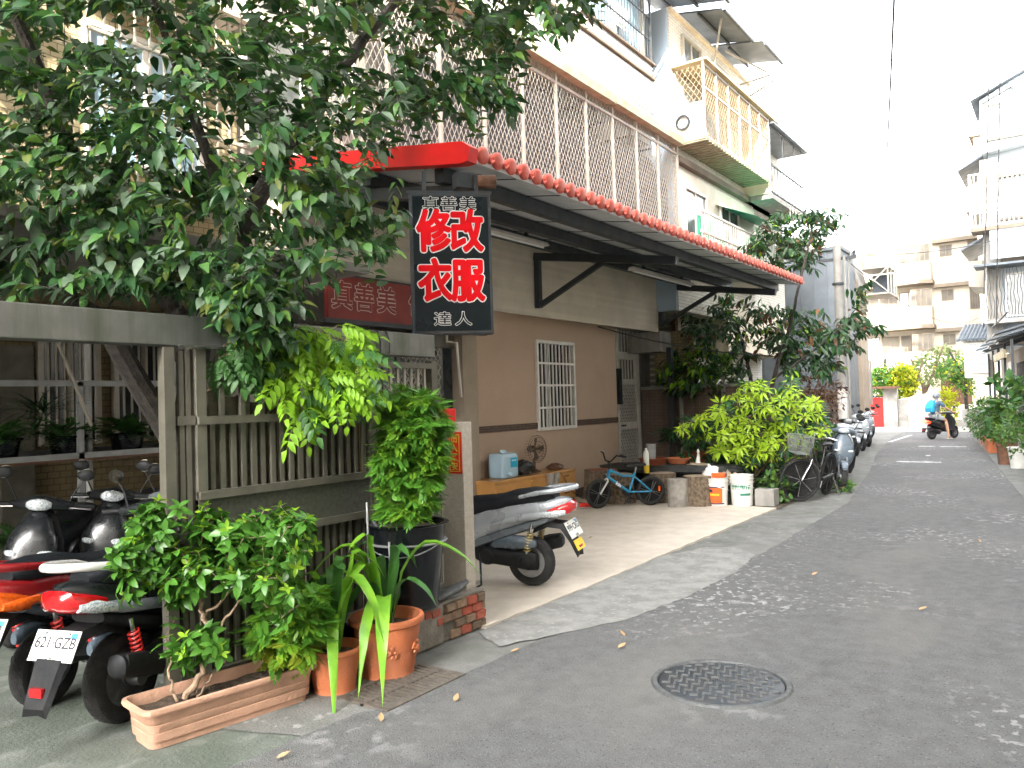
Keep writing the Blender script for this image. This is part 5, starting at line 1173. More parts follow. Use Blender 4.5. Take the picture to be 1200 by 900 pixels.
# ================================================================== RIDER
def skin_body(name, joints, edges, radii, m, parent, sub=2):
    me = bpy.data.meshes.new(name); me.from_pydata(joints, edges, []); o = link(name, me, None)
    md = o.modifiers.new('skin', 'SKIN'); md.use_smooth_shade = True
    for v, r_ in zip(me.skin_vertices[0].data, radii): v.radius = (r_, r_) if not isinstance(r_, tuple) else r_
    me.skin_vertices[0].data[0].use_root = True
    sm = o.modifiers.new('sub', 'SUBSURF'); sm.levels = sub; sm.render_levels = sub
    bpy.context.view_layer.update(); dg = bpy.context.evaluated_depsgraph_get()
    m2 = bpy.data.meshes.new_from_object(o.evaluated_get(dg)); bpy.data.objects.remove(o); m2.name = name
    m2.materials.clear(); m2.materials.append(MATS[m]); m2.polygons.foreach_set('use_smooth', [True]*len(m2.polygons))
    return link(name, m2, parent)
PE = thing('person', 'scooter rider in blue shirt, grey shorts and grey helmet seen from behind', 'person', (-3.66, 28.75, 0)); PE.rotation_euler = (0, 0, hd(.5, .86))
PE.scale = (.86, .86, .86)
J = [(.18, 0, .86), (.20, 0, 1.05), (.24, 0, 1.25), (.27, 0, 1.38), (.30, 0, 1.47), (.32, 0, 1.58), (.33, 0, 1.66)]
E_ = [(0, 1), (1, 2), (2, 3), (3, 4), (4, 5), (5, 6)]; Rr = [(.13, .17), (.12, .15), (.12, .18), (.09, .15), .055, .085, .06]
for s in (1, -1):
    i = len(J); J += [(.26, s*.19, 1.37), (.46, s*.29, 1.16), (.78, s*.27, 1.03), (.87, s*.27, .99)]; E_ += [(3, i), (i, i+1), (i+1, i+2), (i+2, i+3)]; Rr += [.055, .045, .035, .03]
    for f in range(4):
        k = len(J); J += [(.91, s*(.25+.022*f), 1.0), (.94, s*(.25+.022*f), .97), (.915, s*(.25+.022*f), .945)]; E_ += [(i+3, k), (k, k+1), (k+1, k+2)]; Rr += [.010, .009, .008]
    k = len(J); J += [(.88, s*.235, .98), (.90, s*.225, .955)]; E_ += [(i+3, k), (k, k+1)]; Rr += [.011, .009]
    i = len(J); fy = .16 if s > 0 else -.24; fz = .36 if s > 0 else .06
    J += [(.20, s*.10, .84), (.58, s*.17, .80 if s > 0 else .70), (.62, fy, fz+.08), (.60, fy, fz), (.74, fy, fz-.02)]; E_ += [(0, i), (i, i+1), (i+1, i+2), (i+2, i+3), (i+3, i+4)]; Rr += [.095, .065, .04, .038, .03]
skin_body('body', J, E_, Rr, 'skin', PE)
J = [(.18, 0, .88), (.20, 0, 1.05), (.24, 0, 1.25), (.27, 0, 1.39)]; E_ = [(0, 1), (1, 2), (2, 3)]; Rr = [(.155, .185), (.14, .17), (.145, .19), (.10, .16)]
for s in (1, -1): i = len(J); J += [(.26, s*.19, 1.375), (.42, s*.28, 1.21)]; E_ += [(3, i), (i, i+1)]; Rr += [.075, .068]
skin_body('shirt', J, E_, Rr, 'cloth_blue', PE)
J = [(.18, 0, .86), (.19, .11, .85), (.50, .17, .80), (.19, -.11, .85), (.48, -.17, .74)]
skin_body('shorts', J, [(0, 1), (1, 2), (0, 3), (3, 4)], [.14, .12, .09, .12, .09], 'cloth_grey', PE)
q = MB(); q.sphere((.32, 0, 1.645), .135, 16, 12, sc=(1.12, 1, 1.0)); q.loft([(.40, 0, 1.60, .11, .015), (.50, 0, 1.60, .09, .01)], 12); q.build('helmet', 'helmet_grey', PE)
for s in (1, -1): q = MB(); fy = .16 if s > 0 else -.24; fz = .33 if s > 0 else .03; q.box(.54, .80, fy-.045, fy+.045, fz-.03, fz-.005, bev=.01); q.build('sandal', 'sandal', PE)
BG = thing('backpack', 'bright blue backpack worn by the scooter rider', 'backpack', (-3.66, 28.75, 0)); BG.rotation_euler = (0, 0, hd(.5, .86)); BG.scale = (.86, .86, .86)
q = MB(); q.loft([(1.02, -.045, 0, .10, .155), (1.10, -.06, 0, .13, .17), (1.28, -.02, 0, .13, .165), (1.42, .05, 0, .09, .13), (1.46, .08, 0, .04, .08)], 16, 3.2, axis='z'); q.build('bag_body', 'bag_cyan', BG)
q = MB(); q.loft([(1.05, -.15, 0, .05, .11), (1.18, -.165, 0, .05, .12), (1.24, -.14, 0, .03, .10)], 12, 3.2, axis='z'); q.build('front_pocket', 'bag_cyan', BG)
for s in (1, -1): q = MB(); q.tube([(.05, s*.10, 1.44), (.2, s*.11, 1.49), (.33, s*.12, 1.42)], .018, 6); q.build('strap', 'bag_cyan', BG)
# ================================================================== FORECOURT THINGS
cab = thing('wooden_cabinet', 'long low honey-coloured wooden cabinet under the barred window', 'cabinet', (-6.76, 9.85, .014))
q = MB(); q.box(-.22, .22, -1.0, 1.18, .04, .46, bev=.006); q.build('carcass', 'wood_cabinet', cab)
q = MB(); q.box(-.235, .235, -1.02, 1.2, .46, .50, bev=.008); q.build('cabinet_top', 'wood_cabinet', cab)
q = MB(); q.box(-.20, .20, -.98, 1.16, 0, .04); q.build('plinth', 'wood_dark', cab)
for y0, y1, z0, z1 in ((-.1, .52, .07, .43), (-.98, -.3, .07, .43), (.62, 1.15, .33, .45), (.62, 1.15, .2, .32), (.62, 1.15, .06, .19)):
    q = MB(); q.box(.22, .235, y0, y1, z0, z1, bev=.004); d = q.build('drawer_front', 'wood_cabinet', cab)
    q = MB(); q.box(.235, .25, (y0+y1)/2-.06, (y0+y1)/2+.06, (z0+z1)/2+.01, (z0+z1)/2+.03); q.build('handle', 'wood_dark', d)
tag(MB().add([(.245+.015*sin(i*1.7+j), -.02+.38*i/8, -.36*j/6) for i in range(9) for j in range(7)], [(i*7+j, i*7+j+1, (i+1)*7+j+1, (i+1)*7+j) for i in range(8) for j in range(6)], 0, True).build('plastic_bag', 'plastic_bag'), 'clear plastic bag hanging over the cabinet front', 'bag').location = (-6.76, 10.15, .50)
jg = thing('water_jug', 'pale blue plastic water jug with a blue label on the cabinet', 'jug', (-6.74, 9.35, .514))
q = MB(); q.box(-.14, .14, -.19, .19, 0, .36, bev=.05); q.build('body', 'jug_blue', jg)
q = MB(); q.lathe([(.05, .35), (.05, .40), (.001, .405)], n=18); q.build('cap', 'jug_blue', jg)
q = MB(); q.box(.139, .143, -.02, .15, .15, .29); q.build('label', 'label_blue', jg)
place(text_mesh('WATER', .035, .0005, m='sign_white'), 'lettering', jg, face_mx((.1435, .065, .25), (1, 0, 0))); q = MB(); q.lathe([(.03, 0), (.03, .05), (.001, .055)], (.14, -.06, .06), 12, 'x'); q.build('tap', 'jug_blue', jg)
fan = thing('desk_fan', 'old brown desk fan standing on the cabinet', 'fan', (-6.78, 10.22, .514), 0)
q = MB(); q.loft([(0, 0, 0, .09, .12), (.02, 0, 0, .09, .12), (.04, 0, 0, .05, .06), (.06, 0, 0, .02, .02), (.22, 0, 0, .02, .02)], 16, axis='z'); q.build('base', 'fan_brown', fan)
fm = Matrix.Translation((.02, 0, .36)) @ Matrix.Rotation(radians(80), 4, 'Z')
q = MB(); q.loft([(-.16, 0, 0, .02, .02), (-.12, 0, 0, .05, .05), (-.03, 0, 0, .055, .055), (0, 0, 0, .03, .03)], 14, 2, mx=fm @ Matrix.Rotation(pi/2, 4, 'Z') @ Matrix.Rotation(pi, 4, 'Z')); q.build('motor', 'fan_brown', fan)
for r_ in (.06, .12, .18, .21): q = MB(); q.tube([tuple(fm @ Vector((r_*cos(a), -.05-.04*(1-(r_/.21)**2), r_*sin(a)))) for a in [i*2*pi/28 for i in range(29)]], .004, 5); q.build('guard_ring', 'fan_brown', fan)
for k in range(28): a = 2*pi*k/28; q = MB(); q.tube([tuple(fm @ Vector((r_*cos(a), -.05-.04*(1-(r_/.21)**2), r_*sin(a)))) for r_ in (.03, .12, .21)]+[tuple(fm @ Vector((.2*cos(a), .03, .2*sin(a))))], .0025, 4); q.build('guard_wire', 'fan_brown', fan)
for k in range(4): a = 2*pi*k/4; q = MB(); q.add([tuple(fm @ Vector(p)) for p in ((0, 0, 0), (.16*cos(a-.3), -.01, .16*sin(a-.3)), (.18*cos(a), -.02, .18*sin(a)), (.15*cos(a+.35), -.035, .15*sin(a+.35)))], [(0, 1, 2, 3)]); q.build('blade', 'fan_brown', fan)
def blob(name, lab, cat, loc, sc, m, seed, n=20, amp=.22, fr=2.2):
    q = MB(); q.sphere((0, 0, 0), 1, n, n//2+2); sd_ = Vector((seed*3.1, seed*1.7, seed))
    q.v = [tuple(Vector(((p := Vector(v)).x*sc[0], p.y*sc[1], max(p.z, -.75)*sc[2]))*(1+amp*noise.noise(p*fr+sd_)+.4*amp*noise.noise(p*fr*3+sd_))) for v in q.v]
    o = q.build(name, m); o.location = (loc[0], loc[1], loc[2]+.7*sc[2]); return tag(o, lab, cat) if lab else o
blob('black_bag', 'crumpled black plastic bag between the jug and the fan', 'bag', (-6.74, 9.85, .514), (.12, .2, .13), 'bag_black', 3, amp=.35)
blob('cushion', 'small dark cushion lying on the right end of the cabinet', 'cushion', (-6.72, 10.72, .514), (.12, .16, .06), 'wood_dark', 5)
o = tag(MB().tube([(-6.6, 10.5, .52), (-6.53, 10.55, .50), (-6.52, 10.7, .35), (-6.515, 10.8, .2), (-6.5, 11.0, .09), (-6.45, 11.1, .02)], .006, 6).build('power_cord', 'iron_black'), 'thin black cord hanging down the cabinet front', 'cord')
# logs and stumps
def stump(label, loc, r, h, m, seed, top='cut_wood', flare=.12, name='tree_stump'):
    t = thing(name, label, 'stump', loc); q = MB(); n = 44; vs = []
    rows_ = 7
    for i in range(rows_):
        f = i/(rows_-1); z = h*f
        for k in range(n):
            a = 2*pi*k/n; g = .035*sin(k*pi)+.045*(1 if k % 2 else -.6)*(m == 'bark')
            rr = r*(1+flare*(1-f)**2+.06*noise.noise(Vector((cos(a)*1.3, sin(a)*1.3, seed+f*.6)))+g*.6+.02*noise.noise(Vector((cos(a)*5, sin(a)*5, seed+f*2))))
            vs.append((rr*cos(a), rr*sin(a), z))
    q.add(vs, [(i*n+k, i*n+(k+1) % n, (i+1)*n+(k+1) % n, (i+1)*n+k) for i in range(rows_-1) for k in range(n)], 0, False); q.build('bark', m, t)
    q = MB(); q.lathe([(.001, h+.003), (r*.5, h+.002), (r*.93, h-.001), (r*.96, h-.01)], n=40); q.build('cut_face', top, t)
    return t
stump('dark barked tree stump with a reddish top left of the child bicycle', (-6.25, 11.35, .014), .26, .46, 'bark', 1, 'red_wood')
stump('barked tree stump behind the bicycle frame', (-5.72, 10.95, .014), .22, .44, 'bark', 2)
stump('broad barked stump behind the smaller grey log', (-4.52, 11.12, .014), .20, .43, 'bark', 4)
stump('short smooth grey log standing on end in front of the broad stump', (-4.72, 10.88, .014), .15, .40, 'grey_log', 6, 'grey_log', .02)
stump('low stump behind the bicycle rear wheel', (-5.15, 11.3, .014), .20, .44, 'bark', 8)
# stone tea table with things on it
tb = thing('stone_table', 'rough dark stone table behind the bicycle and stumps', 'table', (-5.3, 12.0, .01))
def rock(parent, name, c, sc, seed, m='stone_dark', flat_=None):
    q = MB(); q.sphere((0, 0, 0), 1, 22, 13); s_ = Vector((seed*2.3, seed, 0)); out = []
    for v in q.v:
        p = Vector(v); f = 1+.28*noise.noise(p*1.6+s_)+.12*noise.noise(p*5+s_); w_ = Vector((p.x*sc[0]*f, p.y*sc[1]*f, p.z*sc[2]*f))
        if flat_ is not None: w_.z = min(w_.z, flat_)
        out.append(tuple(w_+Vector(c)))
    q.v = out; return q.build(name, m, parent)
rock(tb, 'slab', (0, 0, .45), (1.15, .38, .13), 1, flat_=.07); rock(tb, 'base', (.1, 0, .2), (.55, .3, .26), 2); rock(tb, 'base', (-.75, .1, .2), (.25, .3, .24), 5)
pot('tray_pot', 'flat red-brown basin on the stone table', 'basin', (-5.55, 11.85, .525), .24, .11, 'red_wood', .015, soil_z=.4, soil=False, taper=.85)
pot('tray_pot', 'round reddish dish leaning behind the basin on the stone table', 'basin', (-5.2, 12.05, .53), .20, .10, 'terracotta', .015, soil_z=.4, soil=False)
gj = thing('glass_jar', 'tall clear glass tumbler on the basin', 'jar', (-5.58, 11.85, .60)); q = MB(); q.lathe([(.001, 0), (.07, 0), (.085, .26), (.078, .26), (.066, .012), (.001, .012)], n=24); q.build('glass', 'plastic_bag', gj)
bo = thing('bottle', 'white and yellow spray bottle standing on the rear stump', 'bottle', (-5.36, 11.2, .455))
q = MB(); q.lathe([(.04, 0), (.042, .01), (.042, .12)], n=18); q.build('lower_label', 'yellow', bo); q = MB(); q.lathe([(.0425, .12), (.0425, .30), (.03, .34), (.018, .35), (.018, .38), (.001, .38)], n=18); q.build('bottle_body', 'bucket_white', bo)
fg = thing('figurine', 'tiny white figurine on a flat stone on the table', 'figurine', (-4.83, 11.95, .53)); q = MB(); q.loft([(0, 0, 0, .05, .04), (.06, 0, 0, .035, .03), (.12, .01, 0, .03, .025), (.18, .01, 0, .015, .015), (.21, .01, 0, .025, .022), (.25, .01, 0, .008, .008)], 10, 2, axis='z'); q.build('figure', 'bucket_white', fg)
q = MB(); q.loft([(-.2, 0, -.02, .03, .02), (-.1, 0, 0, .07, .03), (.1, 0, 0, .08, .03), (.2, 0, 0, .03, .02)], 10); q.build('stone_foot', 'cut_wood', fg)
# root wood piece, buckets
rt = thing('gnarled_root', 'pale knotty piece of driftwood lying behind the buckets', 'driftwood', (-4.45, 11.55, .40))
q = MB()
for k in range(26):
    a = random.uniform(-.38, .36); q.tube([(a+random.uniform(-.12, .12), random.uniform(-.1, .1), random.uniform(-.12, .06)-.2*abs(a)*(a < 0)) for _ in range(4)], [.03, .045, .04, .02], 7)
q.build('root_mass', 'cut_wood', rt)
q = MB(); q.tube([(0, 0, -.39), (0, 0, -.1)], [.13, .09], 12); q.build('stub', 'bark', rt)
def bucket(label, loc, r, h, fill):
    t = thing('plastic_bucket', label, 'bucket', loc)
    q = MB(); q.lathe([(.001, 0), (r*.86, 0), (r*.88, .012), (r*.97, h*.74), (r*1.03, h*.745), (r*1.035, h*.77), (r*.98, h*.775), (r*.99, h*.86), (r*1.05, h*.865), (r*1.05, h*.89), (r*1.0, h*.895), (r*1.02, h*.97), (r*1.045, h), (r*.98, h), (r*.95, h*.9), (r*.9, h*.6), (.001, h*.6)], n=36); q.build('bucket_body', 'bucket_white', t)
    q = MB(); q.tube([(r*1.05*cos(a), r*1.05*sin(a), h*.8-.12*abs(sin(a*.5+.9))) for a in [-2.7+i*.22 for i in range(15)]], .005, 6); q.build('bail', 'bucket_white', t)
    return t
def wrap(t, name, m, r0, r1, z0, z1, a0, a1, n=14):
    q = MB(); vs = []
    for i in range(n+1):
        a = a0+(a1-a0)*i/n; vs += [(r0*cos(a), r0*sin(a), z0), (r1*cos(a), r1*sin(a), z1)]
    q.add(vs, [(2*i, 2*i+2, 2*i+3, 2*i+1) for i in range(n)], 0, True); return q.build(name, m, t)
b1 = bucket('white paint bucket with an orange label, left of the pair', (-4.26, 11.22, .014), .165, .40, 0)
wrap(b1, 'label', 'orange_plastic', .149, .161, .045, .265, -2.2, -.7); wrap(b1, 'label_stripe', 'navy', .1495, .1502, .028, .045, -2.3, -.5); wrap(b1, 'label_stripe', 'navy', .1612, .1618, .265, .28, -2.3, -.5)
wrap(b1, 'logo', 'navy', .158, .162, .20, .24, -2.15, -1.6, 5); wrap(b1, 'logo', 'yellow', .155, .160, .15, .18, -2.0, -1.0, 6)
b2 = bucket('white bucket with green label waves, right of the pair', (-3.93, 11.34, .014), .165, .44, 0)
wrap(b2, 'label', 'label_green', .1555, .159, .235, .30, -2.3, -.4); wrap(b2, 'label', 'label_green', .1525, .154, .15, .185, -1.4, -.4)
wrap(b2, 'label_edge', 'bucket_white', .157, .158, .255, .265, -2.3, -1.2)
tag(MB().box(-.09, .09, -.05, .05, 0, .07, bev=.012).build('orange_box', 'orange_plastic'), 'small orange plastic box on top of the left bucket', 'box').location = (-4.22, 11.2, .415)
blob('rag', 'crumpled white cloth in the left bucket', 'cloth', (-4.35, 11.25, .33), (.12, .1, .14), 'bucket_white', 9, amp=.4)
tag(MB().box(-.14, .14, -.12, .12, 0, .24, bev=.01).build('stone_block', 'concrete'), 'square concrete block right of the buckets', 'block').location = (-3.62, 11.5, .006)
# shoes
for k, (x, y, a) in enumerate(((-6.0, 10.28, .5), (-5.85, 10.2, .7))):
    t = thing('shoe', ('grey sandal lying in front of the bicycle wheel', 'red and white shoe in front of the bicycle wheel')[k], 'shoe', (x, y, .014), a)
    q = MB(); q.loft([(-.12, 0, .012, .035, .01), (0, 0, .012, .038, .01), (.12, 0, .012, .04, .01), (.15, 0, .012, .02, .01)], 10); q.build('sole', 'sandal', t)
    q = MB(); q.loft([(-.12, 0, .05, .03, .03), (-.05, 0, .05, .035, .035), (.06, 0, .035, .038, .022), (.13, 0, .02, .03, .01)], 12); q.build('upper', ('paint_grey', 'couplet_red')[k], t)
t = thing('plant_pot_red', 'red-brown clay jar in the shade under the umbrella plants', 'plant pot', (-5.3, 13.0, .006)); t.name = 'clay_jar'
q = MB(); q.lathe([(.17, 0), (.22, .15), (.23, .4), (.2, .6), (.22, .66), (.19, .66), (.16, .5), (.001, .45)], n=24); q.build('jar_body', 'red_wood', t)

# ================================================================== CHILD'S BICYCLE
BK = thing('child_bicycle', 'small blue child bicycle with black wheels and white fork, leaning by the stumps', 'bicycle', (-5.70, 10.32, .014), hd(-5.70+5.14, 10.32-10.84)+0.0)
BK.location = (-5.14, 10.84, .014); BK.scale = (1.07, 1.07, 1.07); BK.rotation_euler = (-.10, 0, hd(-.56, -.52)); r = .205; wb = .76
def bwheel(parent, x, r, tw, rimm='iron_black', sp=20, mx=None, y=0, tm='tyre'):
    q = MB(); q.lathe([(r*.80, -.012), (r*.84, -.016), (r*.84, .016), (r*.80, .012), (r*.80, -.012)], (x, y, r), 32, 'y', mx=mx); q.lathe([(.001, -.03), (.018, -.03), (.018, .03), (.001, .03)], (x, y, r), 12, 'y', mx=mx); w_ = q.build('wheel', rimm, parent)
    q = MB(); n = 12; pr = [(r-tw/2+tw/2*cos(2*pi*i/n), tw/2*sin(2*pi*i/n)) for i in range(n+1)]; q.lathe(pr, (x, y, r), 40, 'y', mx=mx); q.build('tyre', tm, w_)
    for k in range(sp): a = 2*pi*k/sp; q = MB(); q.tube([(x+.015*cos(a), y+.02*(-1)**k, r+.015*sin(a)), (x+r*.81*cos(a+.25*(-1)**(k//2)), y, r+r*.81*sin(a+.25*(-1)**(k//2)))], .0022 if r < .25 else .0016, 4, cap=False, mx=mx); q.build('spoke', 'stick', w_)
    return w_
bwheel(BK, 0, r, .055, 'iron_black', 16)
st = Matrix.Translation((wb-.12, 0, 0)) @ Matrix.Rotation(.35, 4, 'Z') @ Matrix.Translation((-(wb-.12), 0, 0))
bwheel(BK, wb, r, .055, 'iron_black', 16, mx=st)
def btube(name, P, rr, m, parent=BK, mx=None, n=10): q = MB(); q.tube(P, rr, n, mx=mx); return q.build(name, m, parent)
HT, HB, BB, SC_ = (.585, 0, .52), (.605, 0, .42), (.31, 0, .20), (.24, 0, .42)
btube('down_tube', [HB, BB], .020, 'paint_blue'); btube('top_tube', [HT, (.40, 0, .43), SC_], .018, 'paint_blue'); btube('seat_tube', [BB, SC_, (.225, 0, .47)], .017, 'paint_blue')
for s in (-1, 1): btube('chain_stay', [BB, (.0, s*.045, r)], .012, 'paint_blue'); btube('seat_stay', [SC_, (.0, s*.045, r)], .011, 'paint_blue')
btube('head_tube', [HT, HB], .026, 'paint_blue')
for s in (-1, 1): btube('fork_blade', [(.62, s*.01, .40), (.635, s*.045, .37), (wb, s*.045, r)], .013, 'paint_white', mx=st)
btube('stem', [(.58, 0, .52), (.57, 0, .60), (.60, 0, .63)], .014, 'iron_black', mx=st)
btube('handlebar', [(.53, -.27, .73), (.57, -.16, .735), (.60, -.06, .64), (.60, .06, .64), (.57, .16, .735), (.53, .27, .73)], .011, 'iron_black', mx=st)
for s in (-1, 1): btube('grip', [(.54, s*.2, .735), (.515, s*.29, .73)], .018, 'iron_black' if s > 0 else 'paint_white', mx=st)
btube('seat_post', [(.225, 0, .47), (.21, 0, .55)], .012, 'chrome')
q = MB(); q.loft([(.08, 0, .575, .05, .02), (.14, 0, .58, .065, .022), (.24, 0, .575, .035, .02), (.34, 0, .565, .015, .014)], 12); q.build('saddle', 'iron_black', BK)
q = MB(); q.lathe([(.001, -.062), (.075, -.062), (.08, -.056), (.075, -.05), (.001, -.05)], (.31, 0, .2), 24, 'y'); q.build('chain_guard', 'iron_black', BK)
for s in (-1, 1): btube('crank', [(.31, s*.05, .2), (.31+.05*s, s*.07, .09)], .009, 'iron_black'); q = MB(); q.box(.27+.05*s, .35+.05*s, s*.07, s*.13, .08, .10, bev=.005); q.build('pedal', 'iron_black', BK)
q = MB(); q.box(-.13, -.105, -.03, .03, .20, .27, mx=None); q.build('reflector', 'lamp_orange', BK)
q = MB(); q.box(-.04, .04, .012, .016, .24, .34, mx=Matrix.Translation((.12, 0, -.13))); 
place(text_mesh('kin', .07, .001, .0015, m='sign_white'), 'lettering', BK, face_mx((.465, .0215, .315), (0, 1, .1), roll=-.62))

# ================================================================== GROWN-UP BICYCLE WITH BASKET
BC = thing('city_bicycle', 'old black city bicycle with wire basket at the kerb by the umbrella plants', 'bicycle', (-3.20, 13.1, 0)); BC.rotation_euler = (-.16, 0, hd(-.08, -1.0)); wb = 1.06; r = .32
bwheel(BC, 0, r, .04, 'iron_black', 28); st = Matrix.Translation((wb-.1, 0, 0)) @ Matrix.Rotation(-.75, 4, 'Z') @ Matrix.Translation((-(wb-.1), 0, 0)); bwheel(BC, wb, r, .04, 'iron_black', 28, mx=st)
HT, HB, BB, SC_ = (.88, 0, .80), (.91, 0, .66), (.44, 0, .28), (.33, 0, .62)
for nm, P, rr in (('down_tube', [HB, (.6, 0, .36), BB], .017), ('top_tube', [HT, (.6, 0, .55), (.38, 0, .47)], .014), ('seat_tube', [BB, SC_, (.3, 0, .78)], .015), ('head_tube', [HT, HB], .02)): btube(nm, P, rr, 'paint_black', BC)
for s in (-1, 1): btube('chain_stay', [BB, (0, s*.05, r)], .01, 'paint_black', BC); btube('seat_stay', [SC_, (0, s*.05, r)], .01, 'paint_black', BC); btube('fork_blade', [(.92, s*.02, .64), (.96, s*.05, .55), (wb, s*.05, r)], .012, 'chrome', BC, st)
for x in (0, wb): q = MB(); pts = [(x+(r+.025)*cos(a), 0, r+(r+.025)*sin(a)) for a in [(.2 if x else .5)+i*.16 for i in range(16)]]; q.tube(pts, .02, 6, mx=st if x else None, flat=.3); q.build('mudguard', 'iron_black', BC)
btube('handlebar', [(.72, -.28, .98), (.82, -.22, 1.0), (.90, -.04, .95), (.90, .04, .95), (.82, .22, 1.0), (.72, .28, .98)], .012, 'chrome', BC, st); btube('stem', [HT, (.87, 0, .95)], .012, 'chrome', BC)
q = MB(); q.loft([(.16, 0, .82, .08, .025), (.26, 0, .83, .10, .03), (.38, 0, .82, .04, .02), (.44, 0, .81, .015, .015)], 12); q.build('saddle', 'iron_black', BC)
q = MB(); q.bar((-.2, -.06, .68), (.25, -.06, .70), .012); q.bar((-.2, .06, .68), (.25, .06, .70), .012); q.bar((-.2, -.06, .68), (-.2, .06, .68), .012); q.bar((-.05, -.05, .68), (0, -.05, r), .01); q.build('rack', 'iron_black', BC)
bk = MB()
for k in range(11): f = k/10; bk.bar((1.0+.27*f, -.17, .98), (1.03+.2*f, -.14, .72), .005, mx=st); bk.bar((1.0+.27*f, .17, .98), (1.03+.2*f, .14, .72), .005, mx=st); bk.bar((1.27, -.17+.34*f, .98), (1.23, -.14+.28*f, .72), .005, mx=st); bk.bar((1.0, -.17+.34*f, .98), (1.03, -.14+.28*f, .72), .005, mx=st)
for z, e in ((.98, .03), (.9, .02), (.81, .01), (.72, 0)): bk.bar((1.03-e, -.14-e, z), (1.23+e, -.14-e, z), .008, mx=st); bk.bar((1.03-e, .14+e, z), (1.23+e, .14+e, z), .008, mx=st); bk.bar((1.23+e, -.14-e, z), (1.23+e, .14+e, z), .008, mx=st); bk.bar((1.03-e, -.14-e, z), (1.03-e, .14+e, z), .008, mx=st)
stuff(bk.build('basket', 'rim_silver', BC)); q = MB(); q.box(1.03, 1.23, -.14, .14, .715, .725, mx=st); q.build('basket_floor', 'rim_silver', BC)
btube('chain_guard', [(.0, .06, .33), (.46, .06, .30)], .03, 'iron_black', BC)
for s in (-1, 1): btube('crank', [(.44, s*.06, .28), (.44+.12*s, s*.08, .18)], .01, 'chrome', BC)
btube('kick_stand', [(0, .08, .3), (-.05, .2, .01)], .009, 'chrome', BC)

# ================================================================== YARD THINGS
t = thing('slotted_shelf', 'pale slotted steel shelf frame holding potted plants in the dark yard', 'shelf', (-7.2, 3.8, 0))
for a in ((-7.22, -7.18, 2.9, 4.5, 1.86, 1.91), (-7.62, -7.58, 2.9, 5.1, 1.25, 1.30), (-7.22, -7.18, 2.9, 5.1, 1.22, 1.27), (-7.22, -7.18, 3.55, 3.6, 0, 1.9), (-7.22, -7.18, 4.45, 4.5, 0, 2.1), (-7.22, -7.18, 5.0, 5.05, 0, 1.3)): bx(t, 'angle_bar', 'stick', *a)
bx(t, 'shelf_board', 'wood_dark', -7.62, -7.18, 2.7, 5.1, 1.20, 1.22)
tag(MB().tube([(-7.1, 3.25, 2.5), (-7.05, 3.6, 1.5)], .016, 8).build('leaning_pole', 'cage_white'), 'thin pale pole leaning across the shelf', 'pole')
tag(MB().tube([(-7.4, 3.75, .0), (-7.4, 3.75, 2.3)], .03, 10).build('white_pipe', 'pole_paint'), 'white vertical pipe behind the shelf', 'pipe')
for i, (y, lab) in enumerate(((3.0, 'black pot with ferns, leftmost on the yard shelf'), (3.55, 'black pot with ferns, second on the yard shelf'), (4.1, 'black pot with ferns in the middle of the yard shelf'), (4.65, 'broad black pot at the right end of the yard shelf'))):
    t = pot('shelf_pot', lab, 'plant pot', (-7.38, y, 1.222), .17, .2, 'black_pot', .015, n=20)
tag(MB().box(-.15, .15, -.2, .2, 0, .12, bev=.01).build('red_basin', 'red_metal'), 'small red basin on the yard shelf', 'basin').location = (-7.4, 4.95, 1.222)
# litter: dry leaves on the road
lm = leaf_mesh('dry_leaf', .06, .03, 'dry_leaf', .6, -.5)
for i, (x, y, a) in enumerate(((-2.98, 4.15, .3), (-2.42, 4.55, 1.2), (-2.75, 3.3, 2.0), (-.95, 6.4, .6), (-3.02, 2.35, 1.0), (-2.5, 4.8, 2.6), (-4.6, 8.0, .2), (-1.9, 7.2, 1), (-.8, 9.5, 2), (-2.9, 2.9, 2.4), (-3.2, 2.0, .5))):
    o = link('dry_leaf', lm); o.location = (x, y, .012); o.rotation_euler = (.2, .1, a); tag(o, 'dry fallen leaf on the street '+('by the kerb patch edge', 'between the patch and the manhole', 'just past the drain grate', 'far out on the asphalt to the right', 'in front of the long planter', 'at the rim of the pale patch', 'on the pale forecourt', 'beyond the manhole', 'on the right, far up the asphalt', 'close beside the drain grate', 'nearest the bottom edge')[i], 'leaf', 'dry leaves lying on the street')
cable('dark cable crossing the white sky above the street', (-.4, 4, 6.0), (-4.0, 24, 6.9), .35, .013)
cable('left one of two cables hanging down in front of the right-hand building', (-.72, 15, 9.2), (-1.1, 15.1, 2.6), 0, .008)
cable('right one of two cables hanging down in front of the right-hand building', (-.58, 15, 9.2), (-.92, 15.1, 2.6), 0, .008)
cable('thin wire running from the utility pole to the far apartments', (-4.5, 21, 5.0), (-4.4, 57, 6.0), .9, .012)
cable('thin wire from the utility pole across the street to the right', (-4.2, 21, 5.0), (0.6, 31, 7.2), .4, .010)
cable('pale wire below the canopy box by the white door', (-6.9, 12.6, 2.92), (-4.7, 15.6, 2.35), .1, .012)
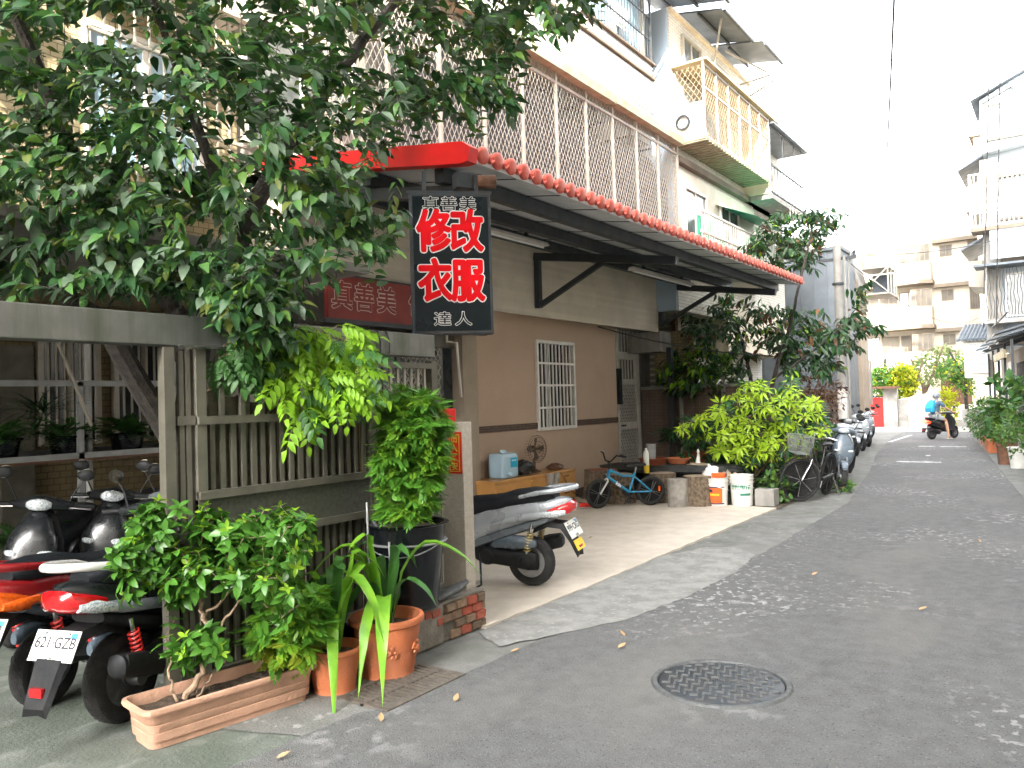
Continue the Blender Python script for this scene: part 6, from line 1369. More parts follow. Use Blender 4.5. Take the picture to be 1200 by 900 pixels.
# ================================================================== FOLIAGE MATERIALS
def leafmat(n, c, c2, tm=.25, rough=.42): return mat(n, c, c2, 12, rough, tmix=tm, rnd=.0, spec=.28)
leafmat('leaf_dark', (.032, .088, .028), (.02, .06, .02)); leafmat('leaf_mid', (.065, .15, .035), (.045, .11, .028)); leafmat('leaf_grey', (.12, .17, .11), (.085, .13, .08)); leafmat('leaf_light', (.10, .19, .03), (.075, .15, .025), .35)
leafmat('leaf_olive', (.12, .15, .03), (.09, .12, .03), .35)
leafmat('vine_leaf', (.23, .43, .025), (.17, .35, .02), .4); leafmat('vine_dark', (.05, .13, .03), (.035, .10, .025), .3)
leafmat('gloss_leaf', (.075, .20, .028), (.05, .145, .02), .22, .25); leafmat('gloss_tip', (.26, .44, .03), (.19, .36, .025), .4, .3)
leafmat('feather_leaf', (.10, .26, .028), (.065, .19, .022), .3); leafmat('feather_tip', (.22, .42, .03), (.13, .27, .03), .4); leafmat('feather_yellow', (.30, .36, .035), (.24, .32, .03), .4)
leafmat('strap_leaf', (.19, .40, .03), (.13, .32, .03), .3, .3); leafmat('strap_dark', (.06, .17, .035), (.045, .13, .03), .25, .3)
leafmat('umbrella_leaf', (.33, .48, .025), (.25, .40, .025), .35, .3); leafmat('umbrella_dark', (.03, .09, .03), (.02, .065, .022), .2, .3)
leafmat('far_green', (.08, .20, .03), (.06, .16, .03), .35); leafmat('far_yellow', (.42, .44, .02), (.34, .38, .02), .45); leafmat('far_pale', (.20, .24, .10), (.15, .19, .07), .35)
leafmat('rust_leaf', (.20, .10, .05), (.14, .07, .035), .3)
def unproj(x, y, d):
    """point at view depth d on the sight line of picture point (x, y)"""
    return CAM_LOC+(C_FW+C_RT*((x-600)/CAM_F)-C_UP*((y-450)/CAM_F))*d
def inside(p, poly):
    x, y = p; c = False
    for i in range(len(poly)):
        x1, y1 = poly[i-1]; x2, y2 = poly[i]
        if (y1 > y) != (y2 > y) and x < (x2-x1)*(y-y1)/(y2-y1)+x1: c = not c
    return c
def spray(items, tip, d, n, step, pick, leaf_ang=.9, hang=.35, s0=.8, s1=1.15):
    """n alternate leaves along the last part of a twig that points along d"""
    d = Vector(d); d.z -= hang*.5; d.normalize(); side = d.cross(Vector((0, 0, 1)))
    side = side.normalized() if side.length > .05 else Vector((1, 0, 0))
    for i in range(n):
        p = tip-d*step*(n-1-i)
        s_ = (1 if i % 2 else -1) if i < n-1 else 0
        v = d*(1-.25*abs(s_))+side*s_*leaf_ang+Vector((0, 0, -hang*random.uniform(.5, 1.6)))+rv(.25)
        items.append((orient(p, v, Vector((0, 0, 1))+rv(.55), random.uniform(s0, s1)), pick()))
def choice_w(*w_): 
    tot = sum(w_); r_ = random.uniform(0, tot)
    for i, a in enumerate(w_):
        r_ -= a
        if r_ <= 0: return i
    return len(w_)-1
# ================================================================== BIG TREE over the fence
TR = thing('broadleaf_tree', 'large dark green tree spreading over the fence and hiding the yard house', 'tree', (-5.35, 3.35, -.01))
o0 = TR.location.copy()
def L(*p): return [Vector(q)-o0 for q in p]
sk = Skeleton([(L((-5.35, 3.35, 0), (-5.25, 3.3, 1.2), (-5.05, 3.35, 2.1), (-4.75, 3.45, 2.75), (-4.75, 3.8, 3.4), (-4.55, 4.2, 4.1), (-4.3, 4.55, 4.7), (-3.9, 4.85, 5.3)), (.12, .022)),
               (L((-5.25, 3.3, 1.3), (-5.1, 2.7, 2.2), (-5.0, 1.9, 2.7), (-5.1, 1.0, 3.2), (-5.2, .2, 3.9)), (.085, .02)),
               (L((-5.05, 3.35, 2.1), (-5.3, 2.7, 3.1), (-5.1, 2.2, 4.0), (-4.9, 1.8, 5.0)), (.07, .015)),
               (L((-4.75, 3.45, 2.75), (-4.4, 2.9, 3.5), (-4.2, 2.4, 4.3)), (.05, .012)),
               (L((-4.85, 3.4, 2.5), (-4.35, 3.45, 2.6), (-4.05, 3.75, 2.75)), (.035, .01)),
               (L((-4.9, 3.4, 2.3), (-4.3, 3.1, 2.35), (-3.85, 2.95, 2.4)), (.03, .01))])
poly = [(-260, -260), (660, -260), (705, -20), (700, 25), (640, 52), (612, 80), (598, 150), (560, 165), (525, 130), (480, 150), (452, 178), (425, 205), (405, 225), (468, 262), (480, 310), (430, 300), (395, 330), (372, 350), (345, 395), (300, 402), (270, 395), (235, 355), (150, 348), (60, 345), (-60, 350), (-260, 350)]
holes = [((262, 158), 42), ((175, 55), 34), ((120, 20), 30), ((300, 215), 22), ((230, 190), 20), ((60, 300), 16), ((500, 175), 26), ((455, 60), 26), ((330, 120), 20), ((560, 60), 18), ((15, 240), 14), ((90, 145), 14), ((380, 60), 16)]
T_ = []; tries = 0
while len(T_) < 2300 and tries < 60000:
    tries += 1
    x, y = random.uniform(-250, 705), random.uniform(-250, 400)
    if not inside((x, y), poly): continue
    if any(math.dist((x, y), c) < r_ for c, r_ in holes) and random.random() < .9: continue
    dmin = 4.0 if x < 480 else 4.6
    dd = random.uniform(dmin, 6.0 if y > 150 else 6.6)
    if x > 480: dd = random.uniform(4.8, 6.3)
    p = unproj(x, y, dd)
    if p.z < 2.25 and p.x < -4.0 and y < 340: continue
    if p.x < -6.7: continue
    if p.x > -4.3 and p.y > 4.9 and p.z < 3.9: continue
    T_.append(p)
T_ += [unproj(random.uniform(255, 400), random.uniform(352, 425), random.uniform(4.0, 4.5)) for _ in range(0)]
for cx_, cy_, sx_, sy_, n_, d0_, d1_ in ((300, 375, 45, 22, 34, 4.15, 4.5), (330, 400, 40, 14, 12, 4.2, 4.5), (420, 255, 45, 22, 20, 4.5, 5.0), (440, 290, 30, 8, 6, 4.5, 4.8), (290, 350, 60, 25, 30, 4.2, 4.7), (150, 330, 90, 14, 24, 4.2, 4.8)):
    T_ += [unproj(random.gauss(cx_, sx_*.5), random.gauss(cy_, sy_*.5), random.uniform(d0_, d1_)) for _ in range(n_)]
T_.sort(key=lambda p: (p-Vector((-4.9, 3.2, 3.2))).length)
pr = [leaf_mesh('leaf', .105, .052, 'leaf_dark', .22, .25, 'tip'), leaf_mesh('leaf', .10, .048, 'leaf_mid', .25, .3, 'tip'), leaf_mesh('leaf', .11, .055, 'leaf_grey', .2, .2, 'tip'), leaf_mesh('leaf', .095, .046, 'leaf_light', .25, .25, 'tip'), leaf_mesh('leaf', .09, .045, 'leaf_olive', .25, .25, 'tip')]
items = []
for p in T_:
    d = sk.reach(p-o0, .003, .05, .03, .022)
    spray(items, p-o0, d+rv(.3), random.randint(8, 12), .032, lambda: choice_w(4, 4, 3.4, 1.6, .9), .85, .38)
put_leaves(TR, items, pr, minpx=9, size=.1)
sk.mb.build('trunk', 'twig_dark', TR)
# ================================================================== CASCADING SHRUB on the gate top
VN = thing('hanging_shrub', 'bright green shrub with drooping compound leaves cascading over the gate top', 'shrub', (-4.0, 3.1, 1.9)); o0 = VN.location.copy()
sk = Skeleton([(L((-4.15, 2.7, 1.6), (-4.05, 3.0, 2.0), (-3.85, 3.3, 2.08), (-3.75, 3.7, 2.0)), (.014, .006)), (L((-4.05, 3.0, 2.0), (-3.8, 2.8, 2.05), (-3.7, 2.6, 1.95)), (.01, .005))])
def pinnate(name, m, n=4, L_=.20, lw=.10, ll=.088):
    q = MB(); q.tube([(0, 0, 0), (L_*.5, 0, -.02), (L_, 0, -.10)], [.003, .0025, .001], 4)
    for i in range(2*n+1):
        t = .22+.78*(i//2)/n if i < 2*n else 1.0; s_ = (1 if i % 2 else -1) if i < 2*n else 0
        p = Vector((L_*t, 0, -.10*t*t)); a = s_*1.0; d = Vector((cos(a), sin(a), -.35)).normalized(); u = Vector((0, 0, 1)); w_ = d.cross(u).normalized()*ll*.23; l = ll*(1.1-.3*t)
        q.add([p, p+d*l*.4+w_+u*.008, p+d*l*.42, p+d*l*.4-w_+u*.008, p+d*l*.75+w_*.7-u*.012, p+d*l*.75-w_*.7-u*.012, p+d*l-u*.03], [(0, 1, 2), (0, 2, 3), (1, 4, 2), (3, 2, 5), (4, 6, 2), (5, 2, 6)], 0, True)
    return q.mesh(name, m)
pr = [pinnate('leaf', 'vine_leaf'), pinnate('leaf', 'vine_dark'), pinnate('leaf', 'vine_leaf', 3, .15)]
items = []
poly = [(262, 405), (330, 398), (425, 402), (442, 430), (440, 470), (425, 500), (405, 478), (385, 470), (365, 500), (372, 520), (350, 505), (335, 470), (300, 450), (262, 445)]
k = 0
while k < 290:
    x, y = random.uniform(250, 445), random.uniform(398, 525)
    if not inside((x, y), poly): continue
    k += 1; p = unproj(x, y, random.uniform(4.55, 4.95) if x > 300 else random.uniform(4.4, 4.7)); 
    base = p+Vector((-.03, -.04, .10)); d = sk.reach(base-o0, .002, .03, .05, .006)
    v = Vector((random.uniform(0, .7), random.uniform(-.35, .6), random.uniform(-.75, .1)))
    items.append((orient(base-o0, v, Vector((.5, -.4, .8))+rv(.25), random.uniform(.6, 1.0)), choice_w(6, 2, 3) if x > 300 else choice_w(1, 5, 0)))
put_leaves(VN, items, pr, name='leaf', minpx=4, size=.1)
sk.mb.build('stems', 'twig', VN)
# ================================================================== LEAFY SHRUB in the long planter
def in_poly_pts(poly, n, d0, d1):
    xs = [a for a, _ in poly]; ys = [b for _, b in poly]; out = []
    while len(out) < n:
        x, y = random.uniform(min(xs), max(xs)), random.uniform(min(ys), max(ys))
        if inside((x, y), poly): out.append(unproj(x, y, random.uniform(d0, d1)))
    return out
SH = thing('glossy_shrub', 'leafy glossy shrub with a bent bare stem growing in the long planter', 'shrub', (-3.74, 2.35, .14)); o0 = SH.location.copy()
sk = Skeleton([([(0, 0, 0), (.03, .08, .12), (.02, .16, .26), (-.02, .13, .40), (-.05, .12, .52)], (.017, .010)),
               ([(-.02, .14, .38), (.05, .24, .50), (.08, .34, .60)], (.008, .005)), ([(-.05, .12, .50), (-.12, .0, .62), (-.1, -.08, .68)], (.008, .005)), ([(.02, .16, .28), (.08, .26, .42), (.1, .36, .5)], (.008, .004)),
               ([(-.01, -.03, 0), (-.03, -.06, .12), (-.05, -.05, .25)], (.008, .005)), ([(.02, .05, 0), (.06, .16, .12), (.08, .22, .2)], (.006, .004))])
poly = [(140, 640), (165, 595), (195, 582), (240, 590), (290, 605), (330, 590), (372, 612), (375, 640), (345, 660), (370, 700), (330, 740), (310, 700), (270, 700), (255, 660), (230, 690), (205, 715), (190, 680), (150, 690), (145, 660)]
poly2 = [(190, 745), (245, 740), (265, 765), (235, 790), (205, 785)]
pts = in_poly_pts(poly, 290, 3.95, 4.75)+in_poly_pts(poly2, 26, 3.95, 4.15)
pr = [leaf_mesh('leaf', .074, .034, 'gloss_leaf', .2, .25, 'oval'), leaf_mesh('leaf', .06, .027, 'gloss_tip', .3, .15, 'oval'), leaf_mesh('leaf', .085, .04, 'gloss_leaf', .15, .3, 'oval')]
items = []; pts.sort(key=lambda p: (p-o0-Vector((0, .12, .45))).length)
for p in pts:
    q_ = p-o0
    if q_.x < -.10 and q_.y > -.05: q_ += Vector((1.0, -.62, .12))*(-.10-q_.x+random.uniform(0, .05))     # keeps in front of the fence
    d = sk.reach(q_, .002, .04, .02, .007); up_ = (d+Vector((0, 0, .7))).normalized(); tipc = random.random() < .5
    for ring, (n, el, sc_) in enumerate(((5, -.15, 1.1), (4, .45, .85))):
        for i in range(n):
            a = 2*pi*i/n+random.uniform(-.4, .4)+ring*.6; x_ = up_.orthogonal().normalized(); y_ = up_.cross(x_)
            v = x_*cos(a)+y_*sin(a)+up_*el; items.append((orient(q_-up_*.02*(1-ring), v, up_+rv(.3), sc_*random.uniform(.75, 1.1)), (1 if ring and tipc else (2 if random.random() < .3 else 0))))
put_leaves(SH, items, pr, minpx=8, size=.07)
sk.mb.build('stem', 'twig_pale', SH)
# ================================================================== FEATHERY SHRUBS
def feathery(name, label, loc, stems, pts, protos, w_, n=5, sc=(.7, 1.1), mstem='twig'):
    t = thing(name, label, 'shrub', loc); sk = Skeleton(stems); items = []; o_ = t.location.copy()
    for p in sorted(pts, key=lambda p: (p-o_).length):
        q_ = p-o_; d = sk.reach(q_, .002, .04, .02, .007)
        for i in range(n):
            v = Vector((random.uniform(-1, 1), random.uniform(-1, 1), random.uniform(-.55, .5)))+Vector((q_.x, q_.y, 0))*1.5
            items.append((orient(q_, v, Vector((0, 0, 1))+rv(.4), random.uniform(*sc)), w_(p)))
    put_leaves(t, items, protos, minpx=6, size=.1); sk.mb.build('stem', mstem, t); return t
fr = [frond_mesh('leaf', .15, .12, 'feather_leaf', 8, .15), frond_mesh('leaf', .14, .11, 'feather_tip', 8, .15), frond_mesh('leaf', .12, .11, 'feather_yellow', 8, .16)]
poly = [(455, 466), (475, 456), (500, 462), (516, 470), (520, 490), (518, 535), (508, 565), (500, 600), (470, 606), (450, 598), (448, 555), (446, 520), (450, 490)]
feathery('feathery_shrub', 'dense feathery green shrub growing in the tall black pot', (-3.64, 3.93, .79), [([(0, 0, 0), (.02, .02, .25), (-.02, .0, .55), (0, .02, .9)], (.018, .006)), ([(.01, 0, .1), (.1, .05, .4)], (.01, .005)), ([(0, 0, .1), (-.1, -.05, .35)], (.01, .005))],
         in_poly_pts(poly, 330, 4.75, 5.3), fr, lambda p: choice_w(6, 4, 0), 8, (.5, .85))
poly = [(300, 720), (330, 690), (365, 680), (385, 700), (378, 740), (360, 775), (320, 780), (296, 765)]
feathery('feathery_shrub', 'low feathery yellow-green shrub at the right end of the long planter', (-3.62, 2.80, .14), [([(0, 0, 0), (.0, .0, .15), (.02, .03, .32)], (.01, .004))],
         in_poly_pts(poly, 110, 4.2, 4.6), fr, lambda p: choice_w(4, 2, 0) if p.z > .36 else choice_w(1, 3, 4), 8, (.5, .85))
# ================================================================== STRAP-LEAVED PLANTS
def strap_plant(name, label, loc, leaves, w_=.045):
    t = thing(name, label, 'plant', loc)
    for pts, m, ww in leaves:
        P = [Vector(p) for p in pts]; S = []
        n = 14
        for i in range(n+1):   # Catmull-Rom through the control points
            u = i/n*(len(P)-1); k = min(int(u), len(P)-2); f = u-k; a, b, c, d = P[max(k-1, 0)], P[k], P[k+1], P[min(k+2, len(P)-1)]
            S.append(.5*((2*b)+(c-a)*f+(2*a-5*b+4*c-d)*f*f+(3*b-a-3*c+d)*f**3))
        vs = []
        dirh = (P[-1]-P[0]); dirh.z = 0; side = Vector((-dirh.y, dirh.x, 0)).normalized() if dirh.length > .01 else Vector((1, 0, 0))
        for i, p in enumerate(S):
            f = i/n; hw = ww*1.25*(.55+.6*sin(pi*min(1, f*1.1))**.8)*(1 if f < .75 else max(.02, (1-f)/.25)); tz = (S[min(i+1, n)]-S[max(i-1, 0)]).normalized(); nn = side.cross(tz).normalized()
            if nn.z < 0 and abs(tz.z) < .9: nn = -nn
            vs += [p-side*hw+nn*hw*.35, p, p+side*hw+nn*hw*.35]
        q = MB(); q.add(vs, [(3*i, 3*i+1, 3*i+4, 3*i+3) for i in range(n)]+[(3*i+1, 3*i+2, 3*i+5, 3*i+4) for i in range(n)], 0, True); q.build('leaf', m, t, fixn=False)
    return t
def arc(a, reach, hgt, drop, z0=0, tw=0.0):
    reach *= 1.18
    c, s_ = cos(a), sin(a); return [(.02*c, .02*s_, z0), (.02*c+reach*.12*c, .02*s_+reach*.12*s_, hgt*.6), (reach*.42*c, reach*.42*s_, hgt), (reach*.78*c, reach*.78*s_, hgt-drop*.35), (reach*c+tw, reach*s_, hgt-drop)]
l2 = [(arc(.62, .50, .50, .22), 'strap_leaf', .030), (arc(-1.45, .36, .42, .22), 'strap_leaf', .028), (arc(-.85, .50, .24, .50), 'strap_leaf', .030), (arc(-2.5, .42, .50, .3), 'strap_leaf', .028), (arc(-1.15, .40, .20, .46), 'strap_leaf', .026),
      (arc(2.6, .3, .4, .25), 'strap_dark', .024), (arc(1.6, .25, .45, .15), 'strap_dark', .024), (arc(-2.9, .46, .42, .36), 'strap_leaf', .028), (arc(-.2, .22, .50, .05), 'strap_dark', .022), (arc(-1.9, .20, .56, .06), 'strap_leaf', .026), (arc(3.6, .2, .50, .05), 'strap_dark', .024), (arc(-2.2, .55, .36, .40), 'strap_leaf', .026), (arc(.2, .3, .3, .15), 'strap_dark', .024), (arc(-1.6, .28, .3, .2), 'strap_dark', .024)]
strap_plant('strap_leaf_plant', 'strap-leaved lily with long arching leaves in the larger terracotta pot', (-3.43, 3.50, .26), l2)
l1 = [(arc(-.75, .34, .26, .60), 'strap_leaf', .024), (arc(-1.2, .26, .42, .2), 'strap_leaf', .026), (arc(-2.2, .32, .38, .25), 'strap_dark', .026), (arc(2.4, .25, .45, .1), 'strap_dark', .024), (arc(1.0, .26, .56, .16), 'strap_leaf', .028), (arc(0, .34, .46, .34), 'strap_leaf', .028),
      (arc(-.2, .12, .5, 0), 'strap_dark', .022), (arc(3.3, .18, .42, .1), 'strap_dark', .024), (arc(1.8, .15, .52, 0), 'strap_dark', .022), (arc(-1.6, .2, .35, .2), 'strap_dark', .024), (arc(.6, .2, .4, .1), 'strap_dark', .024), (arc(-2.8, .25, .45, .15), 'strap_leaf', .024)]
strap_plant('strap_leaf_plant', 'clump of darker strap leaves in the smaller terracotta pot', (-3.50, 3.14, .19), l1)
for x, y, h_, lab in ((-3.52, 3.46, 1.02, 'taller thin grey stake in the larger terracotta pot'), (-3.40, 3.52, .78, 'shorter metal stake wrapped with wire in the larger terracotta pot')):
    tag(MB().tube([(x, y, .2), (x+.01, y-.02, h_)], .007, 8).build('plant_stake', 'stick'), lab, 'stake')
# ================================================================== UMBRELLA PLANTS beyond the forecourt
U = thing('umbrella_shrub', 'bright yellow-green umbrella shrub with leaf whorls behind the buckets', 'shrub', (-4.3, 12.9, .006)); o0 = U.location.copy()
sk = Skeleton([([(0, 0, 0), (-.1, 0, .5), (-.3, 0, 1.0), (-.5, 0, 1.4)], (.035, .015)), ([(0, 0, .1), (.15, .05, .6), (.3, 0, 1.2), (.35, 0, 1.6)], (.035, .015)), ([(-.05, 0, .3), (-.6, .1, .7), (-1.1, .1, 1.0)], (.03, .012)), ([(0, 0, .2), (.4, -.1, .6), (.7, -.1, 1.0)], (.025, .012))])
poly = [(795, 500), (835, 478), (862, 458), (882, 445), (905, 452), (928, 446), (935, 470), (965, 468), (968, 495), (962, 515), (945, 530), (938, 548), (912, 540), (895, 530), (880, 545), (850, 540), (838, 530), (850, 515), (830, 510), (805, 515)]
pts = in_poly_pts(poly, 260, 12.0, 13.3)
pr = [palm_mesh('leaf_whorl', .19, .042, 'umbrella_leaf', 9, droop=.25), palm_mesh('leaf_whorl', .20, .05, 'umbrella_dark', 9, droop=.5), palm_mesh('leaf_whorl', .17, .038, 'umbrella_leaf', 7, droop=.1)]
items = []
for p in sorted(pts, key=lambda p: (p-o0).length):
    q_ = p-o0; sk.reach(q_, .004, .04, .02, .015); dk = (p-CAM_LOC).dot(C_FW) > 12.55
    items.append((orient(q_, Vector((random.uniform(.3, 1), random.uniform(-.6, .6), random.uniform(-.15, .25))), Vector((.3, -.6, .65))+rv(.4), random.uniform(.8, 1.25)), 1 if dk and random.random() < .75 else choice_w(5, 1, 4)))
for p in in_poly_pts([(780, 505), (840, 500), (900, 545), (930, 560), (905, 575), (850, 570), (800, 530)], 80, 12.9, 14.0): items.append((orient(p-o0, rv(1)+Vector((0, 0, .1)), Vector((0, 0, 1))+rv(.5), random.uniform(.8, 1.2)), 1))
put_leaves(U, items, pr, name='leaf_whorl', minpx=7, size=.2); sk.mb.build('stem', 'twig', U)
FN = thing('fern_clump', 'dark fern-like plant with pale tips beside the garden wall', 'plant', (-5.95, 13.6, .9)); items = []
fp = [frond_mesh('leaf', .42, .16, 'umbrella_dark', 8, .22, .35), frond_mesh('leaf', .40, .15, 'leaf_grey', 8, .22, .3)]
for i in range(60): a = random.uniform(0, 2*pi); items.append((orient(rv(.12), (cos(a), sin(a), random.uniform(-.1, 1.0)), Vector((0, 0, 1))+rv(.2), random.uniform(.7, 1.1)), choice_w(4, 1)))
put_leaves(FN, items, fp, minpx=8, size=.4)
q = MB(); q.tube([(0, 0, -.9), (0, 0, .05)], [.08, .05], 10); q.build('stem', 'twig_dark', FN)
# ================================================================== DARK TREE beside the garden wall
DT = thing('garden_tree', 'dark sparse tree with drooping leaves rising past the awning end', 'tree', (-5.0, 15.6, 0)); o0 = DT.location.copy()
sk = Skeleton([(L((-5.0, 15.6, 0), (-5.05, 15.6, 1.2), (-5.15, 15.5, 2.2), (-5.3, 15.4, 3.0)), (.07, .02)), (L((-5.0, 15.6, .8), (-4.7, 15.6, 1.9), (-4.35, 15.6, 2.9), (-4.1, 15.6, 3.8), (-3.9, 15.7, 4.7)), (.05, .015)), (L((-4.7, 15.6, 1.9), (-4.0, 15.8, 2.4), (-3.4, 15.9, 2.9)), (.03, .012)), (L((-5.1, 15.6, 1.6), (-5.8, 15.4, 2.1), (-6.3, 15.3, 2.2)), (.03, .01))])
A1 = in_poly_pts([(790, 355), (850, 350), (930, 360), (985, 370), (1000, 400), (985, 440), (930, 450), (900, 400), (870, 440), (820, 455), (770, 470), (770, 430), (800, 400)], 400, 15, 17.6)
A2 = in_poly_pts([(868, 290), (890, 262), (925, 242), (960, 245), (995, 238), (990, 262), (965, 290), (955, 318), (915, 320), (885, 305)], 150, 15.5, 17.5)
A3 = in_poly_pts([(985, 400), (1000, 370), (1010, 335), (1018, 330), (1012, 370), (1040, 385), (1025, 395), (1000, 420)], 40, 15.5, 17.0)
pr = [leaf_mesh('leaf', .20, .062, 'leaf_dark', .2, .35, 'lance'), leaf_mesh('leaf', .19, .06, 'leaf_grey', .2, .3, 'lance'), leaf_mesh('leaf', .18, .06, 'vine_leaf', .2, .3, 'lance'), leaf_mesh('leaf', .20, .07, 'rust_leaf', .2, .3, 'lance')]
items = []
for p in sorted(A1+A2+A3, key=lambda p: (p-o0-Vector((0, 0, 2))).length):
    d = sk.reach(p-o0, .004, .05, .03, .02); pp = project(p)
    br = 0 if (760 < pp[0] < 860 and pp[1] > 400) else 1
    spray(items, p-o0, d+rv(.4), random.randint(6, 9), .05, lambda: (choice_w(3, 1, 3, 0) if not br else choice_w(5, 3, .35, .5)), .8, .5)
put_leaves(DT, items, pr, minpx=8, size=.19); sk.mb.build('trunk', 'twig_dark', DT)
# tangled low shrub under it and ground plants
def bush(name, label, loc, c, rad, n, m, lm, seed=0, stem=True, cat='shrub', minpx=8, lsize=.1):
    t = thing(name, label, cat, loc); items = []
    sk = Skeleton([([(0, 0, 0), (0, 0, max(.05, c[2]))], (.02, .008))])
    for i in range(n):
        v = rv(1)
        while v.length > 1 or v.length < .25: v = rv(1)
        v = v*(1+.25*noise.noise(v*2+Vector((seed, 0, 0)))); p = Vector((c[0]+v.x*rad[0], c[1]+v.y*rad[1], max(.03, c[2]+v.z*rad[2])))
        if i % 3 == 0: sk.reach(p, .003, .04, .02, .012)
        for k in range(5): items.append((orient(p+rv(lsize*.6), v+rv(.9), Vector((0, 0, 1))+rv(.6), random.uniform(.7, 1.2)), choice_w(*m)))
    put_leaves(t, items, lm, minpx=minpx, size=lsize); sk.mb.build('stem', 'twig', t); return t
lo = [leaf_mesh('leaf', .10, .06, 'leaf_mid', .2, .2, 'oval', 3), leaf_mesh('leaf', .10, .06, 'leaf_light', .2, .2, 'oval', 3), leaf_mesh('leaf', .10, .06, 'leaf_dark', .2, .2, 'oval', 3)]
bush('weed_clump', 'small pale green weed clump at the forecourt corner by the concrete block', (-3.62, 11.85, .006), (0, 0, .2), (.20, .25, .24), 45, (2, 4, 1), lo, 1, cat='plant')
bush('weed_clump', 'low weeds under the city bicycle', (-3.05, 13.6, 0), (0, 0, .07), (.18, .3, .05), 14, (3, 3, 1), lo, 2, cat='plant')
bush('dark_shrub', 'dark shrub in the shade behind the umbrella shrub', (-4.3, 14.2, .006), (0, 0, .8), (1.0, .6, .8), 220, (1, 0, 5), lo, 3)
bush('climbing_shrub', 'bright small-leaved climber above the brown garden wall', (-6.0, 15.0, 1.2), (0, 0, .8), (.8, .3, .4), 110, (3, 4, 2), lo, 4)
bush('dead_shrub', 'brownish dry shrub between the umbrella plants and the pole', (-4.3, 17.6, .006), (0, 0, 1.4), (.5, .8, .7), 120, (1,), [leaf_mesh('leaf', .12, .05, 'rust_leaf', .2, .2, 'oval', 3)], 5)
# ferns on the yard shelf
fp = [frond_mesh('leaf', .34, .12, 'vine_dark', 8, .22, .5), leaf_mesh('leaf', .42, .022, 'leaf_dark', .2, .5, 'lance', 6)]
for i, (x, y, z, n, k) in enumerate(((-7.38, 3.0, 1.42, 45, 0), (-7.38, 3.55, 1.42, 60, 0), (-7.38, 4.1, 1.42, 75, 0), (-7.35, 3.3, 1.62, 60, 1), (-7.38, 4.65, 1.42, 40, 1), (-6.8, 2.9, .6, 60, 0))):
    t = thing('potted_fern', ('fern on the yard shelf, leftmost', 'fern on the yard shelf, second from the left', 'bushy fern in the middle of the yard shelf', 'dark grassy plant with thin arching leaves on the shelf', 'thin-leaved plant at the right end of the shelf', 'fern standing low under the shelf')[i], 'plant', (x, y, z)); items = []
    for j in range(n): a = random.uniform(0, 2*pi); items.append((orient(rv(.06), (cos(a), sin(a), random.uniform(.1, 1.3)), Vector((0, 0, 1))+rv(.2), random.uniform(.7, 1.15)), k))
    put_leaves(t, items, fp, minpx=8, size=.35, cap=60)
# ================================================================== RIGHT-HAND PLANTS
big = [leaf_mesh('leaf', .24, .15, 'vine_dark', .15, .3, 'oval'), leaf_mesh('leaf', .24, .15, 'leaf_light', .15, .3, 'oval')]
sm_ = [leaf_mesh('leaf', .09, .045, 'vine_dark', .2, .2, 'oval', 3), leaf_mesh('leaf', .09, .045, 'leaf_light', .2, .2, 'oval', 3)]
def rp(y, dx): return (RX(y)+dx, y, 0)
for i, (y, dx, rad, n, m, lmm, lab) in enumerate(((26.6, .75, (.5, 1.3, .62), 380, (2, 3), sm_, 'tall light green hedge plant furthest along the right kerb'), (23.8, .75, (.5, 1.2, .62), 340, (3, 2), sm_, 'bushy green plant in the long red box on the right'),
        (21.2, .95, (.5, .9, .6), 60, (3, 2), big, 'broad-leaved plant on the right before the low house'), (19.5, .75, (.35, .35, .2), 60, (1, 2), sm_, 'small spreading plant in the square clay pot on the right'), (17.6, 1.1, (.55, .8, .65), 170, (2, 3), sm_, 'tall green bush at the right picture edge'))):
    bush('kerbside_shrub', lab, rp(y, dx-.5), (0, 0, (.72, .72, 1.15, .62, .8)[i]), rad, n, m, lmm, i+10, lsize=.22 if lmm is big else .09, minpx=7)
for i, (y, dx, w_, l_, h_, m, lab) in enumerate(((26.5, .6, .35, 1.6, .35, 'planter_clay', 'long clay box under the hedge plant on the right'), (23.6, .6, .35, 1.8, .35, 'terracotta', 'long red planter box by the right kerb'), (19.5, .62, .38, .38, .45, 'rust', 'square brown clay pot by the right kerb'))):
    t = thing('kerbside_planter', lab, 'planter', rp(y, dx-.4), radians(7.1)); q = MB(); rr_loft(q, [(w_*.42, l_*.47, 0), (w_*.46, l_*.485, h_*.8), (w_*.5, l_*.5, h_*.82), (w_*.5, l_*.5, h_), (w_*.42, l_*.47, h_), (w_*.4, l_*.46, h_*.85)], .04); q.build('planter_body', m, t)
pot('white_bucket_pot', 'white bucket used as a plant pot at the right picture edge', 'plant pot', rp(18.6, .35), .2, .42, 'bucket_white', .02)
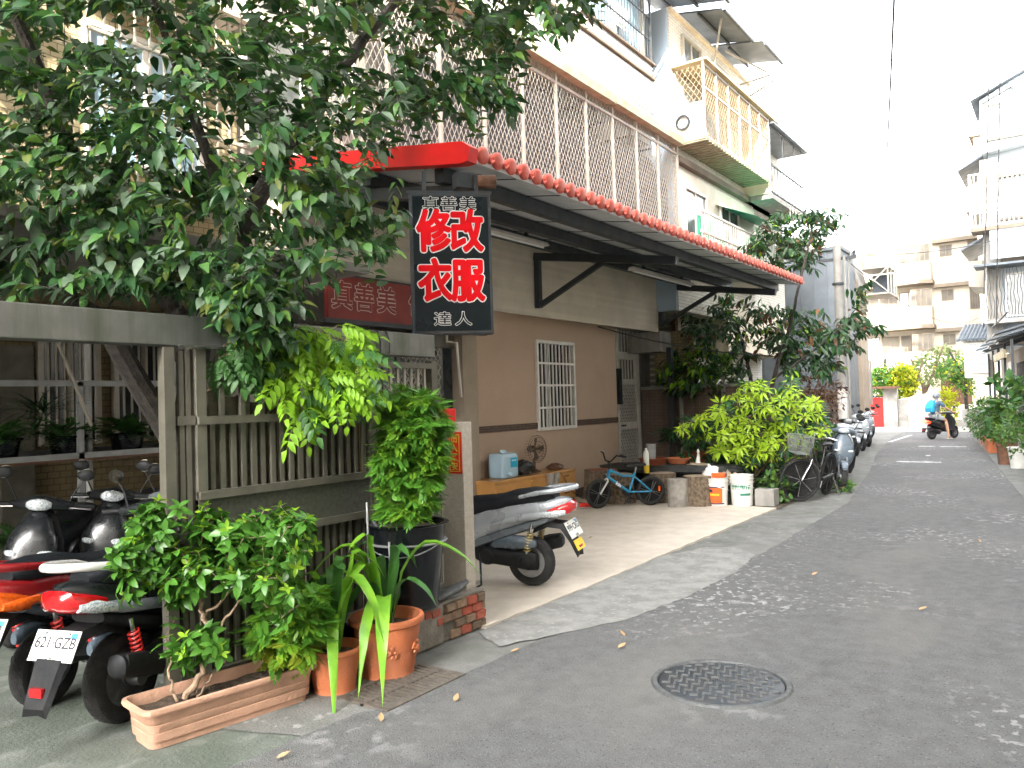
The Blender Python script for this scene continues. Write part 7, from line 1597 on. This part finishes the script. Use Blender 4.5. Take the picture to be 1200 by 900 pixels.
# ================================================================== FAR TREES
def crown_tree(name, label, loc, limbs, polys, m, lm_, ls, npl=7):
    t = thing(name, label, 'tree', loc); sk = Skeleton(limbs); items = []; o_ = t.location.copy()
    for poly, n, d0, d1, w_ in polys:
        for p in sorted(in_poly_pts(poly, n, d0, d1), key=lambda p: p.z):
            q_ = p-o_
            if random.random() < .3: sk.reach(q_, .01, .05, .02, .04)
            for k in range(npl): items.append((orient(q_+rv(ls*.9), rv(1), Vector((0, 0, 1))+rv(.7), random.uniform(.7, 1.2)), choice_w(*w_)))
    put_leaves(t, items, lm_, minpx=9, size=ls); sk.mb.build('trunk', m, t); return t
fl = [leaf_mesh('leaf', .2, .12, 'far_green', .2, .2, 'oval', 2), leaf_mesh('leaf', .2, .12, 'far_yellow', .2, .2, 'oval', 2), leaf_mesh('leaf', .2, .12, 'far_pale', .2, .2, 'oval', 2)]
crown_tree('street_end_tree', 'round green tree above the red gate at the street end', (-7.4, 42.4, 0), [([(0, 0, 0), (0, 0, 1.5), (.1, 0, 3.2)], (.12, .05))], [([(1010, 445), (1020, 432), (1045, 430), (1058, 440), (1055, 465), (1012, 462)], 240, 37.5, 39.5, (6, 1, 0))], 'twig_dark', fl, .2)
crown_tree('street_end_tree', 'sunlit yellow-green tree with forked trunk beside the red gate', (-6.3, 42.0, 0), [([(0, 0, 0), (.1, 0, 1.2), (-.2, 0, 2.4)], (.10, .04)), ([(.1, 0, 1.2), (.5, 0, 2.3), (.7, 0, 3.0)], (.06, .03))], [([(1046, 432), (1060, 425), (1074, 440), (1078, 455), (1068, 458), (1070, 468), (1058, 478), (1050, 462), (1042, 455)], 220, 37.2, 38.6, (1, 7, 0))], 'twig', fl, .2)
crown_tree('street_end_tree', 'loose pale-leaved tree in front of the far apartments', (-5.9, 44.8, 0), [([(0, 0, 0), (-.1, 0, 1.8), (-.6, 0, 3.2)], (.12, .05)), ([(0, 0, 1.5), (.5, 0, 2.8), (.9, 0, 3.8)], (.08, .04))], [([(1062, 430), (1080, 412), (1110, 405), (1125, 412), (1120, 440), (1095, 452), (1070, 448)], 170, 39, 41.5, (1, 0, 5))], 'twig', fl, .2)
crown_tree('street_end_tree', 'green tree leaning out from the right at the street end', (-3.9, 42.3, 0), [([(0, 0, 0), (0, 0, 2.0), (-.6, 0, 3.4)], (.1, .04))], [([(1100, 430), (1120, 420), (1138, 428), (1140, 462), (1128, 458), (1112, 446), (1098, 440)], 150, 36.5, 38.5, (5, 1, 1))], 'twig_dark', fl, .2)
bush('lit_bush', 'small yellow-green bush left of the rider', (-4.5, 40.8, 0), (0, 0, .8), (.35, .4, .9), 110, (1,), [fl[1]], 30, lsize=.2)
